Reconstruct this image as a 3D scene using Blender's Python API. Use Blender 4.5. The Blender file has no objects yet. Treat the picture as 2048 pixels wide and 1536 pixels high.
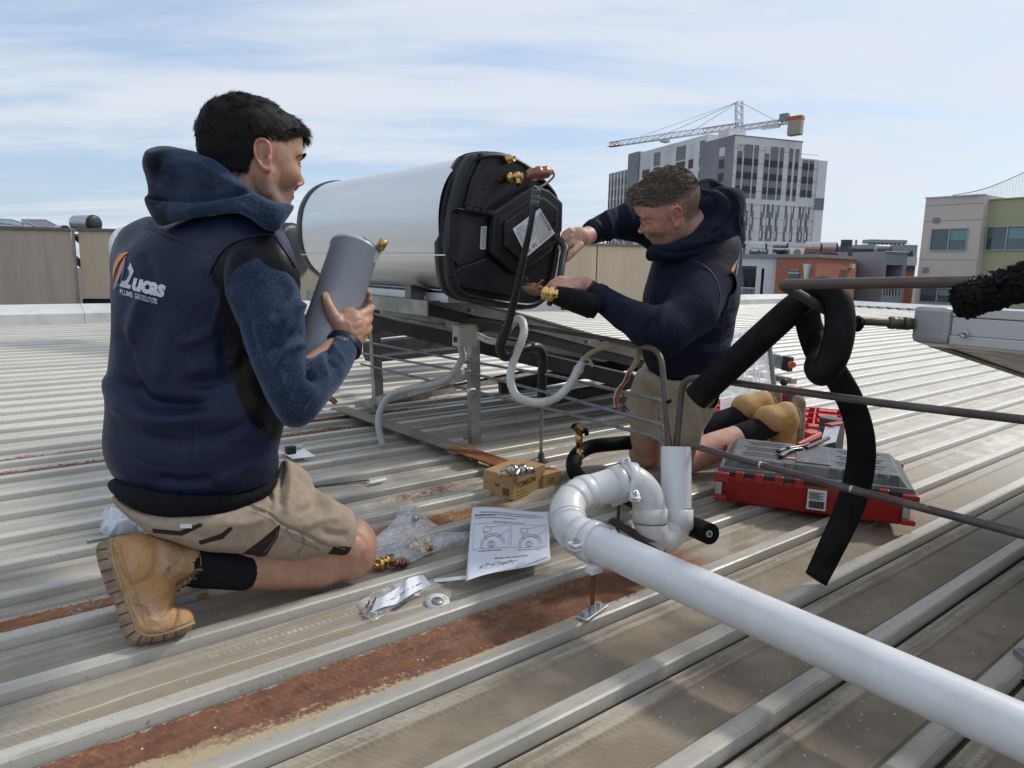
import bpy, bmesh, math, random
import numpy as np
from mathutils import Vector, Matrix, noise as mnoise
from mathutils.bvhtree import BVHTree
random.seed(7); np.random.seed(7)
S = bpy.context.scene
# ------------------------------------------------------------------ camera
FPX = 1420.0
EYE = 0.735
_pitch = math.atan((768-531)/FPX); _roll = math.atan(.0217); _a = math.radians(51.5)
HD = np.array([math.cos(_a), math.sin(_a), 0.]); RT = np.array([math.sin(_a), -math.cos(_a), 0.]); ZZ = np.array([0, 0, 1.])
_f = HD*math.cos(_pitch)-ZZ*math.sin(_pitch); _u = ZZ*math.cos(_pitch)+HD*math.sin(_pitch)
CR = RT*math.cos(_roll)+_u*math.sin(_roll); CU = _u*math.cos(_roll)-RT*math.sin(_roll); CF = _f
CC = np.array([0, 0, EYE])
cam_d = bpy.data.cameras.new('camera'); cam = bpy.data.objects.new('camera', cam_d); S.collection.objects.link(cam)
cam_d.sensor_width = 36; cam_d.lens = FPX/2048*36; cam_d.clip_start = .02; cam_d.clip_end = 3000
cam.matrix_world = Matrix(((CR[0], CU[0], -CF[0], 0), (CR[1], CU[1], -CF[1], 0), (CR[2], CU[2], -CF[2], EYE), (0, 0, 0, 1)))
S.camera = cam
# ------------------------------------------------------------------ sky and sun
SUN_EL = 43.0
SUN_DIR_H = RT*0.85+HD*0.53           # the side the sun stands on (to the right, a little beyond)
_sh = SUN_DIR_H/np.linalg.norm(SUN_DIR_H)
sun_vec = Vector((_sh[0]*math.cos(math.radians(SUN_EL)), _sh[1]*math.cos(math.radians(SUN_EL)), math.sin(math.radians(SUN_EL))))
w = bpy.data.worlds.new('World'); S.world = w; w.use_nodes = True
nt = w.node_tree; nt.nodes.clear()
N = nt.nodes.new; L = nt.links.new
wo = N('ShaderNodeOutputWorld'); bg = N('ShaderNodeBackground'); sky = N('ShaderNodeTexSky')
sky.sky_type = 'NISHITA'; sky.sun_disc = False; sky.sun_elevation = math.radians(SUN_EL)
sky.sun_rotation = math.atan2(sun_vec.x, sun_vec.y); sky.altitude = 50; sky.air_density = 1.0; sky.dust_density = 1.2
bg.inputs['Strength'].default_value = 0.15
tc = N('ShaderNodeTexCoord'); sx = N('ShaderNodeSeparateXYZ'); L(tc.outputs['Generated'], sx.inputs[0])
def wm(op, a, b=None, c=None, clamp=False):
    n = N('ShaderNodeMath'); n.operation = op; n.use_clamp = clamp
    for i, v in enumerate((a, b, c)):
        if v is None: continue
        if isinstance(v, (int, float)): n.inputs[i].default_value = v
        else: L(v, n.inputs[i])
    return n.outputs[0]
zc = wm('MAXIMUM', wm('ADD', sx.outputs[2], .10), .03)
cx = wm('DIVIDE', sx.outputs[0], zc); cy = wm('DIVIDE', sx.outputs[1], zc)
def cloudlayer(scx, scy, rot, off, detail, rough, dist):
    c = N('ShaderNodeCombineXYZ'); L(cx, c.inputs[0]); L(cy, c.inputs[1])
    m = N('ShaderNodeMapping'); m.vector_type = 'TEXTURE'; m.inputs['Rotation'].default_value = (0, 0, rot); m.inputs['Scale'].default_value = (1/scx, 1/scy, 1)
    m.inputs['Location'].default_value = off; L(c.outputs[0], m.inputs[0])
    t = N('ShaderNodeTexNoise'); t.inputs['Scale'].default_value = 1; t.inputs['Detail'].default_value = detail
    t.inputs['Roughness'].default_value = rough; t.inputs['Distortion'].default_value = dist; L(m.outputs[0], t.inputs['Vector'])
    return t.outputs['Fac']
c1 = cloudlayer(.30, .95, math.radians(-36), (3.1, 1.2, 0), 6, .52, .35)
c2 = cloudlayer(1.0, 2.9, math.radians(-42), (0.4, 7.7, 0), 7, .6, .4)
c3 = cloudlayer(.16, .30, -.6, (8.4, 2.1, 0), 2, .5, 0)
base = wm('ADD', wm('MULTIPLY', c1, .58), wm('ADD', wm('MULTIPLY', c2, .36), wm('MULTIPLY', c3, .30)))
# a wide deck of thin cloud, thinning away from the sun's side
side = wm('MULTIPLY', wm('ADD', wm('MULTIPLY', sx.outputs[0], float(_sh[0])), wm('MULTIPLY', sx.outputs[1], float(_sh[1]))), .035)
mr = N('ShaderNodeMapRange'); mr.inputs['From Min'].default_value = .53; mr.inputs['From Max'].default_value = .74
mr.interpolation_type = 'SMOOTHSTEP'
L(wm('ADD', wm('ADD', base, side), wm('MULTIPLY', sx.outputs[2], .12)), mr.inputs[0])
mixc = N('ShaderNodeMix'); mixc.data_type = 'RGBA'
hz = N('ShaderNodeMix'); hz.data_type = 'RGBA'                 # thin bright veil low in the sky
hr = N('ShaderNodeMapRange'); hr.inputs['From Min'].default_value = 0; hr.inputs['From Max'].default_value = .35; hr.inputs['To Min'].default_value = .70; hr.inputs['To Max'].default_value = .60
L(sx.outputs[2], hr.inputs[0]); L(hr.outputs[0], hz.inputs[0]); L(sky.outputs[0], hz.inputs[6]); hz.inputs[7].default_value = (2.5, 3.35, 4.6, 1)
L(hz.outputs[2], mixc.inputs[6]); mixc.inputs[7].default_value = (4.6, 4.8, 5.2, 1)
L(wm('MULTIPLY', mr.outputs[0], .82), mixc.inputs[0])
L(mixc.outputs[2], bg.inputs['Color']); L(bg.outputs[0], wo.inputs[0])
sd = bpy.data.lights.new('sun', 'SUN'); sun = bpy.data.objects.new('sun', sd); S.collection.objects.link(sun)
sd.energy = 2.1; sd.angle = math.radians(6.0); sd.color = (1.0, .955, .88)
sun.rotation_euler = sun_vec.to_track_quat('Z', 'Y').to_euler(); sun.location = (5, -5, 30)
S.view_settings.view_transform = 'Standard'; S.view_settings.look = 'None'; S.view_settings.gamma = 1; S.view_settings.exposure = 0.2
S.view_settings.use_curve_mapping = False
S.render.engine = 'CYCLES'; S.render.resolution_x = 1024; S.render.resolution_y = 768
# ------------------------------------------------------------------ points
def ray(px, py): return CF+CR*((px-1024)/FPX)-CU*((py-768)/FPX)
def P(px, py, d): return CC+ray(px, py)*d
def G(px, py, z=0.): r = ray(px, py); return CC+r*((z-EYE)/r[2])
def onu(px, py, u): r = ray(px, py); return CC+r*(u/r[0])
def onv(px, py, v): r = ray(px, py); return CC+r*(v/r[1])
def PP(pts): return [P(*q) for q in pts]
def HF(x, y, z): return np.array([RT[0]*x+HD[0]*y, RT[1]*x+HD[1]*y, z])
def proj(v):
    q = np.asarray(v)-CC; d = q@CF; return 1024+FPX*(q@CR)/d, 768-FPX*(q@CU)/d, d
def A(*v): return np.array(v, float)
def nrm(v): v = np.asarray(v, float); return v/max(1e-12, np.linalg.norm(v))
def spline(pts, n=8):
    p = [np.asarray(q, float) for q in pts]
    if len(p) < 3: return p
    p = [2*p[0]-p[1]]+p+[2*p[-1]-p[-2]]; out = []
    for i in range(1, len(p)-2):
        for k in range(n):
            t = k/n; a, b, c, d = p[i-1:i+3]
            out.append(.5*((2*b)+(c-a)*t+(2*a-5*b+4*c-d)*t*t+(3*b-3*c+d-a)*t**3))
    out.append(p[-2]); return out
def fillet(pts, r, n=6):
    p = [np.asarray(q, float) for q in pts]; out = [p[0]]
    for i in range(1, len(p)-1):
        a = nrm(p[i-1]-p[i]); b = nrm(p[i+1]-p[i]); rr = min(r, .48*np.linalg.norm(p[i-1]-p[i]), .48*np.linalg.norm(p[i+1]-p[i]))
        s, e = p[i]+a*rr, p[i]+b*rr
        for k in range(n+1):
            t = k/n; out.append(s*(1-t)**2+p[i]*2*t*(1-t)+e*t*t)
    out.append(p[-1]); return out
# ------------------------------------------------------------------ mesh collector
class MB:
    def __init__(s): s.v = []; s.f = []; s.sm = []; s.mi = []
    def add(s, vs, fs, smooth=False, mi=0):
        o = len(s.v); s.v += [tuple(map(float, q)) for q in vs]
        for f in fs: s.f.append([i+o for i in f]); s.sm.append(smooth); s.mi.append(mi)
        return s
    def box(s, c, d, ax=None, mi=0):
        c = np.asarray(c, float); ex, ey, ez = ax if ax is not None else (A(1, 0, 0), A(0, 1, 0), A(0, 0, 1))
        vs = [c+ex*d[0]/2*i+ey*d[1]/2*j+ez*d[2]/2*k for i in (-1, 1) for j in (-1, 1) for k in (-1, 1)]
        return s.add(vs, [(0, 1, 3, 2), (4, 6, 7, 5), (0, 4, 5, 1), (2, 3, 7, 6), (0, 2, 6, 4), (1, 5, 7, 3)], False, mi)
    def box2(s, a, b, mi=0):
        a = np.asarray(a, float); b = np.asarray(b, float); return s.box((a+b)/2, np.abs(b-a), mi=mi)
    def frame(s, p0, p1, up=(0, 0, 1)):
        z = nrm(np.asarray(p1)-np.asarray(p0)); x = np.cross(np.asarray(up, float), z)
        if np.linalg.norm(x) < 1e-3: x = np.cross(A(1, 0, 0), z)
        x = nrm(x); return x, np.cross(z, x), z
    def bar(s, p0, p1, wd, ht, up=(0, 0, 1), mi=0):
        x, y, z = s.frame(p0, p1, up); p0 = np.asarray(p0, float); p1 = np.asarray(p1, float)
        return s.box((p0+p1)/2, (wd, ht, np.linalg.norm(p1-p0)), (x, y, z), mi)
    def sect(s, p0, p1, poly, up=(0, 0, 1), mi=0, caps=True):
        x, y, z = s.frame(p0, p1, up); n = len(poly)
        vs = [np.asarray(p0)+x*a+y*b for a, b in poly]+[np.asarray(p1)+x*a+y*b for a, b in poly]
        fs = [(i, (i+1) % n, n+(i+1) % n, n+i) for i in range(n)]
        if caps: fs += [tuple(range(n))[::-1], tuple(range(n, 2*n))]
        return s.add(vs, fs, False, mi)
    def angle(s, p0, p1, a, b, t, up=(0, 0, 1), mi=0):      # L section
        return s.sect(p0, p1, [(0, 0), (a, 0), (a, t), (t, t), (t, b), (0, b)], up, mi)
    def tube(s, pts, r, n=12, caps=True, mi=0, hole=0):
        pts = [np.asarray(q, float) for q in pts]; m = len(pts)
        rs = [r]*m if isinstance(r, (int, float)) else list(r)
        if len(rs) != m: rs = list(np.interp(np.linspace(0, 1, m), np.linspace(0, 1, len(rs)), rs))
        t = [nrm(pts[min(i+1, m-1)]-pts[max(i-1, 0)]) for i in range(m)]
        x = np.cross(t[0], A(0, 0, 1)); x = nrm(x) if np.linalg.norm(x) > 1e-3 else A(1, 0, 0)
        vs = []
        for i in range(m):
            x = nrm(x-t[i]*(x@t[i])); y = np.cross(t[i], x)
            for k in range(n):
                a = 2*math.pi*k/n; vs.append(pts[i]+(x*math.cos(a)+y*math.sin(a))*rs[i])
        fs = [(i*n+k, i*n+(k+1) % n, (i+1)*n+(k+1) % n, (i+1)*n+k) for i in range(m-1) for k in range(n)]
        s.add(vs, fs, True, mi)
        if caps:
            for i, rev in ((0, 1), (m-1, 0)):
                ring = vs[i*n:(i+1)*n]
                if hole:
                    c = pts[i]; dd = t[i]*(1 if rev else -1)
                    inn = [c+(q-c)*hole for q in ring]; deep = [q+dd*rs[i]*1.5 for q in inn]
                    f2 = [(k, (k+1) % n, n+(k+1) % n, n+k) for k in range(n)]+[(n+k, n+(k+1) % n, 2*n+(k+1) % n, 2*n+k) for k in range(n)]+[tuple(range(2*n, 3*n))]
                    s.add(ring+inn+deep, [tuple(reversed(f)) if rev else f for f in f2], False, mi)
                else:
                    f = tuple(range(n)); s.add(ring, [f[::-1] if rev else f], False, mi)
        return s
    def cyl(s, a, b, r, n=16, r2=None, mi=0, hole=0): return s.tube([a, b], [r, r if r2 is None else r2], n, True, mi, hole)
    def lathe(s, o, ax, prof, n=20, mi=0, up=(0, 0, 1), sq=None):       # prof: (distance along the axis, radius)
        z = nrm(ax); x = np.cross(np.asarray(up, float), z); x = nrm(x) if np.linalg.norm(x) > 1e-3 else A(1, 0, 0); y = np.cross(z, x)
        vs = []
        for (h, r) in prof:
            for k in range(n):
                a = 2*math.pi*k/n; rr = r*(sq(a) if sq else 1); vs.append(np.asarray(o)+z*h+(x*math.cos(a)+y*math.sin(a))*rr)
        m = len(prof)
        s.add(vs, [(i*n+k, i*n+(k+1) % n, (i+1)*n+(k+1) % n, (i+1)*n+k) for i in range(m-1) for k in range(n)], True, mi)
        for i, rev in ((0, 1), (m-1, 0)):
            if prof[i][1] > 1e-4:
                f = tuple(range(n)); s.add(vs[i*n:(i+1)*n], [f[::-1] if rev else f], False, mi)
        return s
    def prism(s, poly, o, ex, ey, h, mi=0, smooth=False):          # outline in (ex, ey), thickened by h along ex x ey
        ez = nrm(np.cross(ex, ey)); n = len(poly); o = np.asarray(o, float)
        lo = [o+np.asarray(ex)*a+np.asarray(ey)*b for a, b in poly]; hi = [q+ez*h for q in lo]
        return s.add(lo+hi, [tuple(range(n))[::-1], tuple(range(n, 2*n))]+[(i, (i+1) % n, n+(i+1) % n, n+i) for i in range(n)], smooth, mi)
    def ball(s, c, r, n=12, mi=0, ax=None):
        c = np.asarray(c, float); r = (r, r, r) if isinstance(r, (int, float)) else r; ax = ax if ax is not None else (A(1, 0, 0), A(0, 1, 0), A(0, 0, 1))
        m = n//2; vs = [c+ax[2]*r[2]]
        for i in range(1, m):
            th = math.pi*i/m
            for k in range(n):
                a = 2*math.pi*k/n; vs.append(c+ax[0]*r[0]*math.sin(th)*math.cos(a)+ax[1]*r[1]*math.sin(th)*math.sin(a)+ax[2]*r[2]*math.cos(th))
        vs.append(c-ax[2]*r[2]); e = len(vs)-1
        fs = [(0, 1+k, 1+(k+1) % n) for k in range(n)]+[(1+(i-1)*n+k, 1+i*n+k, 1+i*n+(k+1) % n, 1+(i-1)*n+(k+1) % n) for i in range(1, m-1) for k in range(n)]
        fs += [(e, 1+(m-2)*n+(k+1) % n, 1+(m-2)*n+k) for k in range(n)]
        return s.add(vs, fs, True, mi)
    def hexn(s, a, b, r, mi=0): 
        return s.sect(a, b, [(r*math.cos(k*math.pi/3), r*math.sin(k*math.pi/3)) for k in range(6)], mi=mi)
COL = S.collection
def setp(o, label=None, cat=None, group=None, kind=None):
    if label: o['label'] = label
    if cat: o['category'] = cat
    if group: o['group'] = group
    if kind: o['kind'] = kind
    return o
ORG = {}
def thing(name, loc, label, cat, group=None):
    o = bpy.data.objects.new(name, None); o.empty_display_size = .1; COL.objects.link(o); o.location = tuple(map(float, loc))
    ORG[o.name] = np.asarray(loc, float); setp(o, label, cat, group); return o
def mkobj(name, verts, faces, mats, org, smooth=None, mi=None):
    me = bpy.data.meshes.new(name)
    v = np.asarray(verts, float)-np.asarray(org)
    me.from_pydata(v.tolist(), [], [list(f) for f in faces])
    for m in (mats if isinstance(mats, (list, tuple)) else [mats]): me.materials.append(m)
    if smooth is not None: me.polygons.foreach_set('use_smooth', smooth)
    if mi is not None: me.polygons.foreach_set('material_index', mi)
    me.update(); o = bpy.data.objects.new(name, me); COL.objects.link(o); return o
def recalc(o):
    b = bmesh.new(); b.from_mesh(o.data); bmesh.ops.recalc_face_normals(b, faces=b.faces); b.to_mesh(o.data); b.free()
def part(name, mb, mats, parent, bevel=0, kind=None, label=None, fixn=True, seg=2):
    org = ORG[parent.name]; o = mkobj(name, mb.v, mb.f, mats, org, mb.sm, mb.mi); o.parent = parent; ORG[o.name] = org
    if fixn: recalc(o)
    if bevel:
        m = o.modifiers.new('bevel', 'BEVEL'); m.width = bevel; m.segments = seg; m.limit_method = 'ANGLE'; m.angle_limit = math.radians(40)
    if kind: o['kind'] = kind
    if label: o['label'] = label
    return o
def solo(name, mb, mats, label=None, cat=None, group=None, kind=None, org=None, bevel=0):
    v = np.array(mb.v)
    if org is None: org = A((v[:, 0].min()+v[:, 0].max())/2, (v[:, 1].min()+v[:, 1].max())/2, v[:, 2].min())
    o = mkobj(name, mb.v, mb.f, mats, org, mb.sm, mb.mi); o.location = tuple(map(float, org)); ORG[o.name] = np.asarray(org, float); recalc(o)
    if bevel:
        m = o.modifiers.new('bevel', 'BEVEL'); m.width = bevel; m.segments = 2; m.limit_method = 'ANGLE'; m.angle_limit = math.radians(40)
    return setp(o, label, cat, group, kind)
def dup(root, loc, rotz=None, label=None):
    r = root.copy(); COL.objects.link(r); r.location = tuple(map(float, loc))
    if rotz is not None: r.rotation_euler = (0, 0, rotz)
    if label: r['label'] = label
    for ch in list(root.children):
        c = ch.copy(); COL.objects.link(c); c.parent = r
        for g in ch.children:
            d = g.copy(); COL.objects.link(d); d.parent = c
    return r
# ------------------------------------------------------------------ materials
MATS = {}
def nodes_of(name):
    m = bpy.data.materials.new(name); m.use_nodes = True; t = m.node_tree; b = t.nodes['Principled BSDF']; MATS[name] = m; return m, t, b
class NT:
    def __init__(s, t): s.t = t
    def n(s, ty, **k):
        x = s.t.nodes.new(ty)
        for a, b in k.items(): setattr(x, a, b)
        return x
    def l(s, a, b): s.t.links.new(a, b)
    def m(s, op, a, b=None, c=None, clamp=False):
        x = s.n('ShaderNodeMath', operation=op); x.use_clamp = clamp
        for i, v in enumerate((a, b, c)):
            if v is None: continue
            if isinstance(v, (int, float)): x.inputs[i].default_value = v
            else: s.l(v, x.inputs[i])
        return x.outputs[0]
    def noise(s, vec, scale, detail=3, rough=.5, dist=0):
        x = s.n('ShaderNodeTexNoise'); x.inputs['Scale'].default_value = scale; x.inputs['Detail'].default_value = detail
        x.inputs['Roughness'].default_value = rough; x.inputs['Distortion'].default_value = dist
        if vec is not None: s.l(vec, x.inputs['Vector'])
        return x.outputs['Fac']
    def map(s, vec, scale=(1, 1, 1), rot=(0, 0, 0), loc=(0, 0, 0)):
        x = s.n('ShaderNodeMapping'); x.inputs['Scale'].default_value = scale; x.inputs['Rotation'].default_value = rot; x.inputs['Location'].default_value = loc
        s.l(vec, x.inputs[0]); return x.outputs[0]
    def ramp(s, v, a, b, lo=0., hi=1., smooth=True):
        x = s.n('ShaderNodeMapRange'); x.interpolation_type = 'SMOOTHSTEP' if smooth else 'LINEAR'
        for i, q in ((1, a), (2, b), (3, lo), (4, hi)): x.inputs[i].default_value = q
        s.l(v, x.inputs[0]); return x.outputs[0]
    def mix(s, fac, a, b):
        x = s.n('ShaderNodeMix', data_type='RGBA')
        if isinstance(fac, (int, float)): x.inputs[0].default_value = fac
        else: s.l(fac, x.inputs[0])
        for i, q in ((6, a), (7, b)):
            if isinstance(q, (tuple, list)): x.inputs[i].default_value = (q[0], q[1], q[2], 1)
            else: s.l(q, x.inputs[i])
        return x.outputs[2]
    def bump(s, h, strength, dist, base=None):
        x = s.n('ShaderNodeBump'); x.inputs['Strength'].default_value = strength; x.inputs['Distance'].default_value = dist
        s.l(h, x.inputs['Height'])
        if base is not None: s.l(base, x.inputs['Normal'])
        return x.outputs[0]
    def obj(s): return s.n('ShaderNodeTexCoord').outputs['Object']
    def pos(s): return s.n('ShaderNodeNewGeometry').outputs['Position']
def mat(name, col, rough=.5, metal=0., col2=None, sc=20., var=1., bsc=None, bst=.3, bd=.001, rvar=.1, spec=None, coat=0, trans=0, stretch=(1, 1, 1), dirt=None, dsc=6., damt=.5, ior=None):
    if name in MATS: return MATS[name]
    m, t, b = nodes_of(name); q = NT(t); v = q.obj()
    if stretch != (1, 1, 1): v = q.map(v, stretch)
    c2 = col2 or tuple(x*.78 for x in col)
    f = q.ramp(q.noise(v, sc, 5, .6), .32, .68, 0, var)
    c = q.mix(f, col, c2)
    if dirt:
        c = q.mix(q.ramp(q.noise(v, dsc, 6, .65, .3), .46, .68, 0, damt), c, dirt)
    q.l(c, b.inputs['Base Color'])
    q.l(q.ramp(q.noise(v, sc*.7, 3), .3, .7, max(.02, rough-rvar), min(1, rough+rvar)), b.inputs['Roughness'])
    b.inputs['Metallic'].default_value = metal
    if spec is not None: b.inputs['Specular IOR Level'].default_value = spec
    if coat: b.inputs['Coat Weight'].default_value = coat; b.inputs['Coat Roughness'].default_value = .1
    if trans: b.inputs['Transmission Weight'].default_value = trans
    if ior: b.inputs['IOR'].default_value = ior
    if bsc: q.l(q.bump(q.noise(v, bsc, 4, .6), bst, bd), b.inputs['Normal'])
    return m
# ================================================================== roof
def roof_material():
    m, t, b = nodes_of('zincalume roof'); q = NT(t); pos = q.n('ShaderNodeNewGeometry').outputs['Position']
    s = q.n('ShaderNodeSeparateXYZ'); q.l(pos, s.inputs[0]); U, V, Z = s.outputs
    wv = q.m('DIVIDE', q.m('FLOORED_MODULO', q.m('SUBTRACT', V, 1.152), .2), .2)         # 0 at the near foot of a rib .. 1
    top = q.m('MULTIPLY', q.ramp(Z, .014, .019), 1)
    st = q.noise(q.map(pos, (.9, 14, 1)), 1, 5, .62)           # streaks that run along the ribs
    st2 = q.noise(q.map(pos, (3, 60, 1)), 1, 4, .6)
    fine = q.noise(pos, 90, 4, .7); mid = q.noise(pos, 9, 5, .6, .4)
    sheetn = q.n('ShaderNodeTexWhiteNoise', noise_dimensions='1D'); q.l(q.m('FLOOR', q.m('DIVIDE', q.m('SUBTRACT', V, 1.152+.15-.2), .2)), sheetn.inputs['W'])
    base = q.mix(q.ramp(st, .35, .65), (.58, .55, .48), (.43, .41, .36)); base = q.mix(q.m('MAXIMUM', q.ramp(U, 1.8, 3.2), q.ramp(V, 3.0, 4.0)), base, q.mix(q.ramp(st, .3, .7), (.78, .74, .65), (.62, .59, .52)))
    base = q.mix(q.m('MULTIPLY', sheetn.outputs['Value'], .30), base, (.70, .66, .58))
    # dust: gathers in the pans, thickest near the ladder of pipes on the right and in front
    inpan = q.m('MULTIPLY', q.ramp(wv, .20, .30), q.ramp(wv, .985, .93))
    near = q.ramp(V, 3.3, .6, 0, 1)
    rightp = q.ramp(U, .6, 2.0)
    dust = q.m('MULTIPLY', q.m('ADD', q.m('MULTIPLY', near, .70), q.m('ADD', .18, q.m('MULTIPLY', rightp, .15))), q.m('ADD', .25, q.m('MULTIPLY', inpan, .75)))
    dust = q.m('MULTIPLY', dust, q.m('MAXIMUM', q.ramp(q.m('ADD', q.m('MULTIPLY', mid, .6), q.m('MULTIPLY', st, .5)), .36, .64, .45, 1.12), q.ramp(V, 1.0, .9, 0, 1.25)), None, True)
    dcol = q.mix(q.ramp(mid, .3, .7), (.20, .160, .112), (.285, .235, .165))
    dcol = q.mix(q.ramp(U, 1.9, 3.6), dcol, (.50, .46, .385))
    col = q.mix(dust, base, dcol)
    col = q.mix(q.m('MULTIPLY', q.ramp(fine, .56, .74), .45), col, (.13, .125, .11))
    # mould and soot on rib flanks, worn pale along the foot of each rib
    foot = q.m('MULTIPLY', q.ramp(wv, .74, .78), q.ramp(wv, .995, .97))
    col = q.mix(q.m('MULTIPLY', foot, q.ramp(q.m('ADD', st2, q.m('MULTIPLY', fine, .4)), .62, .80, 0, .38)), col, (.56, .52, .45))
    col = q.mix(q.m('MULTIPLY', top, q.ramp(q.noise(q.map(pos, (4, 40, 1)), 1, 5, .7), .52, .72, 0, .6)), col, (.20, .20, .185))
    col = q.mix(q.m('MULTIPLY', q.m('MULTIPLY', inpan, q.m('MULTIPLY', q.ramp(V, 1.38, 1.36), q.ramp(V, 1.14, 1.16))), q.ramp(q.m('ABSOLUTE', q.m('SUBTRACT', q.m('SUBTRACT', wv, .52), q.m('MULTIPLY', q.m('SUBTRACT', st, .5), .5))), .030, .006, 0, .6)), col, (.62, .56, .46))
    col = q.mix(q.ramp(Z, -.0015, -.0045, 0, .85), col, (.03, .026, .022))  # groove shade painted into the colour, to sharpen the rib lines
    # rust, pan by pan: (v0, v1, u0, u1, soft u, colour, strength, slant of the near edge)
    rustc = q.mix(q.ramp(q.noise(pos, 26, 5, .7), .35, .68), (.195, .080, .040), (.120, .050, .027))
    rusto = q.mix(q.ramp(q.noise(q.map(pos, (10, 40, 1)), 1, 6, .75), .35, .65), (.40, .155, .04), (.19, .07, .025))
    grain = q.m('ADD', q.m('MULTIPLY', q.m('SUBTRACT', q.noise(pos, 130, 3, .8), .5), .05), q.m('MULTIPLY', q.m('SUBTRACT', q.noise(pos, 22, 5, .7), .5), .05))
    Vn = q.m('ADD', V, grain); tot = None
    def patch(v0, v1, u0, u1, su, cc, k, sl=0., sv=.006):
        nonlocal col, tot
        vv = q.m('SUBTRACT', Vn, q.m('MULTIPLY', U, sl)) if sl else Vn
        f = q.m('MULTIPLY', q.ramp(vv, v0-sv, v0+sv), q.ramp(Vn, v1+sv, v1-sv))
        f = q.m('MULTIPLY', f, q.m('MULTIPLY', q.ramp(U, u0-su, u0+su), q.ramp(U, u1+su, u1-su)))
        if k < 1: f = q.m('MULTIPLY', f, q.ramp(q.m('ADD', fine, q.m('MULTIPLY', mid, .5)), .95-k*.5, 1.05-k*.35))
        col = q.mix(f, col, cc); tot = f if tot is None else q.m('MAXIMUM', tot, f)
    patch(1.02, 1.078, -3, .95, .15, (.42, .33, .21), 1.0, -.055)
    patch(1.075, 1.140, -3, 1.27, .05, rustc, 1.0, -.055, .004)
    patch(1.055, 1.13, .25, 1.35, .15, rustc, .8, -.06)
    patch(1.085, 1.125, -3, 1.2, .2, q.mix(.5, rustc, (.20, .15, .115)), .45, -.03)
    patch(1.10, 1.148, -3, 1.3, .1, rusto, .35)
    patch(1.595, 1.685, -3, .33, .06, rusto, .95)
    patch(1.625, 1.70, .80, 1.30, .12, rusto, .85)
    patch(1.60, 1.66, .62, 1.0, .1, rusto, .5)
    patch(1.87, 1.93, 1.02, 1.35, .12, rustc, .55)
    patch(2.805, 2.90, -3, 1.5, .2, rustc, 1.0)
    patch(3.035, 3.095, -3, .9, .2, rustc, .8)
    patch(2.99, 3.13, 1.0, 1.9, .2, rustc, .9)
    patch(3.2, 3.3, 1.0, 2.2, .2, rustc, .8)
    patch(2.80, 2.93, .9, 1.55, .2, rustc, .6)
    patch(1.02, 1.13, 1.36, 1.46, .05, rusto, .7)
    patch(2.23, 2.32, 2.0, 2.6, .3, rustc, .3)
    q.l(col, b.inputs['Base Color'])
    cover = q.m('MAXIMUM', q.m('MULTIPLY', dust, .8), tot, None, True)
    q.l(q.m('SUBTRACT', .22, q.m('MULTIPLY', cover, .22)), b.inputs['Metallic'])
    q.l(q.ramp(q.m('ADD', cover, q.m('MULTIPLY', q.m('SUBTRACT', mid, .5), .5)), 0, 1, .40, .88), b.inputs['Roughness'])
    # pressed transverse ripple in the pans close by
    rip = q.m('SINE', q.m('MULTIPLY', q.m('ADD', U, q.m('MULTIPLY', V, .55)), 2*math.pi/.0125))
    rip = q.m('MULTIPLY', rip, q.m('MULTIPLY', inpan, q.m('MULTIPLY', q.ramp(V, 2.3, 1.6), q.ramp(U, 2.8, 1.8))))
    rip = q.m('MULTIPLY', rip, q.ramp(q.noise(pos, 3.0, 2), .35, .55))
    bn = q.bump(rip, .42, .0007)
    wob = q.bump(q.noise(q.map(pos, (1.2, 7, 1)), 1, 3), .35, .012, bn)
    q.l(q.bump(fine, .35, .0012, wob), b.inputs['Normal'])
    return m
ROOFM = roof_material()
roof = bpy.data.objects.new('roof', None); COL.objects.link(roof); ORG['roof'] = A(0, 0, 0); roof['kind'] = 'structure'
RIB0, RP = 1.152, .2
prof = [(-.054, 0), (-.049, .0046), (-.0125, .0046), (-.0095, -.010), (-.0015, -.011), (.001, .001), (.0045, .0175), (.0085, .0205), (.0355, .0205), (.0395, .0175), (.044, -.006), (.0505, -.001), (.054, .003), (.060, .003), (.064, 0), (.146, 0)]
U0, U1 = -3.2, 15.45
mbp = MB(); us = [U0, -1, 0, .5, 1, 1.5, 2, 2.5, 3, 4, 5, 7, 10, 13, U1]
vs = [(u, RIB0+o+.00025*math.sin(u*9+o*30)*0, z) for u in us for (o, z) in prof]; n = len(prof)
mbp.add(vs, [(i*n+k, i*n+k+1, (i+1)*n+k+1, (i+1)*n+k)[::-1] for i in range(len(us)-1) for k in range(n-1)])
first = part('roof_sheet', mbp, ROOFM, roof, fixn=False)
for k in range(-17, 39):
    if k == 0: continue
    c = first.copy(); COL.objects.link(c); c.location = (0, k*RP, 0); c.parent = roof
VEND = RIB0+39*RP-.054
mdeck = mat('dark underside', (.06, .06, .06), .9)
mb = MB().box2((U0, -2.35, -.35), (U1, VEND, -.03)); solo('roof_deck', mb, mdeck, kind='structure', org=A(0, 0, -.35))
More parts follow.
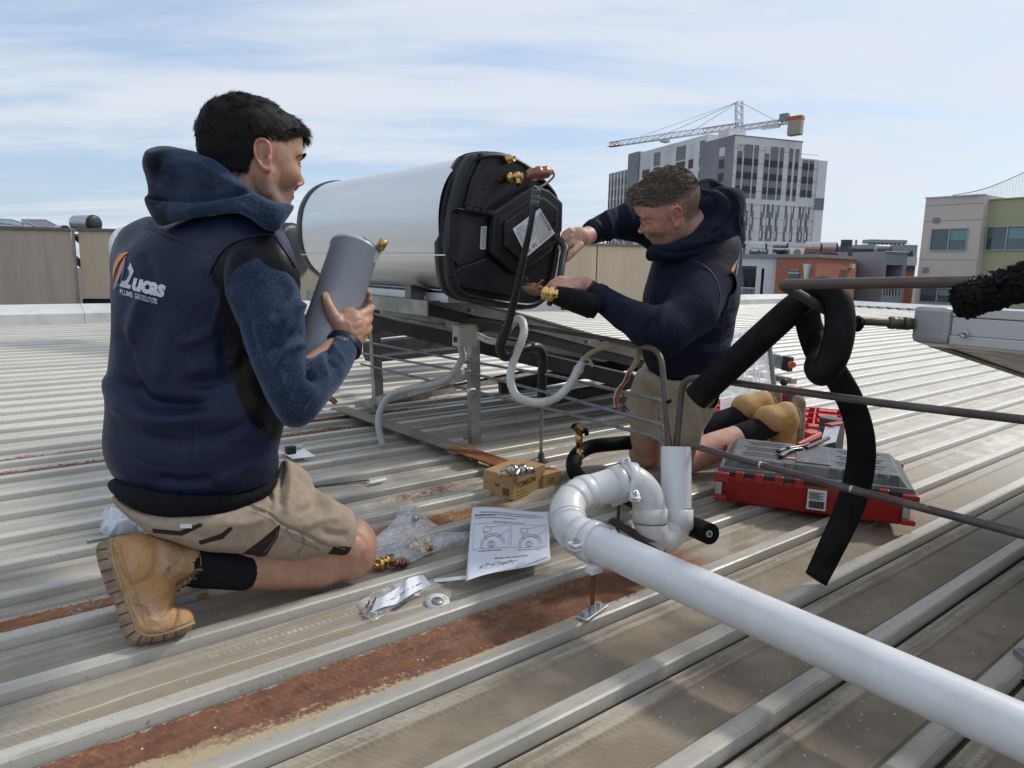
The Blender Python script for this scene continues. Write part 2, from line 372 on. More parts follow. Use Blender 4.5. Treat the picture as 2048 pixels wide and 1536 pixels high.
# cappings
mcap = mat('pale painted capping', (.66, .66, .64), .45, .1, col2=(.56, .56, .54), sc=3, dirt=(.40, .39, .36), dsc=2.5, damt=.5)
t = thing('parapet_capping', (6, VEND+.1, 0), 'long white metal capping along the left edge of the roof, below the beige wall', 'roof capping')
for a, bb in ((-3.2, 1.15), (1.154, 4.8), (4.804, 9.0), (9.004, 15.7)):
    part('capping_length', MB().sect((a, VEND, 0), (bb, VEND, 0), [(0, -.02), (0, .125), (.012, .132), (.27, .215), (.30, .205), (.30, -.6), (.05, -.6), (.05, -.02)][::-1]), mcap, t)
def screwset(parent, pts, r, m):
    for p in pts: part('screw', MB().cyl(p, A(*p)+A(0, 0, r*.7), r, 8), m, parent)
t = thing('end_capping', (U1+.1, 4, 0), 'white metal capping across the far right end of the roof where the ribs stop', 'roof capping')
def vbox(v0, v1): return MB().add([(U1-.14, v0, .03), (U1-.13, v0, .055), (U1+.10, v0, .135), (U1+.30, v0, .12), (U1+.30, v0, -.6), (U1-.14, v1, .03), (U1-.13, v1, .055), (U1+.10, v1, .135), (U1+.30, v1, .12), (U1+.30, v1, -.6)], [(0, 1, 6, 5), (1, 2, 7, 6), (2, 3, 8, 7), (3, 4, 9, 8)])
for a, bb in ((-2.4, 1.2), (1.204, 4.8), (4.804, VEND)): part('capping_length', vbox(a, bb), mcap, t, fixn=False)
mblk = mat('black sealant', (.02, .02, .02), .7)
for k in range(-17, 38):
    v = RIB0+k*RP+.02
    part('end_stop', MB().box((U1-.15, v, .030), (.03, .05, .03)), mblk, t)
# beige precast wall behind the left edge
mw1 = mat('taupe precast concrete', (.50, .40, .305), .85, col2=(.45, .36, .275), sc=1.6, stretch=(5, 5, .35), bsc=60, dirt=(.33, .28, .225), dsc=2.2, damt=.4)
mw2 = mat('tan precast concrete', (.60, .475, .335), .85, col2=(.54, .43, .31), sc=1.2, stretch=(3, 3, .5), bsc=60, dirt=(.44, .36, .26), dsc=2, damt=.4)
mw3 = mat('wall cap', (.20, .165, .13), .8)
t = thing('boundary_wall', (4, 12, -1), 'long beige concrete panel wall standing beyond the left edge of the roof', 'wall')
wa = onv(155, 462, 12.0); wb = G(1292, 491, 1.12); wd = nrm(A(wb[0]-wa[0], wb[1]-wa[1], 0)); wn = np.cross(wd, ZZ)
def wp(s, o, z): return A(wa[0], wa[1], 0)+wd*s+wn*o+A(0, 0, z)
def wallpanel(s0, s1, off, m, zt=1.09, zb=-1.0):
    part('wall_panel', MB().box((wp(s0, off, 0)+wp(s1, off, 0))/2+A(0, 0, (zt+zb)/2), (s1-s0-.02, .16, zt-zb), (wd, wn, ZZ)), m, t, .006)
    part('coping', MB().box((wp(s0, off, 0)+wp(s1, off, 0))/2+A(0, 0, zt+.02), (s1-s0, .22, .04), (wd, wn, ZZ)), mw3, t)
wallpanel(-6.5, -.02, .10, mw1, 1.08); wallpanel(-12, -6.5, .10, mw1, 1.08)
def wall_s(px):
    r = ray(px, 540); n0 = wn; k = ((wa*A(1, 1, 0))@n0)/(r@n0); return (r*k*A(1, 1, 0)-wa*A(1, 1, 0))@wd
ws = [.02, wall_s(340), wall_s(640), wall_s(1190), wall_s(1408)]
for a, bb in zip(ws[:-1], ws[1:]): wallpanel(a, bb, 0, mw2, 1.09, .14)
part('wall_gap_shade', MB().box((wp(0, -.02, 0)+wp(ws[-1], -.02, 0))/2+A(0, 0, -.45), (ws[-1], .05, 1.15), (wd, wn, ZZ)), mat('shadow gap', (.02, .018, .016), .9), t)  # near-black strip standing in for the shade in the gap below the panels
# ground far below, and streets
mg = mat('street asphalt', (.07, .07, .068), .9, col2=(.11, .105, .10), sc=.05, bsc=3)
solo('ground', MB().add([(-900, -900, -12.0), (900, -900, -12.0), (900, 900, -12.0), (-900, 900, -12.0)], [(0, 1, 2, 3)]), mg, kind='structure', org=A(0, 0, -12))
mlow = mat('own building wall', (.5, .48, .45), .8)
solo('building_below', MB().box2((U0+.1, -2.2, -12.0), (U1-.1, VEND-.1, -.36)), mlow, 'pale block of the building that carries the ribbed roof', 'building')
# ================================================================== buildings, laid out in (right, forward) metres
class BF:       # a box frame: corner, along, depth
    def __init__(s, x, y, e1): 
        s.o = HF(x, y, 0); e1 = nrm(RT*e1[0]+HD*e1[1]); s.e1 = e1; s.e2 = np.cross(ZZ, e1)
    def p(s, a, b, z): return s.o+s.e1*a+s.e2*b+ZZ*z
    def box(s, mb, a0, a1, b0, b1, z0, z1, mi=0): return mb.box(s.p((a0+a1)/2, (b0+b1)/2, (z0+z1)/2), (abs(a1-a0), abs(b1-b0), abs(z1-z0)), (s.e1, s.e2, ZZ), mi)
GZ = -12.0
mconc = mat('light precast facade', (.74, .73, .71), .8, col2=(.68, .67, .65), sc=.3, dirt=(.55, .54, .52), dsc=.25, damt=.3)
mconcl = mat('lighter facade', (.78, .76, .73), .8, col2=(.70, .69, .67), sc=.3)
mgry = mat('grey facade panel', (.27, .265, .275), .75, col2=(.23, .23, .24), sc=.2)
mspan = mat('spandrel grey', (.22, .22, .225), .7, col2=(.19, .19, .195), sc=.4)
mopen = mat('dark opening', (.018, .018, .022), .35)
mglassd = mat('blue grey glass', (.05, .07, .09), .08, .0, spec=.8)
mwfr = mat('white frame', (.72, .72, .72), .5)
mgold = mat('golden blind', (.50, .30, .09), .6)
def plan(px, d, py=540): r = ray(px, py); q = r*(d/(r@HD)); return q@RT, q@HD
def zat(px, py, d): r = ray(px, py); return EYE+r[2]*d/(r@HD)
class FC(BF):      # a facade through two pixel columns at two distances
    def __init__(s, px0, d0, px1, d1):
        x0, y0 = plan(px0, d0); x1, y1 = plan(px1, d1); BF.__init__(s, x0, y0, (x1-x0, y1-y0)); s.L = math.hypot(x1-x0, y1-y0); s.q = (px0, d0, x0, y0, x1, y1)
    def a(s, px):     # distance along for a pixel column
        k = plan(px, 1.0)[0]; _, _, x0, y0, x1, y1 = s.q; ex, ey = (x1-x0)/s.L, (y1-y0)/s.L
        return (k*y0-x0)/(ex-k*ey)
    def z(s, px, py): a = s.a(px); p = s.p(a, 0, 0); return zat(px, py, p@HD)
    def rect(s, mb, x0, y0, x1, y1, b0, b1, mi=0):
        a0, a1 = s.a(x0), s.a(x1); zt = s.z((x0+x1)/2, y0); zb = s.z((x0+x1)/2, y1)
        return s.box(mb, a0, a1, b0, b1, zb, zt, mi)
_p0, _p1 = plan(1463, 164, 380), plan(1597, 170.5, 380); F0 = BF(_p0[0], _p0[1], (_p1[0]-_p0[0], _p1[1]-_p0[1])); TL = math.hypot(_p1[0]-_p0[0], _p1[1]-_p0[1])
def _sol(px, base, dr): k = plan(px, 1., 380)[0]; q = F0.p(*base, 0); e = dr; return (k*(q@HD)-q@RT)/(e@RT-k*(e@HD))
def bx(px): return _sol(px, (1.6, 0), F0.e2)
def zpx(py, px, d):        # height of a pixel row at horizontal distance d
    r = ray(px, py); return EYE+r[2]/(r@HD)*d
t = thing('apartment_tower', F0.p(10, -12, GZ), 'tall pale grey apartment tower with rows of dark windows under the crane', 'building')
zt = zpx(271, 1463, 164.0); zt2 = zpx(317, 1612, 171); XE, XM, XR = TL, 0, 0
t_ = t
def _xa(px): return _sol(px, (0, 0), F0.e1)
XM, XR = _xa(1631), _xa(1648); B0, B1, B2, B3 = bx(1409), bx(1277), bx(1257), bx(1218)
part('tower_block', F0.box(MB(), 0, TL, 0, B0, GZ, zt), mconc, t)
part('tower_block', F0.box(MB(), TL, XM, .05, 9, GZ, zt2), mconc, t)
part('end_pier', F0.box(MB(), XM, XR, -.35, 9, GZ, zt2-.2), mconcl, t)
part('grey_panel', F0.box(MB(), XM-.02, XR+.02, -.38, -.1, zpx(420, 1640, 172), zpx(396, 1640, 172)), mspan, t)
part('grey_return', F0.box(MB(), -.25, -.02, .0, B0, GZ, zt+.2), mgry, t)
part('left_wing', F0.box(MB(), 1.6, 20, B0, B1, GZ, zt+2.4), mconcl, t)
part('grey_tower', F0.box(MB(), 1.0, 12, B1, B2, GZ, zt+2.7), mgry, t)
part('end_wing', F0.box(MB(), 1.4, 12, B2, B3, GZ, zt-1.4), mgry, t)
part('parapet', F0.box(MB(), -.3, TL+.2, -.05, .25, zt, zt+.25), mgry, t)
part('plant_room', F0.box(MB(), 0.5, 5, 3, 7, zt, zt+2.2), mconcl, t)
floors = [(zt-1.0) - 3.0*i for i in range(12)]
wmesh = {}
def tower_window(a, wdt, ztop, hh, b=-.02, face='r', dark=True, mm=None):
    key = (round(wdt, 2), round(hh, 2), face, dark)
    nm = 'window'
    if key not in wmesh:
        mb = MB()
        F = F0
        if face == 'r': F.box(mb, 0, wdt, -.05, .05, 0, hh)
        else: F.box(mb, -.05, .05, 0, wdt, 0, hh)
        v = np.array(mb.v)-F0.o; mb.v = [tuple(q) for q in v]
        me = mkobj(nm, mb.v, mb.f, [mopen if dark else mspan], A(0, 0, 0)); wmesh[key] = me.data; bpy.data.objects.remove(me)
    o = bpy.data.objects.new(nm, wmesh[key]); COL.objects.link(o); o.parent = t
    p = F0.p(a, b, ztop-hh) if face == 'r' else F0.p(b, a, ztop-hh)
    o.location = tuple(p-ORG[t.name]); return o
def xa(px): return _sol(px, (0, 0), F0.e1)
cols = [(1090, 1130), (1145, 1212), (1225, 1259), (1310, 1346), (1357, 1418), (1431, 1462), (1506, 1536), (1556, 1585), (1620, 1665), (1676, 1712)]
for ci, (x0, x1) in enumerate(cols):
    a0, a1 = xa(1200+x0/4.042), xa(1200+x1/4.042)
    top = zt-1.6 if ci < 8 else zt2-.3
    zlow = top - (11.6 if ci < 8 else 8.4)
    part('spandrel_strip', F0.box(MB(), a0, a1, -.09 if ci < 8 else -.06, -.0, zlow, top), mspan, t)
    if ci in (0, 3): part('white_head', F0.box(MB(), a0, a1, -.16, -.09, top-1.6, top), mwfr, t)
    for fl in range(3 if ci < 8 else 3):
        tower_window(a0+.05, a1-a0-.1, zt-4.6-3.0*fl, 1.45, -.1)
    z0 = zt-14.3
    part('spandrel_strip', F0.box(MB(), a0+.1, a1-.1, -.09, -.0, z0-8.2, z0), mspan, t)
    for fl in range(5):
        zz = z0-3.0*fl - (1.0 if fl > 2 else 0)
        wdt = a1-a0-.2; nn = 3 if wdt > 1.3 else 2
        for j in range(nn): 
            part('window', F0.box(MB(), a0+.1+wdt*j/nn+.05, a0+.1+wdt*(j+1)/nn-.05, -.14, -.085, zz-1.7, zz), mwfr if (j+fl+ci) % 2 else mglassd, t)
for fl in range(4):
    part('window', F0.box(MB(), 2.9, 4.9, -.12, -.0, zt-14.3-3*fl-1.9, zt-14.3-3*fl), mgold if fl == 2 else mopen, t)
for fl in range(11): part('floor_joint', F0.box(MB(), 0, XM, -.03, .01, zt-2.6-3*fl, zt-2.52-3*fl), mspan, t)
for fl in range(10):          # dark strip in the grey return and openings of the left wing
    part('window', F0.box(MB(), -.30, -.2, 3.0, 5.0, zt-4.6-3*fl-1.9, zt-4.6-3*fl), mopen, t)
part('white_head', F0.box(MB(), -.30, -.2, 3.0, 5.0, zt-3.9, zt-2.0), mwfr, t)
for j, (b0, b1) in enumerate([(bx(1409-(p_)), bx(1409-q_)) for p_, q_ in ((5, 14), (26, 35), (42, 60), (72, 82), (92, 104), (112, 126))]):
    for fl in range(9):
        part('window', F0.box(MB(), 1.52, 1.66, b0, b1, zt-2.6-3.1*fl-2.1, zt-2.6-3.1*fl), mopen, t)
    part('white_head' if j % 2 else 'window', F0.box(MB(), 1.5, 1.64, b0, b1, zt-2.2, zt+1.2), mwfr if j % 2 else mspan, t)
for j in range(6): part('white_fin', F0.box(MB(), 1.2, 1.5, B2+(B3-B2)*j/6, B2+(B3-B2)*(j+.25)/6, GZ, zt-1.5), mconcl, t)
for j in range(6):
    for fl in range(8): part('window', F0.box(MB(), 1.3, 1.45, B2+(B3-B2)*(j+.35)/6, B2+(B3-B2)*(j+.85)/6, zt-3.4-3*fl-2, zt-3.4-3*fl), mopen, t)
def text_mesh(s, size, font_bold=0.0, shear=0.0, ext=0.0, res=3, align='LEFT', space=1.0):
    cu = bpy.data.curves.new('t', 'FONT'); cu.body = s; cu.size = size; cu.shear = shear; cu.offset = font_bold; cu.extrude = ext; cu.resolution_u = res; cu.align_x = align; cu.space_character = space
    o = bpy.data.objects.new('t', cu); COL.objects.link(o); bpy.context.view_layer.update()
    me = bpy.data.meshes.new_from_object(o.evaluated_get(bpy.context.evaluated_depsgraph_get())); bpy.data.objects.remove(o)
    v = np.array([q.co[:] for q in me.vertices]); f = [list(p.vertices) for p in me.polygons]; bpy.data.meshes.remove(me); return v, f
def flat_text(mb, s, size, o, ex, ey, **k):
    v, f = text_mesh(s, size, **k); ex = np.asarray(ex); ey = np.asarray(ey); mb.add([np.asarray(o)+ex*q[0]+ey*q[1] for q in v], f); return mb
mb = MB(); flat_text(mb, '77', 2.0, F0.p(1.0, -.2, zt-3.2), F0.e1, ZZ); part('number_sign', mb, mgry, t, fixn=False)
# ---- tower crane
mcw = mat('white crane steel', (.55, .55, .56), .5); mcr = mat('red crane steel', (.42, .05, .03), .5); mco = mat('orange crane steel', (.6, .10, .03), .5); mcc = mat('counterweight concrete', (.42, .36, .28), .8)
DC = 176.0
def CP(px, py, d=DC): r = ray(px, py); return CC+r*(d/(r@HD))
t = thing('tower_crane', CP(1480, 300), 'red and white tower crane rising behind the tall apartment tower', 'crane')
def lattice(p0, p1, wd, ht, nb, m, th=.16, up=ZZ, tri=False):
    mb = MB(); p0 = np.asarray(p0); p1 = np.asarray(p1); z = nrm(p1-p0); x = nrm(np.cross(up, z)); y = np.cross(z, x)
    offs = [(-wd/2, 0), (wd/2, 0), (0, ht)] if tri else [(-wd/2, -ht/2), (wd/2, -ht/2), (wd/2, ht/2), (-wd/2, ht/2)]
    for a, b2 in offs: mb.bar(p0+x*a+y*b2, p1+x*a+y*b2, th, th)
    k = len(offs)
    for i in range(nb):
        a0 = p0+(p1-p0)*i/nb; a1 = p0+(p1-p0)*(i+1)/nb
        for j in range(k):
            o0, o1 = offs[j], offs[(j+1) % k]
            if i % 2: o0, o1 = o1, o0
            mb.bar(a0+x*o0[0]+y*o0[1], a1+x*o1[0]+y*o1[1], th*.6, th*.6)
    return mb
jt, jb = CP(1218, 294, 205), CP(1478, 257)
j1 = jt+(jb-jt)*.10; j2 = jt+(jb-jt)*.75
part('jib', lattice(jt, j1, 1.2, 1.2, 5, mcr, .2, tri=True), mcr, t); part('jib', lattice(j1, j2, 1.2, 1.3, 26, mcw, .17, tri=True), mcw, t)
part('jib', lattice(j2, jb, 1.3, 1.3, 10, mcr, .13, tri=True), mcr, t); part('jib', lattice(j2, jb, 1.25, 1.1, 10, mcw, .16, tri=True), mcw, t)
cj = CP(1592, 240, 168)
part('counter_jib', lattice(jb, cj, 1.4, .9, 14, mcw, .2), mcw, t)
part('mast', lattice(A(jb[0], jb[1], GZ), jb, 1.9, 1.9, 30, mcw, .2, up=RT), mcw, t)
ap = CP(1478, 203); part('tower_head', lattice(jb, ap, 1.4, 1.4, 7, mcw, .17, up=RT), mcw, t)
for q2 in (jt+(jb-jt)*.35, jt+(jb-jt)*.62): part('stay', MB().tube([ap, q2], .07, 6), mcw, t)
part('stay', MB().tube([ap, ap*.25+jt*.0+(jt+(jb-jt)*.03)*.75], .05, 6), mcw, t)
part('stay', MB().tube([ap, jb+(cj-jb)*.72], .07, 6), mcw, t)
x_ = nrm(cj-jb)
part('counterweight', MB().box(cj-ZZ*1.6, (2.9, 2.2, 3.4), (x_, np.cross(ZZ, x_), ZZ)), mcc, t, .1)
part('counterweight_band', MB().box(cj+ZZ*.35, (3.1, 2.4, .75), (x_, np.cross(ZZ, x_), ZZ)), mco, t)
part('winch_house', MB().box(cj-x_*2.6+ZZ*.9, (1.9, 1.8, 1.6), (x_, np.cross(ZZ, x_), ZZ)), mgry, t, .08)
part('machine_deck', MB().box(cj-x_*5.6-ZZ*.6, (4.0, 1.6, .8), (x_, np.cross(ZZ, x_), ZZ)), mcw, t)
part('cab', MB().box(jb-ZZ*1.6-x_*1.2, (2.0, 1.6, 1.8), (x_, np.cross(ZZ, x_), ZZ)), mcw, t, .08)
part('trolley', MB().box(jt+(jb-jt)*.47-ZZ*.5, (2.2, 1.5, .7)), mcw, t)
mwhite = mat('white render', (.74, .74, .74), .8, col2=(.66, .67, .68), sc=.6, dirt=(.42, .43, .45), dsc=.8, damt=.35)
def brickmat(name, c1, c2):
    m, t, b = nodes_of(name); q = NT(t); v = q.obj()
    br = q.n('ShaderNodeTexBrick'); br.inputs['Scale'].default_value = 1; br.inputs['Brick Width'].default_value = .24; br.inputs['Row Height'].default_value = .086; br.inputs['Mortar Size'].default_value = .008
    s = q.n('ShaderNodeSeparateXYZ'); q.l(v, s.inputs[0]); c = q.n('ShaderNodeCombineXYZ'); q.l(q.m('ADD', s.outputs[0], s.outputs[1]), c.inputs[0]); q.l(s.outputs[2], c.inputs[1])
    q.l(c.outputs[0], br.inputs['Vector']); br.inputs['Color1'].default_value = (*c1, 1); br.inputs['Color2'].default_value = (*c2, 1); br.inputs['Mortar'].default_value = (.30, .22, .17, 1)
    q.l(br.outputs['Color'], b.inputs['Base Color']); b.inputs['Roughness'].default_value = .85; return m
mbrick = brickmat('red brick', (.46, .14, .07), (.36, .10, .055)); mdg = mat('dark blue grey cladding', (.065, .07, .09), .6, col2=(.05, .055, .07), sc=.5)
mlg = mat('pale grey cladding', (.30, .31, .33), .6, col2=(.26, .27, .29), sc=.5); mteal = mat('teal window glass', (.02, .07, .085), .06, spec=1.0); mblind = mat('pale blind behind glass', (.16, .30, .32), .25, spec=.8)
mcoping = mat('grey metal coping', (.30, .29, .28), .5, .3)
# white block with balcony
f = FC(1440, 35, 1552, 34); zt = f.z(1500, 513)
t = thing('white_house', f.p(2, 0, GZ), 'low white building with a dark recessed balcony left of the red brick building', 'building')
mb = MB(); a = f.a
f.box(mb, 0, a(1481), 0, 6, GZ, zt); f.box(mb, a(1513), a(1523), 0, 6, GZ, zt); f.box(mb, a(1529), f.L, 0, 6, GZ, zt); f.box(mb, a(1481), a(1513), 0, 6, f.z(1500, 532), zt)
f.box(mb, a(1523), a(1529), 0, 6, f.z(1525, 537), zt); f.box(mb, a(1481), a(1529), 1.5, 6, GZ, f.z(1500, 532)); f.box(mb, a(1481), a(1529), 0, 1.5, GZ, f.z(1500, 600))
part('wall', mb, mwhite, t); part('roof_edge', f.box(MB(), -.1, f.L+.1, -.12, .0, zt-.05, zt+.12), mcoping, t)
mb = MB()
for k in range(14): f.box(mb, a(1481)+k*.06, a(1481)+k*.06+.015, .05, .07, f.z(1500, 596), f.z(1500, 576))
f.box(mb, a(1481), a(1513), .03, .09, f.z(1500, 577), f.z(1500, 575)); part('balcony_rail', mb, mwfr, t)
part('sliding_door', f.box(MB(), a(1484), a(1510), 1.42, 1.5, f.z(1500, 598), f.z(1500, 540)), mglassd, t)
part('door_frame', f.box(MB(), a(1497), a(1498.3), 1.38, 1.42, f.z(1500, 598), f.z(1500, 540)), mcoping, t)
# red brick block, its corner towards us
f1 = FC(1552, 33.6, 1632, 31.0); f2 = FC(1632, 31.0, 1712, 34.5); zt = f1.z(1632, 514)
t = thing('brick_building', f1.p(1, 2, GZ), 'red brick flat roofed building whose corner faces the camera', 'building')
pc = [f1.p(0, 0, 0), f1.p(f1.L, 0, 0), f2.p(f2.L, 0, 0)]; pc += [pc[2]*A(1.3, 1.3, 1), pc[0]*A(1.3, 1.3, 1)]
mb = MB(); mb.add([p*A(1, 1, 0)+ZZ*GZ for p in pc]+[p*A(1, 1, 0)+ZZ*zt for p in pc], [(0, 1, 6, 5), (1, 2, 7, 6), (2, 3, 8, 7), (3, 4, 9, 8), (4, 0, 5, 9), (5, 6, 7, 8, 9)]); part('brick_wall', mb, mbrick, t)
mb = MB(); f1.box(mb, -.05, f1.L+.06, -.07, .0, zt-.02, zt+.13); f2.box(mb, -.06, f2.L, -.07, .0, zt-.02, zt+.13); part('roof_edge', mb, mcoping, t)
w_ = part('window', f1.rect(MB(), 1581, 540, 1600, 575, -.04, .0), mglassd, t); part('sill', f1.rect(MB(), 1580, 545, 1601, 547, -.08, -.0), mwfr, w_); part('lintel', f1.rect(MB(), 1580.5, 539, 1600.5, 541.2, -.06, .0), mlg, w_)
mb = MB(); zz = [f1.z(1617, 528), f1.z(1617, 533), f1.z(1617, 556), GZ]; aa = f1.a(1617)
for (w0, z0), (w1, z1) in zip([(.16, zz[0]), (.15, zz[1]), (.05, zz[2])], [(.15, zz[1]), (.05, zz[2]), (.05, zz[3])]):
    mb.add([f1.p(aa+s*w, b, z) for (w, z) in ((w0, z0), (w1, z1)) for s, b in ((-1, -.16), (1, -.16), (1, -.01), (-1, -.01))], [(0, 1, 5, 4), (1, 2, 6, 5), (2, 3, 7, 6), (3, 0, 4, 7), (0, 1, 2, 3), (4, 5, 6, 7)])
part('rain_head', mb, mwhite, t)
w_ = part('window', f2.rect(MB(), 1682, 540, 1690, 575, -.03, .0), mglassd, t); part('frame', f2.rect(MB(), 1681, 539, 1682, 575, -.05, .0), mcoping, w_)
part('wall_lamp', f2.rect(MB(), 1698, 528, 1702, 536, -.15, .0), mwfr, t)
# dark grey block
f = FC(1700, 38, 1768, 38.5)
t = thing('dark_grey_building', f.p(2, 2, GZ), 'dark blue grey clad building directly right of the red brick building', 'building')
part('wall', f.box(MB(), 0, f.a(1742), 0, 6, GZ, f.z(1720, 497)), mdg, t)
part('wall', f.box(MB(), f.a(1742)+.02, f.L, .7, 6, GZ, f.z(1755, 502)), mdg, t)
part('downpipe', MB().cyl(f.p(f.a(1744), -.1, GZ), f.p(f.a(1744), -.1, f.z(1744, 499)), .09, 8), mlg, t)
part('roof_edge', f.box(MB(), -.05, f.a(1742)+.05, -.06, .0, f.z(1720, 498), f.z(1720, 496)), mcoping, t)
part('vent', MB().cyl(f.p(f.a(1733), 1, f.z(1720, 497)), f.p(f.a(1733), 1, f.z(1720, 478)), .06, 8), mlg, t)
f = FC(1768, 36, 1812, 36.5)
t = thing('grey_balcony_building', f.p(1, 2, GZ), 'pale grey building front with a square black balcony opening', 'building')
a = f.a; mb = MB(); f.rect(mb, 1768, 504, 1812, 530, 0, 5); f.box(mb, 0, a(1772), 0, 5, GZ, f.z(1790, 530)); f.box(mb, a(1805), f.L, 0, 5, GZ, f.z(1790, 530)); f.rect(mb, 1772, 592, 1805, 640, 0, 5); f.rect(mb, 1772, 530, 1805, 640, 2, 5)
part('wall', mb, mlg, t); part('opening', f.rect(MB(), 1772, 530, 1805, 640, 1.9, 1.99), mopen, t); part('slab', f.rect(MB(), 1771, 560, 1806, 566, -.15, 1.9), mlg, t)
mb = MB()
for k in range(6): f.rect(mb, 1773+k*6, 570, 1774+k*6, 594, .1, .16)
part('balcony_post', mb, mwfr, t); part('roof_edge', f.rect(MB(), 1767, 502.5, 1813, 504.5, -.1, .0), mwhite, t)
f = FC(1690, 52, 1835, 52)
t = thing('grey_office_block', f.p(3, 3, GZ), 'light grey block with a long rooftop duct rising behind the dark grey building', 'building')
part('wall', f.rect(MB(), 1739, 489, 1830, 700, 0, 8), mlg, t); part('wall', f.rect(MB(), 1682, 499, 1738, 700, 1, 8), mlg, t)
part('duct', f.rect(MB(), 1750, 478, 1824, 486, 1, 2.4), mat('galvanised duct', (.30, .34, .36), .5, .5), t, .05)
mb = MB()
for k in range(9): f.rect(mb, 1752+k*8.6, 485, 1753.4+k*8.6, 490, 1.2, 1.5)
part('duct_leg', mb, mdg, t); part('window', f.rect(MB(), 1812, 502, 1821, 512, -.05, 0), mopen, t)
f = FC(1811, 42, 1832, 42)
t = thing('white_roof_box', f.p(.3, .3, GZ), 'small white walled block squeezed against the beige building', 'building')
part('wall', f.rect(MB(), 1811, 514, 1832, 531, 0, 3), mwhite, t); part('brick_wall', f.rect(MB(), 1811, 531.1, 1832, 700, .1, 3), mbrick, t); part('window', f.rect(MB(), 1812, 532, 1830, 539, .02, .1), mglassd, t)
f = FC(1686, 44, 1706, 44)
t = thing('roof_tank', f.p(.3, .5, GZ+10), 'round dark grey tank on the grey rooftop behind the brick building', 'tank')
c = f.p(f.a(1695.5), .5, 0); z0, z1, z2 = f.z(1695, 479), f.z(1695, 488), f.z(1695, 499)
part('tank_shell', MB().cyl(c*A(1, 1, 0)+ZZ*z1, c*A(1, 1, 0)+ZZ*z0, .33, 20), mdg, t); part('tank_base', MB().box(c*A(1, 1, 0)+ZZ*(z1+z2)/2, (.5, .5, z1-z2)), mdg, t)
# beige and green building on the right
mbei = mat('warm grey render', (.60, .545, .49), .85, col2=(.55, .50, .45), sc=.5); mgrn = mat('olive green render', (.41, .42, .26), .85, col2=(.38, .385, .24), sc=.5); mfrm = mat('pale aluminium frame', (.50, .50, .48), .4, .3)
fb = FC(1836, 36, 1952, 33.9); fg = FC(1945, 34.4, 2075, 32.0)
t = thing('beige_and_green_building', fb.p(4, 3, GZ), 'rendered building at the right edge, beige bay beside an olive green wall with teal windows', 'building')
part('beige_wall', fb.box(MB(), 0, fb.L, 0, 8, GZ, fb.z(1900, 391.5)), mbei, t); part('green_wall', fg.box(MB(), 0, fg.L+6, .15, 8, GZ, fg.z(2000, 396)), mgrn, t)
part('roof_edge', fb.box(MB(), -.04, fb.L+.04, -.04, .0, fb.z(1900, 393), fb.z(1900, 390.4)), mbei, t); part('roof_edge', fg.box(MB(), 0, fg.L+6, .08, .15, fg.z(2000, 397), fg.z(2000, 394.6)), mgrn, t)
def rwin(F, x0, y0, x1, y1, off=0):
    w_ = part('window', F.rect(MB(), x0, y0, x1, y1, off-.02, off+.02), mteal, t); xm = (x0+x1)/2
    part('blind', F.rect(MB(), x0+2, y0+2, xm-1, (y0+y1)/2, off-.028, off-.02), mat('grey blind behind glass', (.08, .13, .14), .25, spec=.8), w_)
    part('blind', F.rect(MB(), xm+2, y0+2, x1-2, (y0+y1)/2+1, off-.028, off-.02), mblind, w_)
    mb = MB()
    for (p0, q0, p1, q1) in ((x0-1.5, y0-2, x1+1.5, y0), (x0-1.5, y1, x1+1.5, y1+1.8), (x0-1.6, y0, x0, y1), (x1, y0, x1+1.6, y1), (xm-1, y0, xm+1, y1)): F.rect(mb, p0, q0, p1, q1, off-.07, off-.03)
    part('frame', mb, mfrm, w_)
    mb = MB()
    for k in range(7): F.rect(mb, xm+3+k*(x1-xm-5)/7, (y0+y1)/2+3, xm+4+k*(x1-xm-5)/7, y1-1, off-.024, off-.02)
    part('curtain', mb, mblind, w_)
rwin(fb, 1856, 458, 1926, 500); rwin(fb, 1847, 577, 1914, 604); rwin(fg, 1963, 453, 2042, 499, .15)
part('vent', fb.rect(MB(), 1855, 435, 1868, 446, -.04, 0), mgry, t); part('vent', fb.rect(MB(), 1846, 535, 1858, 545, -.04, 0), mgry, t); part('vent', fg.rect(MB(), 2034, 433, 2047, 438, .1, .15), mgry, t)
for y in (408, 440, 519): part('panel_joint', fb.rect(MB(), 1836, y, 1951, y+.7, -.012, 0), mgry, t)
# curved netting above it
mnet = mat('grey netting', (.20, .22, .25), .7)
t = thing('roof_netting', fg.p(2, 1, fg.z(2000, 396)), 'fine grey net sweeping up over the roof of the green building', 'netting')
top = spline([P(1905, 391, 33.5), P(1960, 380, 33), P(2010, 362, 32.4), P(2060, 338, 32), P(2120, 300, 31.5)], 8)
mb = MB(); mb.tube(top, .018, 5); nl = len(top)
for k in range(1, nl): mb.tube([top[k], top[k]*A(1, 1, 0)+ZZ*fg.z(2000, 395)], .0035, 3, False)
for k in range(0, nl*3, 1):
    p = top[k % nl]; j = min(nl-1, k % nl+3); z0 = fg.z(2000, 395)
for j in range(1, 26):
    zz = fg.z(2000, 395)+j*.055; seg = [p*A(1, 1, 0)+ZZ*zz for p in top if p[2] > zz]
    if len(seg) > 1: mb.tube([seg[0], seg[-1]], .003, 3, False)
part('net', mb, mnet, t, kind='stuff', fixn=False)
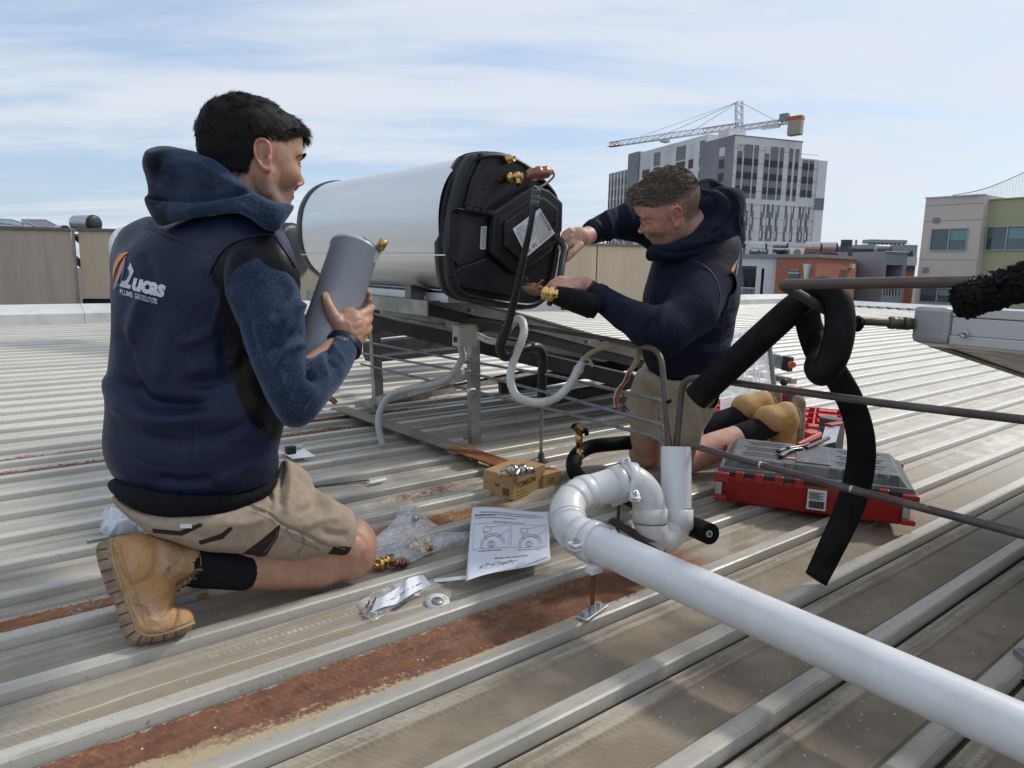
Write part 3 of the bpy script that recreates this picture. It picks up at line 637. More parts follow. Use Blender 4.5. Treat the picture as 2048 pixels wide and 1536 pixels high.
# ---- rooftop heaters and units far off
mst = mat('dull steel far', (.50, .51, .52), .35, .7); mpan = mat('dark solar glass', (.015, .017, .022), .12, spec=.9); mbk2 = mat('black plastic far', (.02, .02, .022), .5)
def far_heater(px, py, d, label, L=1.2, ang=0, r=.24, grp='rooftop water heaters', zoff=0):
    base = CC+ray(px, py)*(d/(ray(px, py)@HD)); x = nrm(RT*math.cos(ang)+HD*math.sin(ang)); y = np.cross(ZZ, x)
    t = thing('rooftop_heater', base-ZZ*.5, label, 'water heater', grp)
    part('tank', MB().cyl(base-x*L/2, base+x*L/2, r, 16), mst, t)
    part('end_cap', MB().lathe(base+x*L/2, x, [(-.02, r*1.04), (.05, r*1.0), (.08, r*.7), (.085, 0)], 16), mbk2, t)
    part('collector', MB().add([base-x*L/2-y*.2-ZZ*.28, base+x*L/2-y*.2-ZZ*.28, base+x*L/2+x*.9-ZZ*1.0, base-x*L/2+x*.9-ZZ*1.0, base-x*L/2-y*.2-ZZ*.34, base+x*L/2-y*.2-ZZ*.34, base+x*L/2+x*.9-ZZ*1.06, base-x*L/2+x*.9-ZZ*1.06], [(0, 1, 2, 3), (4, 5, 6, 7), (0, 1, 5, 4), (1, 2, 6, 5), (2, 3, 7, 6), (3, 0, 4, 7)]), mpan, t)
    for s in (-1, 1): part('leg', MB().bar(base+x*s*L*.35-ZZ*.2, base+x*s*L*.35-ZZ*1.1, .05, .05), mst, t)
far_heater(1625, 494, 36, 'white cylinder water heater above the corner of the red brick building', .72, ang=-.3)
far_heater(1657, 494, 37, 'water heater with a black end cap at the right end of the brick roof', .72, ang=-.3)
far_heater(1765, 496, 40, 'small pale water heater on the dark grey building', .75, r=.18)
far_heater(1515, 492, 38, 'pale water heater on the roof of the white building', .8, ang=-.3, r=.2)
far_heater(1560, 490, 44, 'pale water heater behind the white building, left of the air conditioner', .8, ang=-.3, r=.18)
f = FC(1580, 34.5, 1606, 34.5)
t = thing('air_conditioner', f.p(.3, .1, f.z(1590, 513)), 'boxy white air conditioner with a round fan on the brick roof', 'air conditioner')
part('casing', f.rect(MB(), 1583, 497, 1605, 512, 0, .35), mwhite, t, .01); cc = f.p(f.a(1591), -.02, f.z(1591, 505))
part('fan_grille', MB().lathe(cc, -f.e2, [(0, .17), (.01, .17), (.012, .12), (.004, .11), (.004, 0)], 20), mgry, t); part('pipe_cover', f.rect(MB(), 1577, 500, 1579, 512, .1, .2), mgry, t)
# above the beige wall, left
far_heater(170, 447, 19, 'round black ended water heater standing above the left wall', .62, ang=-.35, r=.215)
far_heater(122, 461, 19, 'second black ended heater just showing over the wall, left of the larger one', .3, ang=-.35, r=.13)
mfr = mat('aluminium panel frame', (.42, .42, .43), .35, .7)
def panel(p0, p1, dv, label, grp='solar panels beyond the wall'):
    p0 = np.asarray(p0); p1 = np.asarray(p1); t = thing('solar_array', (p0+p1)/2-ZZ*.6, label, 'solar panel', grp); e = nrm(p1-p0); n2 = nrm(np.cross(e, dv))
    part('glass', MB().box((p0+p1)/2+dv/2, (np.linalg.norm(p1-p0), np.linalg.norm(dv), .03), (e, nrm(dv), n2)), mpan, t)
    mb = MB()
    for q0, q1 in ((p0, p1), (p0+dv, p1+dv), (p0, p0+dv), (p1, p1+dv)): mb.bar(q0, q1, .05, .05)
    part('frame', mb, mfr, t); part('leg', MB().bar(p0-ZZ*.05, p0-ZZ*.9, .04, .04), mfr, t)
panel(P(-30, 437, 19), P(56, 461, 19), HD*1.0+ZZ*.02, 'solar panel leaning at the far left over the wall')
panel(P(-30, 447, 17), P(30, 464, 17), HD*.9+ZZ*.02, 'lower solar panel under the first at the left edge')
panel(P(44, 440, 18), P(82, 459, 18), HD*.9+ZZ*.05, 'small tilted solar panel between the left panels and the black ended heaters')
panel(P(1208, 470, 26), P(1250, 493, 26), HD*1+ZZ*.3, "solar panel beyond the wall below the crouching man's raised forearm")
panel(P(1240, 466, 27), P(1300, 492, 27), HD*1+ZZ*.3, "solar panel beyond the wall just left of the older man's chin")
t = thing('flue_pipe', P(1269, 478, 25), 'short white flue between the solar panels beyond the wall', 'flue'); part('pipe', MB().cyl(P(1269, 492, 25), P(1269, 470, 25), .05, 10), mwhite, t)
t = thing('distant_rooftops', HF(-4, 60, GZ), 'pale distant roof line seen between the left man and the tank', 'building')
f = FC(540, 60, 610, 60); part('wall', f.rect(MB(), 556, 457, 610, 700, 0, 6), mwhite, t); part('plant_box', f.rect(MB(), 566, 450, 580, 457, 0, 2), mlg, t); part('plant_box', f.rect(MB(), 592, 452, 602, 457, 0, 2), mlg, t)
# ================================================================== the solar water heater being worked on
mstain = mat('brushed stainless', (.80, .80, .80), .46, .85, col2=(.75, .755, .76), sc=2, rvar=.05, stretch=(14, .6, 14), bsc=2.5, bst=.12, bd=.01)
mblk_p = mat('black moulded plastic', (.010, .0102, .0115), .42, col2=(.014, .014, .016), sc=30, bsc=350, bst=.25, bd=.0006, rvar=.08, dirt=(.02, .02, .022), dsc=9, damt=.3, spec=.35)
mblk_q = mat('black plastic satin', (.006, .006, .007), .5, bsc=400, bst=.2, bd=.0004)
mgal = mat('galvanised steel', (.40, .40, .385), .42, .75, col2=(.24, .245, .245), sc=14, dirt=(.20, .18, .13), dsc=5, damt=.6, bsc=50, bst=.2)
mgalw = mat('weathered rail', (.30, .27, .20), .6, .45, col2=(.22, .19, .12), sc=8, dirt=(.17, .12, .05), dsc=4, damt=.7, bsc=60)
mrust = mat('rusted steel', (.30, .105, .022), .85, .1, col2=(.14, .045, .015), sc=30, bsc=90, bst=.5, dirt=(.45, .20, .05), dsc=12, damt=.6)
mbrass = mat('brass', (.66, .44, .17), .28, 1.0, col2=(.50, .32, .12), sc=60, dirt=(.20, .12, .05), dsc=30, damt=.4)
mcopper = mat('tarnished copper', (.42, .22, .13), .38, 1.0, col2=(.24, .13, .09), sc=30, dirt=(.10, .07, .055), dsc=16, damt=.6)
mchrome = mat('nickel plate', (.58, .56, .53), .22, 1.0, col2=(.42, .40, .38), sc=40)
mwlab = mat('white sticker', (.70, .70, .70), .45, col2=(.66, .66, .67)); mink = mat('black print', (.012, .012, .013), .5); mgink = mat('grey print', (.22, .22, .23), .5)
mpc = mat('collector rail alloy', (.24, .235, .225), .38, .8, col2=(.17, .165, .155), sc=9, dirt=(.10, .095, .085), dsc=5, damt=.5)
mbc = mat('dark collector back', (.028, .026, .025), .55, .3, col2=(.045, .042, .04), sc=9)
TU, TZ, TV0, TV1 = 1.42, .862, 1.84, 2.99
eU, eV = A(1, 0, 0), A(0, 1, 0)
tank = thing('water_tank', (TU, 2.4, .6), 'large stainless steel hot water tank with a black plastic end facing the camera', 'water tank')
def squirc(w, h, n=2.6, N=64):       # rounded outline, wider than high, flatter sides
    out = []
    for k in range(N):
        a = 2*math.pi*k/N; c, s_ = math.cos(a), math.sin(a); out.append((w*math.copysign(abs(c)**(2/n), c), h*math.copysign(abs(s_)**(2/n), s_)))
    return out
def loft(mb, rings, close=True, smooth=True, mi=0):
    n = len(rings[0]); mb.add([p for r in rings for p in r], [(i*n+k, i*n+(k+1) % n, (i+1)*n+(k+1) % n, (i+1)*n+k) for i in range(len(rings)-1) for k in range(n)], smooth, mi)
    return mb
def tring(w, h, v, n=2.35): return [A(TU+a, v, TZ+b) for a, b in squirc(w, h, n)]
part('shell', loft(MB(), [tring(.219, .219, v) for v in np.linspace(TV0+.05, TV1, 9)]), mstain, tank)
part('seam', MB().box((TU-.216, (TV0+TV1)/2, TZ-.10), (.004, 1.12, .004)), mstain, tank)
# far end
mb = loft(MB(), [tring(.222, .222, TV1-.03), tring(.225, .225, TV1-.012), tring(.225, .225, TV1+.012), tring(.19, .19, TV1+.045), tring(.02, .02, TV1+.065)]); part('end_cap', mb, mblk_p, tank)
# near end: stepped moulded cap with a lozenge outline
_ol = [(900, 545), (897, 480), (902, 420), (916, 362), (937, 318), (955, 305), (1000, 302), (1042, 316), (1078, 342), (1108, 374), (1119, 396), (1124, 440), (1122, 500), (1113, 556), (1098, 598), (1070, 618), (1025, 616), (960, 605), (925, 596), (909, 578)]
_oc = A(1.435, .832)
def _close(pl, n=5):
    p = [np.array(q) for q in pl]; m = len(p); out = []
    for i in range(m):
        a, b, c, d = p[i-1], p[i], p[(i+1) % m], p[(i+2) % m]
        for k in range(n):
            t_ = k/n; out.append(.5*((2*b)+(c-a)*t_+(2*a-5*b+4*c-d)*t_*t_+(3*b-3*c+d-a)*t_**3))
    return out
V0 = TV0
OUT = _close([onv(x, y, V0)[[0, 2]] for x, y in _ol])
def capring(k, v): return [A(_oc[0]+(q[0]-_oc[0])*k, v, _oc[1]+(q[1]-_oc[1])*k) for q in OUT]
cap = part('end_cap', loft(MB(), [capring(.93, V0+.085), capring(1.0, V0+.080), capring(1.015, V0+.05), capring(.985, V0+.046), capring(.985, V0+.040), capring(1.0, V0+.036), capring(.995, V0+.012), capring(.975, V0+.001), capring(.95, V0-.003), capring(.925, V0-.002), capring(.905, V0+.012)]), mblk_p, tank)
# the face, recessed, with a raised pentagon cover and a pocket
def FP(px, py, off=0.0): p = onv(px, py, V0+.012); return p-eV*off       # point on the cap face seen at a pixel
face = capring(.93, V0+.012)
mb = MB(); mb.add(face, [tuple(range(len(face)))]); part('face_plate', mb, mblk_p, tank, fixn=False)
def plate(name, pix, off, th, m, parent, bev=.004, label=None):
    pts = [FP(x, y, off) for x, y in pix]; n = len(pts)
    mb = MB(); mb.add(pts+[p+eV*th for p in pts], [tuple(range(n)), tuple(range(n, 2*n))[::-1]]+[(i, (i+1) % n, n+(i+1) % n, n+i) for i in range(n)])
    return part(name, mb, m, parent, bev, label=label)
# zoom coordinates (860,290)+z/4.389
def Zc(pts): return [(860+x/4.389, 290+y/4.389) for x, y in pts]
plate('cover_surround', Zc([(505, 590), (870, 350), (1000, 400), (1120, 510), (1115, 760), (1035, 860), (1030, 930), (770, 1110), (690, 1120), (490, 960), (500, 760)]), .030, .03, mblk_p, tank, .008)
plate('cover_groove', Zc([(550, 650), (895, 430), (1065, 550), (1050, 860), (760, 1060), (540, 900)]), .032, .004, mblk_q, tank, .001)
cov = plate('cover', Zc([(585, 680), (890, 470), (925, 470), (1052, 570), (1040, 830), (765, 1020), (735, 1020), (580, 890)]), .044, .014, mblk_p, tank, .004)
plate('upper_ledge', Zc([(285, 540), (350, 300), (440, 115), (600, 95), (800, 150), (860, 300), (480, 570)]), .008, .008, mblk_p, tank, .003)
plate('shelf', Zc([(175, 558), (495, 605), (492, 630), (180, 575)]), .042, .03, mblk_p, tank, .003)
for k in range(4): plate('vent_slot', Zc([(250+k*62, 548+k*10), (302+k*62, 556+k*10), (300+k*62, 582+k*10), (248+k*62, 574+k*10)]), .046, .006, mblk_q, tank, .0005)
plate('pocket', Zc([(235, 600), (430, 640), (498, 660), (495, 900), (480, 985), (230, 1060)]), .0035, .003, mopen, tank, .0005)
plate('pocket_wall', Zc([(150, 580), (235, 600), (230, 1060), (170, 1010), (140, 800)]), .018, .015, mblk_p, tank, .004)
plate('lower_band', Zc([(230, 1075), (490, 985), (690, 1130), (790, 1120), (860, 1180), (700, 1330), (250, 1250), (140, 1150)]), .012, .012, mblk_p, tank, .006)
# embossed text lines
mb = MB()
for k in range(26):
    y0 = 130+k*16.5; x0 = 470-k*7.5+ (6 if k % 5 else 24); x1 = x0+ (115 if k % 5 != 4 else 60)
    if y0 > 545: break
    for (a, b2) in ((0, .55), (.6, 1)):
        xa_, xb_ = x0+(x1-x0)*a, x0+(x1-x0)*b2; ps = [FP(860+x/4.389, 290+y/4.389, .0085) for x, y in ((xa_, y0+xa_*.06), (xb_, y0+xb_*.06), (xb_, y0+xb_*.06+5), (xa_, y0+xa_*.06+5))]
        mb.add([p-eV*.0 for p in ps]+[p-eV*.0015 for p in ps], [(0, 1, 2, 3), (4, 5, 6, 7), (0, 1, 5, 4), (1, 2, 6, 5), (2, 3, 7, 6), (3, 0, 4, 7)])
mem = mat('embossed lettering', (.06, .06, .063), .5)
part('embossed_notice', mb, mem, tank)
mb = MB()
for k in range(9):
    ps = [FP(860+x/4.389, 290+y/4.389, .0045) for x, y in ((240, 790+k*14), (325, 797+k*14), (325, 801+k*14), (240, 794+k*14))]
    mb.add(ps, [(0, 1, 2, 3)])
part('embossed_notice', mb, mem, tank, fixn=False)
def pxtext(s, size_px, px, py, ang, off, **k):       # lettering lying on the face: size and place in picture pixels
    v, f = text_mesh(s, size_px, **k); ca, sa = math.cos(math.radians(ang)), math.sin(math.radians(ang)); mb = MB()
    mb.add([FP(px+a*ca+b*sa, py+a*sa*1.0-b*ca, off) for a, b, _ in v], f); return mb
part('embossed_word', pxtext('POTABLE', 9, 995, 341, 12, .0095), mem, tank, fixn=False)
lab = plate('data_label', Zc([(648, 740), (885, 562), (1016, 778), (772, 982)]), .0465, .001, mwlab, tank, 0)
def LP2(s_, t_, off=.0472):            # label coordinates 0..1
    a, b, c, d = [np.array(q) for q in Zc([(648, 740), (885, 562), (1016, 778), (772, 982)])]
    p = a*(1-s_)*(1-t_)+b*s_*(1-t_)+c*s_*t_+d*(1-s_)*t_; return FP(p[0], p[1], off)
mb = MB()
def lline(s0, t0, s1, t1, mb): mb.add([LP2(s0, t0), LP2(s1, t0), LP2(s1, t1), LP2(s0, t1)], [(0, 1, 2, 3)])
random.seed(3)
for r in range(24):
    t0 = .16+r*.033; s = .05
    while s < .93:
        e = min(.95, s+random.uniform(.04, .16))
        if not (t0 > .66 and s < .45): lline(s, t0, e, t0+.012, mb)
        s = e+random.uniform(.015, .05)
for k in range(9): lline(.90-.0, .12+k*.08, .985, .12+k*.08+.05, mb)
part('fine_print', mb, mgink, tank, fixn=False)
mb = MB()
def ltext(s, h, s0, t0, mb):
    v, f = text_mesh(s, 1.0); mb.add([LP2(s0+q[0]*h*1.0, t0-q[1]*h) for q in v], f)
ltext('Rheem', .085, .10, .13, mb); ltext('MPH 180LF', .055, .48, .12, mb)
v, f = text_mesh('W', 1.0); mb.add([LP2(.25+q[0]*.17, .93-q[1]*.2) for q in v], f)
for k in range(7): lline(.05+k*.018, .78, .05+k*.018+.009, .93, mb)
part('label_print', mb, mink, tank, fixn=False)
plate('side_sticker', Zc([(440, 716), (490, 712), (478, 916), (430, 914)]), .0055, .001, mwlab, tank, 0)
mb = MB()
for k in range(12):
    ps = [FP(860+x/4.389, 290+y/4.389, .0072) for x, y in ((446-k*.8, 730+k*15), (480-k*.8, 728+k*15), (480-k*.8, 733+k*15), (446-k*.8, 735+k*15))]; mb.add(ps, [(0, 1, 2, 3)])
part('sticker_print', mb, mgink, tank, fixn=False)
# brass ports and valve
def FD(zx, zy, off): return FP(860+zx/4.389, 290+zy/4.389, off)
mb = MB(); c = FD(625, 140, 0); c2 = FD(655, 130, .045)
mb.lathe(c, c2-c, [(0, .012), (.02, .012), (.021, .015), (.034, .015), (.035, .011), (.05, .011), (.05, .006), (.04, .006), (.04, 0)], 16); part('upper_port', mb, mbrass, tank)
mb = MB(); c = FD(605, 300, -.002); mb.lathe(c, -eV, [(0, .03), (.006, .030), (.006, .022), (.001, .02), (.001, 0)], 24); part('port_boss', mb, mblk_q, tank)
c = FD(612, 305, .0); d1 = FD(670, 290, .06); d2 = FD(740, 290, .10)
mb = MB(); mb.lathe(c, d1-c, [(0, .013), (.03, .013), (.031, .017), (.043, .017), (.044, .012), (.066, .012)], 16)
mb.lathe(d1-(d2-d1)*.3, d2-d1, [(0, .013), (.008, .016), (.02, .016), (.022, .012), (.03, .012)], 6)
mb.tube([d1, d1+(FD(655, 360, .07)-d1)*1.0], [.009, .0095], 12, hole=.6)
part('relief_valve', mb, mbrass, tank)
e1 = FD(700, 285, .085); e2 = FD(860, 258, .12)
mb = MB(); mb.lathe(e1, e2-e1, [(0, .013), (.012, .019), (.03, .019), (.034, .022), (.046, .022), (.048, .017), (.056, .019), (.07, .019), (.072, .014), (.084, .010), (.09, 0)], 18)
mb.tube([e1+(e2-e1)*.25, e1+(e2-e1)*.12+(FD(735, 350, .09)-e1)*.8], [.013, .0145], 14, hole=.72); part('valve_body', mb, mcopper, tank)
mb = MB(); mb.tube(fillet([e2-(e2-e1)*.12, e2+A(.004, 0, .0), FD(878, 300, .12), FD(860, 350, .10), FD(800, 400, .08)], .01, 4), .0035, 8); part('valve_lever', mb, mchrome, tank)
part('hex_socket', MB().hexn(FD(895, 927, .0), FD(895, 927, .034), .004), mchrome, tank)
for zx, zy in ((418, 88), (1010, 830), (750, 1072), (1020, 690)): part('bolt', MB().hexn(FD(zx, zy, -.01), FD(zx, zy, .05 if zx > 700 else .02), .006), mblk_q, tank)
# ---- stand and collectors
t = thing('heater_stand', (1.58, 2.6, 0), 'galvanised frame of posts and rusty base rails carrying the steel tank', 'stand')
mb = MB()
def post(px0, v, ztop, lean=0):
    b = A(1.585, v, .04); T_ = A(1.585, v, ztop); mb = MB(); mb.angle(b, T_, .042, .042, .0035, up=(-1, -.4, 0)); return mb
part('post', MB().sect((1.585, 2.235, .03), (1.575, 2.25, .64), [(0, 0), (.042, 0), (.042, .004), (.004, .004), (.004, .032), (0, .032)], up=(0, 1, 0)), mgal, t)
part('post', MB().sect((1.585, 3.05, .03), (1.575, 3.08, .66), [(0, 0), (.046, 0), (.046, .004), (.004, .004), (.004, .034), (0, .034)], up=(0, 1, 0)), mgal, t)
r0, r1 = G(1055, 936, .045), G(690, 814, .045)
rm = r0+(r1-r0)*.28
part('base_rail', MB().sect(rm, r1, [(-.01, 0), (.075, 0), (.075, .004), (-.006, .004), (-.006, -.04), (-.01, -.04)]), mgalw, t)
part('base_rail', MB().sect(r0, rm, [(-.01, 0), (.075, 0), (.075, .004), (-.006, .004), (-.006, -.04), (-.01, -.04)]), mrust, t, label='orange rusted end of the base rail')
q0, q1 = G(700, 806, .045), G(1300, 690, .04)
part('rear_rail', MB().sect(G(735, 802, .05), G(1290, 700, .05), [(0, 0), (.006, 0), (.006, -.05), (0, -.05)]), mgal, t)
part('brace', MB().bar(onu(945, 745, 1.585), onu(712, 815, 1.585), .045, .004, up=(1, 0, 0)), mgal, t)
for s in ((945, 905), (746, 838)): 
    for dz in (.06, .2, .33, .45): part('bolt', MB().hexn(A(1.57, G(*s)[1]+.02, dz), A(1.555, G(*s)[1]+.02, dz), .008), mgal, t)
def rods(p0, p1, r, m, t, name='rod'): part(name, MB().tube([p0, p1], r, 8), m, t)
# collectors
t = thing('solar_collector', (2.2, 2.6, .1), 'dark flat solar collector with alloy rails sloping down from under the tank', 'solar collector')
z0 = .64
def slope(u): return z0+.015-(u-1.27)*.241
def CB(mb, u0, u1, v0, v1, zo, th, mi=0):
    p = lambda u, v, z: A(u, v, slope(u)+z); return mb.add([p(u, v, z) for z in (zo, zo+th) for u, v in ((u0, v0), (u1, v0), (u1, v1), (u0, v1))], [(0, 1, 2, 3), (4, 5, 6, 7), (0, 1, 5, 4), (1, 2, 6, 5), (2, 3, 7, 6), (3, 0, 4, 7)])
mcg = mat('pale reflecting glass', (.25, .27, .29), .06, .0, spec=1.0, coat=1.0)
part('side_rail', CB(MB(), 1.25, 3.35, 2.14, 2.18, -.045, .045), mpc, t)
part('side_skirt', CB(MB(), 1.30, 3.35, 2.15, 2.17, -.085, .040), mbc, t)
part('side_flange', CB(MB(), 1.25, 3.35, 2.125, 2.19, .001, .004), mpc, t)
part('side_rail', CB(MB(), 1.5, 3.35, 2.22, 2.26, -.035, .055), mpc, t)
part('glass', CB(MB(), 1.66, 3.3, 2.262, 3.18, .0, .012), mcg, t)
part('back_sheet', CB(MB(), 1.66, 3.3, 2.262, 3.18, -.05, .045), mbc, t)
part('side_rail', CB(MB(), 1.66, 3.32, 3.185, 3.22, -.05, .07), mpc, t)
part('top_rail', CB(MB(), 1.62, 1.66, 2.262, 3.22, -.05, .07), mpc, t)
part('tank_cradle', MB().box((TU+.02, 2.5, .622), (.26, 1.0, .03)), mstain, t)
part('tank_cradle', MB().sect((TU-.14, 2.0, .615), (TU-.14, 3.0, .615), [(0, 0), (.05, 0), (.05, -.05), (.045, -.05), (.045, -.005), (0, -.005)]), mgal, t)
for v0, v1, zz in ((1.9, 3.2, -.16), (1.9, 3.3, -.27)): part('cross_rail', MB().box((1.75+ (0 if zz > -.2 else .3), (v0+v1)/2+.5, z0+zz), (.05, v1-v0, .045)), mpc, t)
part('under_beam', MB().bar(P(738, 640, 3.05), P(1300, 772, 2.62), .03, .055), mbc, t)
part('under_beam', MB().bar(P(738, 628, 3.3), P(960, 668, 3.1), .02, .02), mgal, t)
for u in (1.3, 1.5, 1.75, 2.1): part('screw', MB().hexn(A(u, 2.136, slope(u)-.03), A(u, 2.128, slope(u)-.03), .006), mchrome, t)
# second heater of the row, behind, partly hidden by the left man
t = thing('second_water_tank', (1.45, 5.2, .5), 'second steel water tank partly hidden behind the left man, its end at his left shoulder', 'water tank', 'second row heater')
c0 = P(572, 503, 5.6); c1 = c0+A(-.62, 1.30, 0)*1.0; c1 = P(234, 513, 6.4)
ax = nrm((c1-c0)*A(1, 1, 0)); mb = MB(); mb.lathe(c0, ax, [(0, .215), (1.75, .215)], 32); part('shell', mb, mstain, t)
part('end_cap', MB().lathe(c0-ax*.10, ax, [(0, 0), (0, .18), (.03, .222), (.14, .222)], 32), mblk_p, t); part('end_cap', MB().lathe(c0+ax*1.74, ax, [(0, .22), (.03, .21), (.06, .15), (.065, 0)], 32), mstain, t)
part('bracket', MB().box(c0+ax*1.6-ZZ*.23, (.12, .2, .12)), mgal, t)
# low collector beams lying on the roof between the two heaters
t = thing('low_collector', (2.4, 5.2, .1), 'dark collector rails lying low on the roof seen between the stand legs', 'solar collector', 'second row heater')
def beam(a, b, w_, h_, m): part('rail', MB().bar(a, b, w_, h_), m, t)
beam(P(735, 667, 4.6), P(905, 650, 5.2), .05, .07, mbc); beam(P(735, 700, 4.5), P(960, 672, 5.2), .10, .10, mbc); beam(P(735, 690, 4.7), P(940, 690, 5.3), .06, .03, mgal)
beam(P(740, 718, 4.3), P(1000, 690, 5.0), .12, .03, mbc); beam(P(860, 650, 4.9), P(880, 676, 4.8), .03, .05, mgal)
beam(P(1040, 700, 4.6), P(1280, 735, 4.2), .05, .05, mbc); beam(P(1000, 775, 3.6), P(1290, 722, 3.9), .05, .06, mbc); beam(P(1180, 745, 3.9), P(1290, 760, 3.7), .1, .03, mbc)
beam(P(1100, 800, 3.55), P(1275, 765, 3.7), .03, .05, mbc)
# third collector at the right edge: we look at its back
t = thing('right_collector', (1.75, 0, 0), 'silver framed collector whose corner juts in at the right edge, its foil back showing', 'solar collector')
ca = onu(1832, 648, 1.72); cz = ca[2]; va = ca[1]; HH = .082; _pe = onv(2048, 757, va); tz = (cz-HH/2-_pe[2])/(_pe[0]-1.72); print('tilt', tz, va, cz)
mfoil = mat('foil back sheet', (.46, .42, .37), .45, .5, col2=(.17, .15, .13), sc=75, bsc=120, bst=.9, bd=.003, dirt=(.12, .10, .09), dsc=90, damt=.7, stretch=(1, .35, 1))
malf = mat('anodised collector frame', (.62, .62, .62), .42, .7, col2=(.56, .56, .56), sc=8, stretch=(1, .15, 1), bsc=80, bst=.1)
mgcap = mat('grey plastic corner', (.42, .42, .43), .45, .2, col2=(.38, .38, .39), sc=8)
def CQ(u, v, z): return A(u, v, cz-(u-1.72)*tz+z)
def cbox(name, u0, u1, v0, v1, z0_, z1_, m, bev=0):
    mb = MB(); mb.add([CQ(u, v, z) for z in (z0_, z1_) for u, v in ((u0, v0), (u1, v0), (u1, v1), (u0, v1))], [(0, 1, 2, 3), (4, 5, 6, 7), (0, 1, 5, 4), (1, 2, 6, 5), (2, 3, 7, 6), (3, 0, 4, 7)]); return part(name, mb, m, t, bev)
cbox('corner_cap', 1.705, 1.80, va-.075, va+.004, -HH/2, HH/2, mgcap, .012)
for zz0, zz1, pr in ((-.041, -.020, .004), (-.019, .020, 0), (.021, .041, .003)): cbox('top_frame', 1.712-pr, 1.76, -2.1, va-.076, zz0, zz1, malf, .002)
cbox('back_sheet', 1.765, 3.55, -2.1, va-.03, -.036, -.030, mfoil)
cbox('side_frame', 1.80, 3.6, va-.035, va, -.041, .04, mbc, .002); cbox('bottom_frame', 3.55, 3.6, -2.1, va-.036, -.041, .04, malf)
cbox('glass', 1.77, 3.55, -2.1, va-.036, .028, .036, mpan)
sp = onu(1928, 669, 1.70); part('screw', MB().lathe(sp, A(-1, 0, 0), [(0, .008), (.003, .008), (.003, .004), (.001, .004), (.001, 0)], 12), mchrome, t)
for v in (-.2, -1.8): part('leg', MB().sect(A(1.76, v, .0), A(1.76, v, cz-.04), [(0, 0), (.04, 0), (.04, .004), (.004, .004), (.004, .04), (0, .04)], up=(0, 1, 0)), mgal, t)
for v in (-.2, -1.8): part('leg', MB().bar(A(3.5, v, 0), A(3.5, v, cz-(1.78)*tz-.03), .04, .04), mgal, t)

part('strap', MB().tube(spline([P(1098, 610, 2.06), P(1118, 560, 2.08), P(1126, 515, 2.12), P(1130, 496, 2.14), P(1118, 478, 2.16)], 6), [.008, .010, .011, .011, .010], 10), mblk_q, tank)
# ================================================================== pipes
mpvc = mat('white drain pvc', (.70, .705, .71), .30, col2=(.66, .665, .67), sc=3, dirt=(.50, .50, .48), dsc=7, damt=.35, coat=.25, bsc=120, bst=.06)
mpvco = mat('aged drain pvc', (.66, .66, .65), .34, col2=(.60, .60, .585), sc=5, dirt=(.42, .40, .36), dsc=12, damt=.5, coat=.2, bsc=120, bst=.08)
mgap = mat('joint shadow line', (.16, .155, .15), .8)
mfoam = mat('black foam lagging', (.0035, .0035, .004), .62, col2=(.006, .006, .0065), sc=30, bsc=160, bst=.35, bd=.0012, dirt=(.018, .017, .016), dsc=14, damt=.45, spec=.14)
mpoly = mat('black poly pipe', (.007, .008, .0085), .36, col2=(.014, .015, .016), sc=40, dirt=(.045, .05, .052), dsc=30, damt=.3)
mpipe = mat('dark oxidised copper pipe', (.115, .082, .072), .45, .45, col2=(.075, .058, .055), sc=12, dirt=(.20, .19, .18), dsc=11, damt=.28, bsc=70)
mthread = mat('threaded galvanised rod', (.27, .29, .30), .45, .7, col2=(.18, .19, .20), sc=60, bsc=300, bst=.8, bd=.002)
mzinc = mat('zinc plated', (.55, .56, .56), .35, .85, col2=(.40, .41, .41), sc=40)
mrod = mat('rusty rod', (.20, .07, .03), .8, .2, col2=(.10, .045, .025), sc=50, bsc=200, bst=.6)
mwire_c = {n: mat(n, c, .5) for n, c in (('orange wire', (.5, .14, .03)), ('red wire', (.35, .04, .03)), ('cream wire', (.55, .48, .35)), ('black wire', (.03, .025, .03)))}
# big white drain
a0, a1 = P(1172, 1078, 1.52), P(2048, 1466, .965); dirp = nrm(a1-a0); a2 = a1+dirp*.55
R0 = .0385
t = thing('drain_pipe', P(1185, 1225, 1.5)*A(1, 1, 0), 'long white plastic drain pipe with a trap, crossing the bottom right of the roof', 'drain pipe')
part('long_pipe', MB().tube([a0-dirp*.02, a0+dirp*.3, a1, a2], R0, 40), mpvc, t)
part('collar', MB().lathe(a0-dirp*.028, dirp, [(0, R0+.001), (.001, R0+.0045), (.040, R0+.0045), (.041, R0)], 40), mpvc, t)

el = spline([a0-dirp*.02, P(1140, 1052, 1.57), P(1136, 1015, 1.62), P(1160, 990, 1.66), P(1190, 981, 1.68), P(1232, 968, 1.70)], 8)
part('elbow', MB().tube(el, R0+.002, 32), mpvco, t)
def pcol(p, q, ww=.02, ex=.0052, name='collar'):
    d = nrm(q-p); part(name, MB().lathe(p-d*ww/2, d, [(0, R0+.0015), (.001, R0+ex), (ww-.001, R0+ex), (ww, R0+.0015)], 36), mpvco, t); part('joint_line', MB().lathe(p+d*(ww/2+.0002), d, [(0, R0+.0022), (.0012, R0+.0026), (.0024, R0+.0022)], 36), mgap, t)
pcol(el[10], el[11], .012, .0035); pcol(el[20], el[21], .004, .0042); pcol(el[27], el[28], .03, .0032)
st = P(1352, 893, 1.775); sb = P(1352, 1030, 1.76)
tr = spline([P(1225, 970, 1.70), P(1262, 962, 1.71), P(1290, 985, 1.715), P(1299, 1020, 1.72), P(1301, 1050, 1.72), P(1313, 1076, 1.73), P(1332, 1072, 1.745), P(1350, 1050, 1.76), P(1352, 1020, 1.765)], 9)
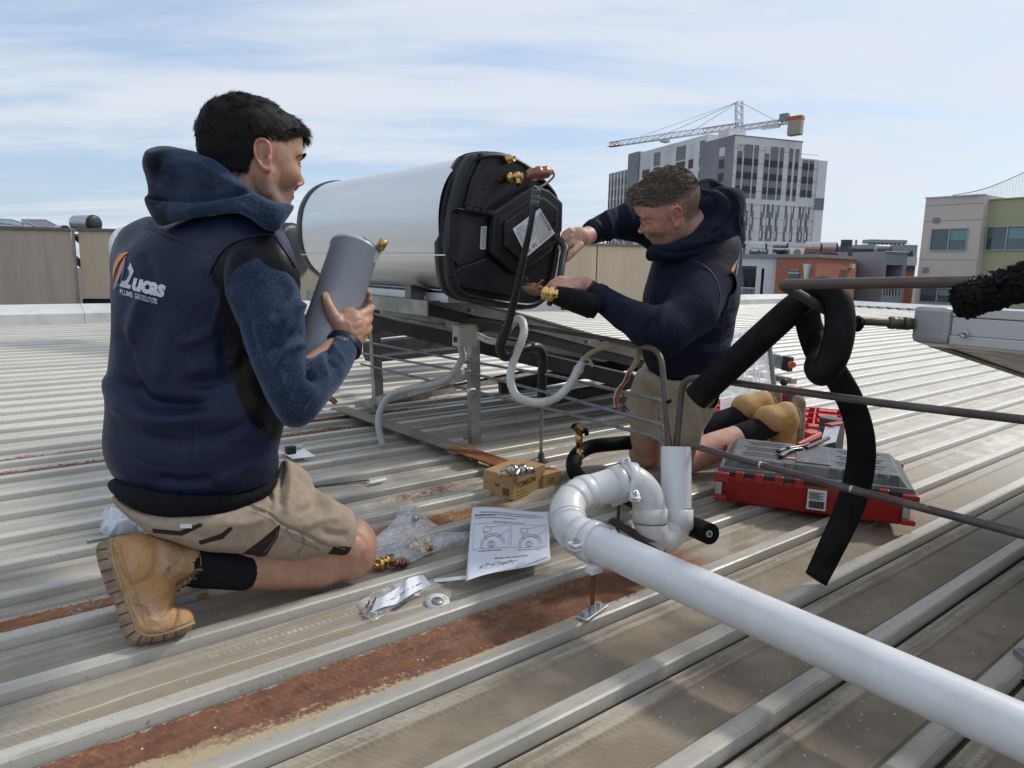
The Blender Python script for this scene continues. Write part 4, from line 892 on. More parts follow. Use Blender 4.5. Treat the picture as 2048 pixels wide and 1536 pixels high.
part('trap', MB().tube(tr, R0+.001, 32), mpvco, t)
pcol(tr[3], tr[4], .03); pcol(tr[30], tr[31], .035, .0035); pcol(tr[-6], tr[-1], .05, .0038)
part('standpipe', MB().tube([sb, st], R0-.001, 36, hole=.92), mpvc, t)
def clamp(c, d, up, name='pipe_clamp'):
    d = nrm(d); x = nrm(np.cross(d, up)); y = np.cross(x, d)
    g = part(name, MB().lathe(c-d*.012, d, [(0, R0+.005), (.0005, R0+.0075), (.024, R0+.0075), (.0245, R0+.005)], 32), mpvc, t)
    for s in (-1, 1):
        e = c+x*s*(R0+.016); part('clamp_ear', MB().box(e+y*.002, (.026, .024, .004), (x, d, y)), mpvc, g); part('clamp_ear', MB().box(e+y*.010, (.026, .024, .004), (x, d, y)), mpvc, g)
        part('bolt', MB().cyl(e-y*.010, e+y*.024, .003, 8), mzinc, g); part('nut', MB().hexn(e+y*.013, e+y*.019, .0065), mzinc, g)
clamp(a0+dirp*.018, dirp, ZZ); clamp(tr[8], tr[9]-tr[8], nrm(A(.3, -.8, .9)))
t2 = thing('pipe_support', G(1185, 1228, .03), 'rusty threaded rod on a small bolted plate under the white pipe elbow', 'pipe support')
fp = G(1184, 1222, .026); ft = a0+dirp*.018-ZZ*(R0+.006)
ft = A(fp[0], fp[1], ft[2]); part('rod', MB().cyl(fp, ft+ZZ*.0, .0048, 10), mrod, t2)
part('saddle', MB().box(ft+ZZ*.004, (.03, .022, .016)), mpvc, t2, .002)
part('foot_plate', MB().box(fp-ZZ*.001, (.085, .03, .006), (nrm(A(1, .25, 0)), nrm(A(-.25, 1, 0)), ZZ)), mzinc, t2, .002)
for s in (-.03, .024): part('bolt', MB().hexn(fp+A(s, s*.25, .002), fp+A(s, s*.25, .010), .007), mzinc, t2)
part('nut', MB().hexn(fp, fp+ZZ*.016, .009), mzinc, t2)
t2 = thing('trap_support', G(1240, 1080, .0), 'rusty rod and dark strut under the white pipe trap', 'pipe support')
q = P(1238, 1003, 1.76); qb = onv(1238, 1078, q[1]); part('rod', MB().cyl(A(q[0], q[1], .0), q, .0045, 8), mrod, t2)
part('strut', MB().bar(P(1222, 1040, 1.74), P(1328, 1103, 1.66), .022, .01), mat('dark strut', (.08, .07, .06), .6, .4), t2)
part('saddle', MB().bar(P(1222, 1008, 1.75), P(1262, 992, 1.75), .02, .012), mpvc, t2)
# thin metal pipes and rods
def pipe(name, pts, r, m, label, cat='pipe', n=10, fr=.03, group=None, extra=None):
    return solo(name, MB().tube(fillet(pts, fr, 7), r, n), m, label, cat, group)
stub = P(1340, 905, 1.77)
t = thing('bent_pipe', stub, 'dark thin pipe rising from the white standpipe and bending left to the tank stand', 'pipe', 'thin pipes meeting in the standpipe')
part('tube', MB().tube(fillet([P(940, 634, 2.62), P(1056, 652, 2.42), P(1200, 675, 2.12), P(1322, 700, 1.84), P(1339, 905, 1.77)], .05, 8), .0078, 12), mpipe, t)
for px, py, d in ((1205, 676, 2.11), (1336, 800, 1.80)): part('tape', MB().cyl(P(px, py, d), P(px+2, py+6, d), .0087, 10), mfoam, t)
t = thing('hooked_pipe', stub, 'dark pipe hooking out of the standpipe, then running right past the foam loop', 'pipe', 'thin pipes meeting in the standpipe')
part('tube', MB().tube(fillet([P(1352, 905, 1.78), P(1366, 756, 1.76), P(1420, 757, 1.72), P(1500, 770, 1.66), P(1760, 806, 1.48), P(2060, 841, 1.30), P(2300, 868, 1.17)], .04, 8), .0085, 12), mpipe, t)
t = thing('lower_pipe', stub, 'dark speckled pipe running from the standpipe across the front of the red toolbox', 'pipe', 'thin pipes meeting in the standpipe')
part('tube', MB().tube(fillet([P(1366, 915, 1.77), P(1374, 893, 1.765), P(1392, 893, 1.76), P(1520, 930, 1.66), P(1700, 978, 1.50), P(1880, 1025, 1.36), P(2060, 1073, 1.24), P(2300, 1140, 1.1)], .02, 6), .0082, 12), mpipe, t)
for px, py, d in ((1524, 931, 1.656), (1706, 979.5, 1.495), (1858, 1019, 1.377)): part('paint_mark', MB().cyl(P(px-7, py-2, d+.004), P(px+9, py+2.2, d-.004), .0086, 10), mzinc, t)
for (pts, lab) in (([P(722, 682, 3.15), P(932, 722, 2.76), P(1100, 750, 2.38), P(1331, 803, 1.82), P(1338, 880, 1.79)], 'topmost of the three grey threaded rods running from the stand to the standpipe'),
                   ([P(722, 706, 3.15), P(934, 744, 2.72), P(1120, 792, 2.30), P(1329, 852, 1.84), P(1337, 885, 1.79)], 'middle one of the three grey threaded rods between the stand and the standpipe'),
                   ([P(722, 728, 3.15), P(943, 781, 2.69), P(1130, 826, 2.25), P(1318, 876, 1.82), P(1330, 893, 1.79)], 'lowest of the three grey threaded rods between the stand and the standpipe')):
    t = thing('threaded_rod', pts[-1], lab, 'rod', 'rods from the stand to the standpipe'); part('rod', MB().tube(fillet(pts, .03, 6), .0052, 8), mthread, t)
    part('washer', MB().cyl(pts[1]-A(.012, 0, 0), pts[1]+A(.012, 0, 0), .012, 10), mzinc, t); part('nut', MB().hexn(pts[1]-A(.02, 0, 0), pts[1]-A(.012, 0, 0), .010), mzinc, t)
# black drain pole with its foot
t = thing('drain_pole', G(1083, 925), 'black flexible pole capped at the top, leaning across the tank end', 'pipe')
part('upper_tube', MB().tube(spline([P(1071, 392, 1.98), P(1060, 455, 2.0), P(1046, 520, 2.05), P(1026, 610, 2.15), P(1012, 665, 2.22)], 6), [.0085, .0085, .0105, .0125, .0135], 12), mpoly, t)
part('top_cap', MB().lathe(P(1068, 412, 1.985), P(1072, 380, 1.975)-P(1068, 412, 1.985), [(0, .009), (.004, .0125), (.014, .0125), (.016, .0105), (.018, .0125), (.028, .0125), (.03, .0105), (.032, .0125), (.044, .0125), (.046, .0118), (.046, 0)], 20), mat('grey ribbed cap', (.10, .105, .11), .5), t)
part('s_bend', MB().tube(spline([P(1014, 655, 2.21), P(1001, 690, 2.24), P(1008, 712, 2.26), P(1028, 708, 2.28), P(1052, 697, 2.31), P(1075, 695, 2.35), P(1085, 712, 2.38), P(1084, 760, 2.42), P(1084, 805, 2.45)], 7), .0165, 14), mpoly, t)
part('stem', MB().cyl(P(1083.5, 790, 2.45), G(1082, 922)+ZZ*.0, .0065, 10), mgal, t)
part('foot', MB().lathe(G(1082, 926), ZZ, [(0, .032), (.006, .03), (.02, .014), (.04, .009), (.045, .0065)], 16), mat('dark foot', (.05, .048, .045), .6, .3), t)
# junction box and conduits
mjb = mat('cream junction box', (.52, .49, .41), .45, col2=(.48, .45, .38), sc=8, dirt=(.36, .32, .24), dsc=12, damt=.3); mcond = mat('grey conduit', (.46, .47, .475), .4, col2=(.40, .41, .415), sc=10); mcondw = mat('white conduit', (.66, .66, .64), .4, dirt=(.5, .47, .4), dsc=12, damt=.4)
jc = P(929, 671, 2.53); jx = nrm(RT*.80-HD*.60*0+HD*.45); jy = np.cross(ZZ, jx)
t = thing('junction_box', jc-ZZ*.04, 'small cream junction box with an open hole fixed to the front post of the stand', 'junction box')
part('box', MB().box(jc, (.074, .052, .078), (jx, jy, ZZ)), mjb, t, .004); part('lid', MB().box(jc-jy*.030, (.070, .008, .074), (jx, jy, ZZ)), mjb, t, .003)
part('hole', MB().lathe(P(911, 679, 2.505), -jx, [(0, .011), (.004, .011), (.004, .008), (.001, .008), (.001, 0)], 16), mopen, t)
for s1 in (-1, 1):
    for s2 in (-1, 1): part('screw', MB().cyl(jc-jy*.034+jx*.029*s1+ZZ*.031*s2, jc-jy*.037+jx*.029*s1+ZZ*.031*s2, .0028, 8), mzinc, t)
part('gland', MB().hexn(P(948, 669, 2.60), P(960, 673, 2.60), .013), mcondw, t); part('gland', MB().hexn(P(923, 692, 2.60), P(923, 700, 2.60), .013), mcond, t)
def corr(pts, r, pitch=.010, amp=.12):      # a corrugated hose: rings along the path
    pts = spline(pts, 24); d = np.cumsum([0]+[np.linalg.norm(pts[i+1]-pts[i]) for i in range(len(pts)-1)]); n = int(d[-1]/pitch*2); out = []; rs = []
    P3 = np.array(pts)
    for k in range(n+1):
        s = d[-1]*k/n; out.append(A(*[np.interp(s, d, P3[:, j]) for j in range(3)])); rs.append(r*(1+amp*(1 if k % 2 else -.6)))
    return MB().tube(out, rs, 12)
t = thing('grey_conduit', G(765, 885), 'grey conduit curving from the junction box down to the roof behind the left man', 'conduit')
part('corrugated_hose', corr([P(923, 698, 2.60), P(925, 715, 2.61), P(912, 740, 2.63)], .0125), mcond, t)
part('hose', MB().tube(spline([P(913, 738, 2.63), P(895, 758, 2.66), P(860, 770, 2.72), P(818, 777, 2.78), P(782, 790, 2.82), P(761, 820, 2.84), P(757, 853, 2.84), P(765, 888, 2.84)], 8), .0135, 14), mcond, t)
t = thing('white_conduit', P(1012, 668, 2.4), 'white ribbed conduit looping down in a U in front of the stand', 'conduit')
part('smooth_piece', MB().tube(spline([P(958, 672, 2.60), P(975, 680, 2.56), P(995, 682, 2.52), P(1010, 668, 2.46), P(1028, 644, 2.40)], 8), .0125, 14), mcondw, t)
part('corrugated_hose', corr([P(1010, 668, 2.43), P(1026, 642, 2.38), P(1043, 641, 2.33), P(1048, 662, 2.30), P(1040, 690, 2.28), P(1026, 725, 2.26), P(1021, 762, 2.24), P(1035, 793, 2.22), P(1070, 805, 2.20), P(1110, 797, 2.18), P(1140, 768, 2.17), P(1158, 735, 2.17)], .0128), mcondw, t)
part('cable_end', MB().lathe(P(1154, 745, 2.17), P(1166, 720, 2.17)-P(1154, 745, 2.17), [(0, .015), (.016, .016), (.018, .013), (.034, .012), (.036, .009), (.05, .008)], 12), mcondw, t)
part('cable', MB().tube(spline([P(1162, 728, 2.17), P(1175, 711, 2.16), P(1198, 698, 2.15), P(1228, 694, 2.14)], 6), [.0085, .008, .0075, .005], 10), mat('straw cable sheath', (.42, .34, .21), .6), t)
part('cable_tail', MB().tube([P(1172, 714, 2.16), P(1180, 722, 2.15), P(1186, 733, 2.15)], .005, 8), mat('grey cable sheath', (.35, .32, .27), .6), t)
t = thing('loose_cable', P(1275, 700, 2.0), 'straw coloured cable end with three loose bare wires hanging by the standing pipes', 'cable')
part('sheath', MB().tube(spline([P(1240, 690, 2.04), P(1268, 688, 2.02), P(1278, 698, 2.01), P(1273, 722, 2.0), P(1260, 742, 2.0)], 6), [.004, .007, .009, .0085, .006], 10), mat('straw cable sheath', (.42, .34, .21), .6), t)
for (nm, pts) in (('orange wire', [(1261, 738), (1258, 758), (1243, 778), (1236, 800), (1240, 822)]), ('red wire', [(1259, 738), (1252, 762), (1238, 782), (1232, 806), (1234, 818)]), ('cream wire', [(1257, 738), (1246, 764), (1233, 780), (1228, 800), (1230, 815)]), ('black wire', [(1263, 738), (1264, 760), (1250, 782), (1246, 805), (1258, 822)])):
    part('wire', MB().tube(spline([P(x, y, 2.0) for x, y in pts], 6), .0021, 6), mwire_c[nm], t)
# brass tap and the hose
t = thing('brass_tap', G(1160, 930), 'small brass tap with a black knob standing on the roof behind the white pipe', 'tap')
b0 = P(1160, 930, 2.5); b1 = P(1157, 845, 2.48)
part('stem', MB().lathe(b0, b1-b0, [(0, .008), (.02, .008), (.022, .014), (.05, .014), (.052, .010), (.07, .010), (.071, .013), (.11, .013), (.112, .010), (.15, .009)], 14), mbrass, t)
part('side_port', MB().tube([P(1160, 866, 2.48), P(1148, 852, 2.46)], [.011, .014], 12, hole=.6), mbrass, t)
part('knob', MB().lathe(P(1160, 866, 2.48), P(1178, 862, 2.48)-P(1160, 866, 2.48), [(0, .006), (.014, .006), (.015, .014), (.028, .014), (.03, .01), (.03, 0)], 14), mfoam, t)
solo('rubber_hose', MB().tube(spline([P(1275, 884, 2.62), P(1225, 888, 2.60), P(1178, 895, 2.56), P(1150, 915, 2.50), P(1150, 945, 2.42), P(1180, 968, 2.34), P(1235, 985, 2.2), P(1290, 1010, 2.02), P(1350, 1040, 1.86), P(1392, 1056, 1.78), P(1420, 1068, 1.72)], 8), .026, 20, hole=.45), mfoam, 'black foam covered hose curling round the brass tap, its cut end beside the trap', 'hose')
solo('hose_core', MB().cyl(P(1408, 1063, 1.75), P(1419, 1068, 1.724), .009, 12, hole=.6), mzinc, 'bare metal pipe end inside the cut black hose beside the trap', 'pipe')
# foam covered pipe end held at the tank
t = thing('lagged_pipe', P(1150, 598, 2.0), 'black foam covered pipe with a gold brass nut under the tank end', 'pipe')
part('lagging', MB().tube(spline([P(1110, 590, 2.0), P(1150, 601, 1.99), P(1185, 613, 1.99), P(1198, 621, 1.99)], 6), [.026, .034, .036, .028], 20), mfoam, t)
mgold2 = mat('bright brass', (.82, .55, .19), .2, 1.0, col2=(.72, .46, .15), sc=60)
part('nut', MB().lathe(P(1083, 585, 1.985), P(1112, 589, 1.985)-P(1083, 585, 1.985), [(0, .013), (.003, .019), (.014, .019), (.016, .015), (.019, .021), (.034, .021), (.036, .016), (.045, .016)], 6+8), mgold2, t)
part('valve', MB().tube([P(1050, 575, 2.1), P(1068, 578, 2.08), P(1088, 583, 2.06)], [.014, .018, .013], 12), mcopper, t); part('valve_lever', MB().bar(P(1070, 575, 2.05), P(1085, 560, 2.04), .01, .004), mcopper, t)
# foam lagging on the right: straight tube, loop and hanging strip
t = thing('foam_tube', P(1400, 800, 1.72)*A(1, 1, 0)+ZZ*.3, 'fat black foam tube rising to a twisted loop with a strip hanging below', 'pipe insulation')
part('straight_tube', MB().tube(spline([P(1391, 797, 1.70), P(1450, 742, 1.66), P(1530, 668, 1.60), P(1585, 618, 1.57), P(1610, 600, 1.58)], 8), [.0325, .0325, .0315, .0305, .029], 28, hole=.42), mfoam, t)
part('loop', MB().tube(spline([P(1585, 618, 1.57), P(1615, 592, 1.56), P(1648, 580, 1.53), P(1673, 600, 1.51), P(1680, 650, 1.50), P(1670, 705, 1.50), P(1648, 745, 1.51), P(1634, 735, 1.53), P(1638, 705, 1.56), P(1634, 670, 1.58)], 9), [.029, .029, .029, .030, .031, .031, .028, .027, .022, .018], 28), mfoam, t)
def flat_tube(pts, w0, th, face_n, n=18):
    pts = spline(pts, 8); m = len(pts); vs = []
    for i in range(m):
        tg = nrm(pts[min(i+1, m-1)]-pts[max(0, i-1)]); fn = np.asarray(face_n); x = nrm(np.cross(fn, tg)); y = np.cross(tg, x); ww = np.interp(i/(m-1), np.linspace(0, 1, len(w0)), w0)
        for k in range(n):
            a = 2*math.pi*k/n; c, s = math.cos(a), math.sin(a); vs.append(pts[i]+x*ww*math.copysign(abs(c)**.8, c)+y*th*math.copysign(abs(s)**.8, s))
    fs = [(i*n+k, i*n+(k+1) % n, (i+1)*n+(k+1) % n, (i+1)*n+k) for i in range(m-1) for k in range(n)]+[tuple(range(n))[::-1], tuple(range((m-1)*n, m*n))]
    return MB().add(vs, fs, True)
part('twisted_strip', flat_tube([P(1612, 606, 1.60), P(1618, 650, 1.60), P(1640, 705, 1.59), P(1672, 750, 1.60), P(1704, 810, 1.62), P(1722, 880, 1.64), P(1718, 950, 1.66), P(1695, 1025, 1.67), P(1660, 1100, 1.66), P(1632, 1158, 1.64)], [.030, .030, .034, .030, .031, .033, .035, .034, .031, .028], .011, CF), mfoam, t)
# hairpin copper pipe and ragged lagging top right
t = thing('hairpin_pipe', P(1600, 570, 1.5), 'brown copper pipe bent back in a hairpin, ragged black lagging on its right end', 'pipe')
part('tube', MB().tube(fillet([P(2150, 543, 1.06), P(1960, 563, 1.20), P(1562, 569, 1.47), P(1655, 622, 1.54)], .018, 8), .0108, 16), mpipe, t)
def ragged(pts, r, n=40, m=60, seed=3):
    rnd = random.Random(seed); sp = spline(pts, 10); S_ = np.linspace(0, len(sp)-1, m); P3 = np.array(sp); cen = [A(*[np.interp(s, range(len(sp)), P3[:, j]) for j in range(3)]) for s in S_]; vs = []
    for i in range(m):
        tg = nrm(cen[min(i+1, m-1)]-cen[max(0, i-1)]); x = nrm(np.cross(tg, ZZ)); y = np.cross(x, tg)
        for k in range(n):
            a = 2*math.pi*k/n; rr = r*(1+.16*mnoise.noise(Vector((i*.35, k*.5, seed)))+.12*rnd.uniform(-1, 1)); f = min(1, .25+i/5) if i < 5 else 1
            off = tg*(.012*mnoise.noise(Vector((k*.9, seed, 1)))) if i < 4 else 0
            vs.append(cen[i]+(x*math.cos(a)+y*math.sin(a))*rr*f+off)
    return MB().add(vs, [(i*n+k, i*n+(k+1) % n, (i+1)*n+(k+1) % n, (i+1)*n+k) for i in range(m-1) for k in range(n)]+[tuple(range(n))[::-1], tuple(range((m-1)*n, m*n))], False)
part('ragged_lagging', ragged([P(1916, 606, 1.24), P(1975, 586, 1.18), P(2048, 563, 1.11), P(2150, 532, 1.03)], .030), mfoam, t)
part('torn_edge', ragged([P(1706, 646, 1.55), P(1716, 648, 1.56)], .016, 20, 10, 5), mfoam, t)
t = thing('collector_union', P(1780, 645, 1.6), 'dull bronze compression fitting joining a dark pipe to the corner of the right collector', 'pipe fitting')
pa, pb = P(1700, 641, 1.60), P(1832, 648, 1.60); d_ = pb-pa; L_ = np.linalg.norm(d_); mbz = mat('dull bronze', (.10, .085, .06), .45, .7, col2=(.16, .13, .09), sc=30, dirt=(.04, .035, .03), dsc=20, damt=.5)
part('pipe', MB().cyl(pa, pa+d_*.66, .0092, 14), mbz, t)
part('nut', MB().lathe(pa+d_*.58, d_, [(0, .0115), (.004, .0145), (.014, .0145), (.018, .013)], 12), mbz, t); 
part('thread', MB().lathe(pa+d_*.70, d_, [(0, .0125), (.002, .0145), (.004, .0125), (.006, .0145), (.008, .0125), (.010, .0145), (.012, .0125)], 16), mbz, t)
part('nut', MB().lathe(pa+d_*.80, d_, [(0, .013), (.002, .0165), (.012, .0165), (.013, .0145), (.022, .0145)], 6), mbz, t)
# ================================================================== tools and loose things
mred = mat('red plastic', (.36, .018, .014), .38, col2=(.30, .014, .012), sc=8, bsc=200, bst=.1, dirt=(.22, .05, .04), dsc=10, damt=.35)
mredb = mat('bright red plastic', (.62, .035, .02), .4, col2=(.55, .03, .02), sc=8, dirt=(.5, .16, .12), dsc=14, damt=.3)
mlid = mat('scuffed grey plastic', (.075, .078, .082), .5, col2=(.055, .057, .06), sc=14, dirt=(.20, .19, .18), dsc=22, damt=.55, bsc=220, bst=.25)
mlidd = mat('dark slot', (.018, .018, .02), .5); mpp = mat('printed paper', (.72, .74, .80), .6, col2=(.69, .71, .77), sc=4); mpinkp = mat('blue black ink', (.03, .03, .05), .6); mgp = mat('grey ink', (.18, .18, .22), .6)
bl, br = G(1424, 1006, .022), G(1832, 1062, .022); e1 = nrm(br-bl); e2 = nrm(np.cross(ZZ, e1)); LB = np.linalg.norm(br-bl); WB = .37; HB = .105
t = thing('toolbox', bl+e1*LB/2+e2*WB/2, 'flat red tool organiser with a dusty grey ribbed lid lying on the roof ribs', 'toolbox')
def TB(a, b, c): return bl+e1*a+e2*b+ZZ*c
def tbox(mb, a0, a1, b0, b1, c0, c1): return mb.box(TB((a0+a1)/2, (b0+b1)/2, (c0+c1)/2), (abs(a1-a0), abs(b1-b0), abs(c1-c0)), (e1, e2, ZZ))
def tfr(mb, r0, r1):        # frustum between two rectangles (a0,a1,b0,b1,c)
    f = lambda r: [TB(r[0], r[2], r[4]), TB(r[1], r[2], r[4]), TB(r[1], r[3], r[4]), TB(r[0], r[3], r[4])]
    return mb.add(f(r0)+f(r1), [(0, 3, 2, 1), (4, 5, 6, 7), (0, 1, 5, 4), (1, 2, 6, 5), (2, 3, 7, 6), (3, 0, 4, 7)])
part('body', tfr(MB(), (.035, LB-.035, .03, WB-.02, .0), (.006, LB-.006, .004, WB-.004, HB-.012)), mred, t, .008)
for a0 in (0, LB-.045):
    g = part('corner_latch', tbox(MB(), a0, a0+.045, -.008, .035, HB-.034, HB-.002), mred, t, .005); part('foot_block', tbox(MB(), a0+.004, a0+.042, -.004, .035, .012, .030), mred, t, .004)
    part('latch_strip', tbox(MB(), a0+.006, a0+.026, -.003, .012, .030, HB-.034), mzinc, g, .003)
    part('corner_latch', tbox(MB(), a0, a0+.045, WB-.035, WB+.006, HB-.034, HB+.004), mred, t, .005)
for i in range(9):
    a = .062+i*.056
    if a < LB-.08 and i not in (4, 5): part('edge_tooth', tbox(MB(), a, a+.026, -.004, .016, HB-.026, HB+.004), mred, t, .003)
part('seal_gap', tbox(MB(), .03, LB-.03, .006, WB-.006, HB-.012, HB-.002), mlidd, t)
lid = part('lid', tfr(MB(), (.012, LB-.012, .010, WB-.01, HB-.002), (.045, LB-.045, .055, WB-.045, HB+.036)), mlid, t, .006)
part('lid_rim', tfr(MB(), (.008, LB-.008, .006, WB-.006, HB-.003), (.014, LB-.014, .014, WB-.014, HB+.010)), mlid, t, .003)
for a0, a1 in ((.075, .19), (LB-.205, LB-.085)):
    for k in range(3): part('lid_slot', tbox(MB(), a0+k*.006, a1-k*.002, .092+k*.076, .126+k*.076, HB+.0362, HB+.0368), mlidd, t, .0)
    for k in range(3): part('lid_ridge', tbox(MB(), a0+k*.006-.010, a1-k*.002+.010, .128+k*.076, .132+k*.076, HB+.036, HB+.0378), mlid, t, .002)
part('lid_spine', tbox(MB(), LB/2-.05, LB/2+.05, .07, WB-.06, HB+.034, HB+.040), mlid, t, .004)
for i in range(14):
    a = .07+i*.032
    if not 5 < i < 8: part('lid_rib', tfr(MB(), (a, a+.022, .016, .03, HB+.004), (a+.002, a+.02, .044, .058, HB+.037)), mlid, t, .002)
mb = MB(); lx, ly = .20, .098
part('name_plate', tbox(MB(), lx, lx+.085, ly, ly+.018, HB+.036, HB+.039), mredb, t, .001); flat_text(mb, 'PACKOUT', .018, TB(lx+.006, ly+.003, HB+.0395), e1, e2, font_bold=.0004); part('name_plate_text', mb, mwfr, t, fixn=False)
st_ = part('barcode_label', MB().box(TB(.295, .0035, .052), (.052, .0016, .062), (e1, nrm(e2+ZZ*-.3), ZZ)), mwlab, t)
mb = MB()
for k in range(14): tbox(mb, .275+k*.003, .275+k*.003+.0014*(1+(k*7) % 3*.4), -.0005, .0022, .027, .048)
for k in range(5): tbox(mb, .273, .273+.04-(k % 2)*.01, -.001, .0016, .055+k*.0045, .0562+k*.0045)
part('barcode_print', mb, mink, t)
# pliers, rule and scraper on the lid
zt_ = HB+.043
def LT(px, py, z=zt_+.024): return G(px, py, z)
t = thing('pliers', LT(1600, 900), 'adjustable pliers with red and dark handles lying on the grey toolbox lid', 'pliers')
mste = mat('dark tool steel', (.10, .095, .09), .3, .85, col2=(.2, .19, .18), sc=40)
part('handle', MB().tube(spline([LT(1596, 889), LT(1612, 882), LT(1640, 868)], 6), [.006, .0085, .008], 12), mredb, t); part('handle', MB().tube(spline([LT(1613, 896), LT(1632, 888), LT(1657, 876)], 6), [.006, .008, .007], 12), mat('maroon grip', (.10, .02, .025), .5), t)
part('jaw', flat_tube([LT(1556, 902), LT(1575, 896), LT(1600, 893), LT(1618, 888)], [.009, .008, .006, .005], .005, ZZ, 10), mste, t); part('jaw', flat_tube([LT(1560, 912), LT(1580, 900), LT(1605, 897)], [.009, .009, .005], .005, ZZ, 10), mste, t); part('pivot', MB().cyl(LT(1576, 900), LT(1576, 900)+ZZ*.012, .007, 12), mste, t)
solo('steel_rule', MB().prism([(0, -.007), (.31, -.007), (.31, .007), (0, .007)], LT(1574, 921, zt_+.01), nrm(LT(1700, 866, zt_+.01)-LT(1574, 921, zt_+.01)), np.cross(ZZ, nrm(LT(1700, 866, zt_+.01)-LT(1574, 921, zt_+.01))), .0015), mzinc, 'long thin steel rule lying across the grey toolbox lid', 'ruler')
t = thing('scraper', G(1655, 870, .12), 'flat steel scraper blade with a short red handle beyond the toolbox', 'scraper'); c = G(1652, 872, .16)
part('blade', MB().add([G(1640, 890, .15), G(1672, 884, .15), G(1680, 853, .15), G(1652, 848, .15), G(1640, 890, .152), G(1672, 884, .152), G(1680, 853, .152), G(1652, 848, .152)], [(0, 1, 2, 3), (4, 5, 6, 7), (0, 1, 5, 4), (1, 2, 6, 5), (2, 3, 7, 6), (3, 0, 4, 7)]), mzinc, t); part('handle', MB().bar(G(1655, 851, .155), G(1686, 846, .155), .03, .012), mred, t, .003); part('block', MB().box(G(1662, 868, .08), (.06, .08, .135)), mlid, t)
t = thing('battery', G(1625, 866, .14), 'small red and black battery pack behind the heel of the front boot', 'battery'); part('pack', MB().box(G(1622, 872, .10), (.05, .045, .05), (nrm(RT+HD*.3), nrm(HD-RT*.3), ZZ)), mlid, t, .006); part('red_band', MB().box(G(1622, 866, .12), (.052, .047, .012), (nrm(RT+HD*.3), nrm(HD-RT*.3), ZZ)), mredb, t, .003)
# open organiser tray beyond the boots
o0 = G(1475, 812, .05); o1 = G(1684, 832, .05); f1_ = nrm(o1-o0); f2_ = -nrm(np.cross(ZZ, f1_)); OL = .62; OW = .42; o0 = o1-f1_*OL
t = thing('organiser_tray', (o0+o1)/2, 'open bright red tray of small bins behind the yellow work boots', 'organiser')
def TR(a, b, c): return o0+f1_*a+f2_*b+ZZ*c
def trb(a0, a1, b0, b1, c0, c1, m=mredb, nm='bin_wall', bev=.002): return part(nm, MB().box(TR((a0+a1)/2, (b0+b1)/2, (c0+c1)/2), (abs(a1-a0), abs(b1-b0), abs(c1-c0)), (f1_, f2_, ZZ)), m, t, bev)
trb(0, OL, 0, OW, -.03, -.022, mred, 'floor')
for b in (0, OW*.33, OW*.66, OW-.008): trb(0, OL, b, b+.008, -.02, .03)
for a in (0, OL*.2, OL*.4, OL*.6, OL*.8, OL-.008): trb(a, a+.008, 0, OW, -.02, .028)
for i in range(5):
    for b in (0.02, OW*.33+.02, OW*.66+.02): trb(OL*.2*i+.02, OL*.2*i+.10, b, b+.06, .024, .03, mredb, 'bin_lip', .002)
trb(OL-.14, OL, OW-.01, OW+.05, -.01, .03, mredb, 'handle', .006)
t = thing('drill', G(1585, 835, .14), 'stubby red and black cordless drill standing in the red tray behind the boots', 'drill')
h0, h1 = P(1573, 789, 2.95), P(1604, 784, 3.05); part('motor', MB().lathe(h0, h1-h0, [(0, .030), (.01, .036), (.05, .036), (.055, .03), (.11, .028), (.13, .018), (.135, 0)], 20), mredb, t, label='red motor housing')
part('rear_cap', MB().lathe(h0, h0-h1, [(-.006, .038), (.01, .038), (.022, .031), (.024, .022), (.026, 0)], 20), mlid, t); part('badge', MB().lathe(h0, h0-h1, [(.0235, .021), (.0272, .02), (.0274, 0)], 20), mred, t); part('grip', MB().bar(P(1579, 800, 2.97), P(1574, 835, 2.96), .035, .032), mlid, t, .008); part('battery', MB().box(P(1574, 838, 2.96), (.075, .06, .045)), mred, t, .008)
part('strip', MB().box(P(1592, 776, 3.0), (.06, .03, .008), (nrm(h1-h0), np.cross(ZZ, nrm(h1-h0)), ZZ)), mlid, t, .002)
# clear lid propped up, with its bins
mclr = bpy.data.materials.new('clear plastic'); mclr.use_nodes = True; q = NT(mclr.node_tree); b = mclr.node_tree.nodes['Principled BSDF']; b.inputs['Base Color'].default_value = (.86, .86, .84, 1); b.inputs['Roughness'].default_value = .12
q.l(q.ramp(q.noise(q.obj(), 9, 4, .7), .35, .7, .28, .62), b.inputs['Alpha']); b.inputs['Specular IOR Level'].default_value = .8
mclr2 = bpy.data.materials.new('clear plastic ridge'); mclr2.use_nodes = True; b = mclr2.node_tree.nodes['Principled BSDF']; b.inputs['Base Color'].default_value = (.85, .85, .84, 1); b.inputs['Roughness'].default_value = .15; b.inputs['Alpha'].default_value = .72
cq = [P(1440, 842, 2.82), P(1552, 812, 2.92), P(1533, 640, 3.2), P(1440, 672, 3.1)]
def CL(s, r): return cq[0]*(1-s)*(1-r)+cq[1]*s*(1-r)+cq[2]*s*r+cq[3]*(1-s)*r
t = thing('clear_lid', (cq[0]+cq[1])/2, 'clear plastic organiser lid standing propped open above the red tray', 'lid'); cn = nrm(np.cross(cq[1]-cq[0], cq[3]-cq[0]))
part('sheet', MB().add([p+cn*o for o in (0, .003) for p in cq], [(0, 1, 2, 3), (4, 5, 6, 7), (0, 1, 5, 4), (1, 2, 6, 5), (2, 3, 7, 6), (3, 0, 4, 7)]), mclr, t)
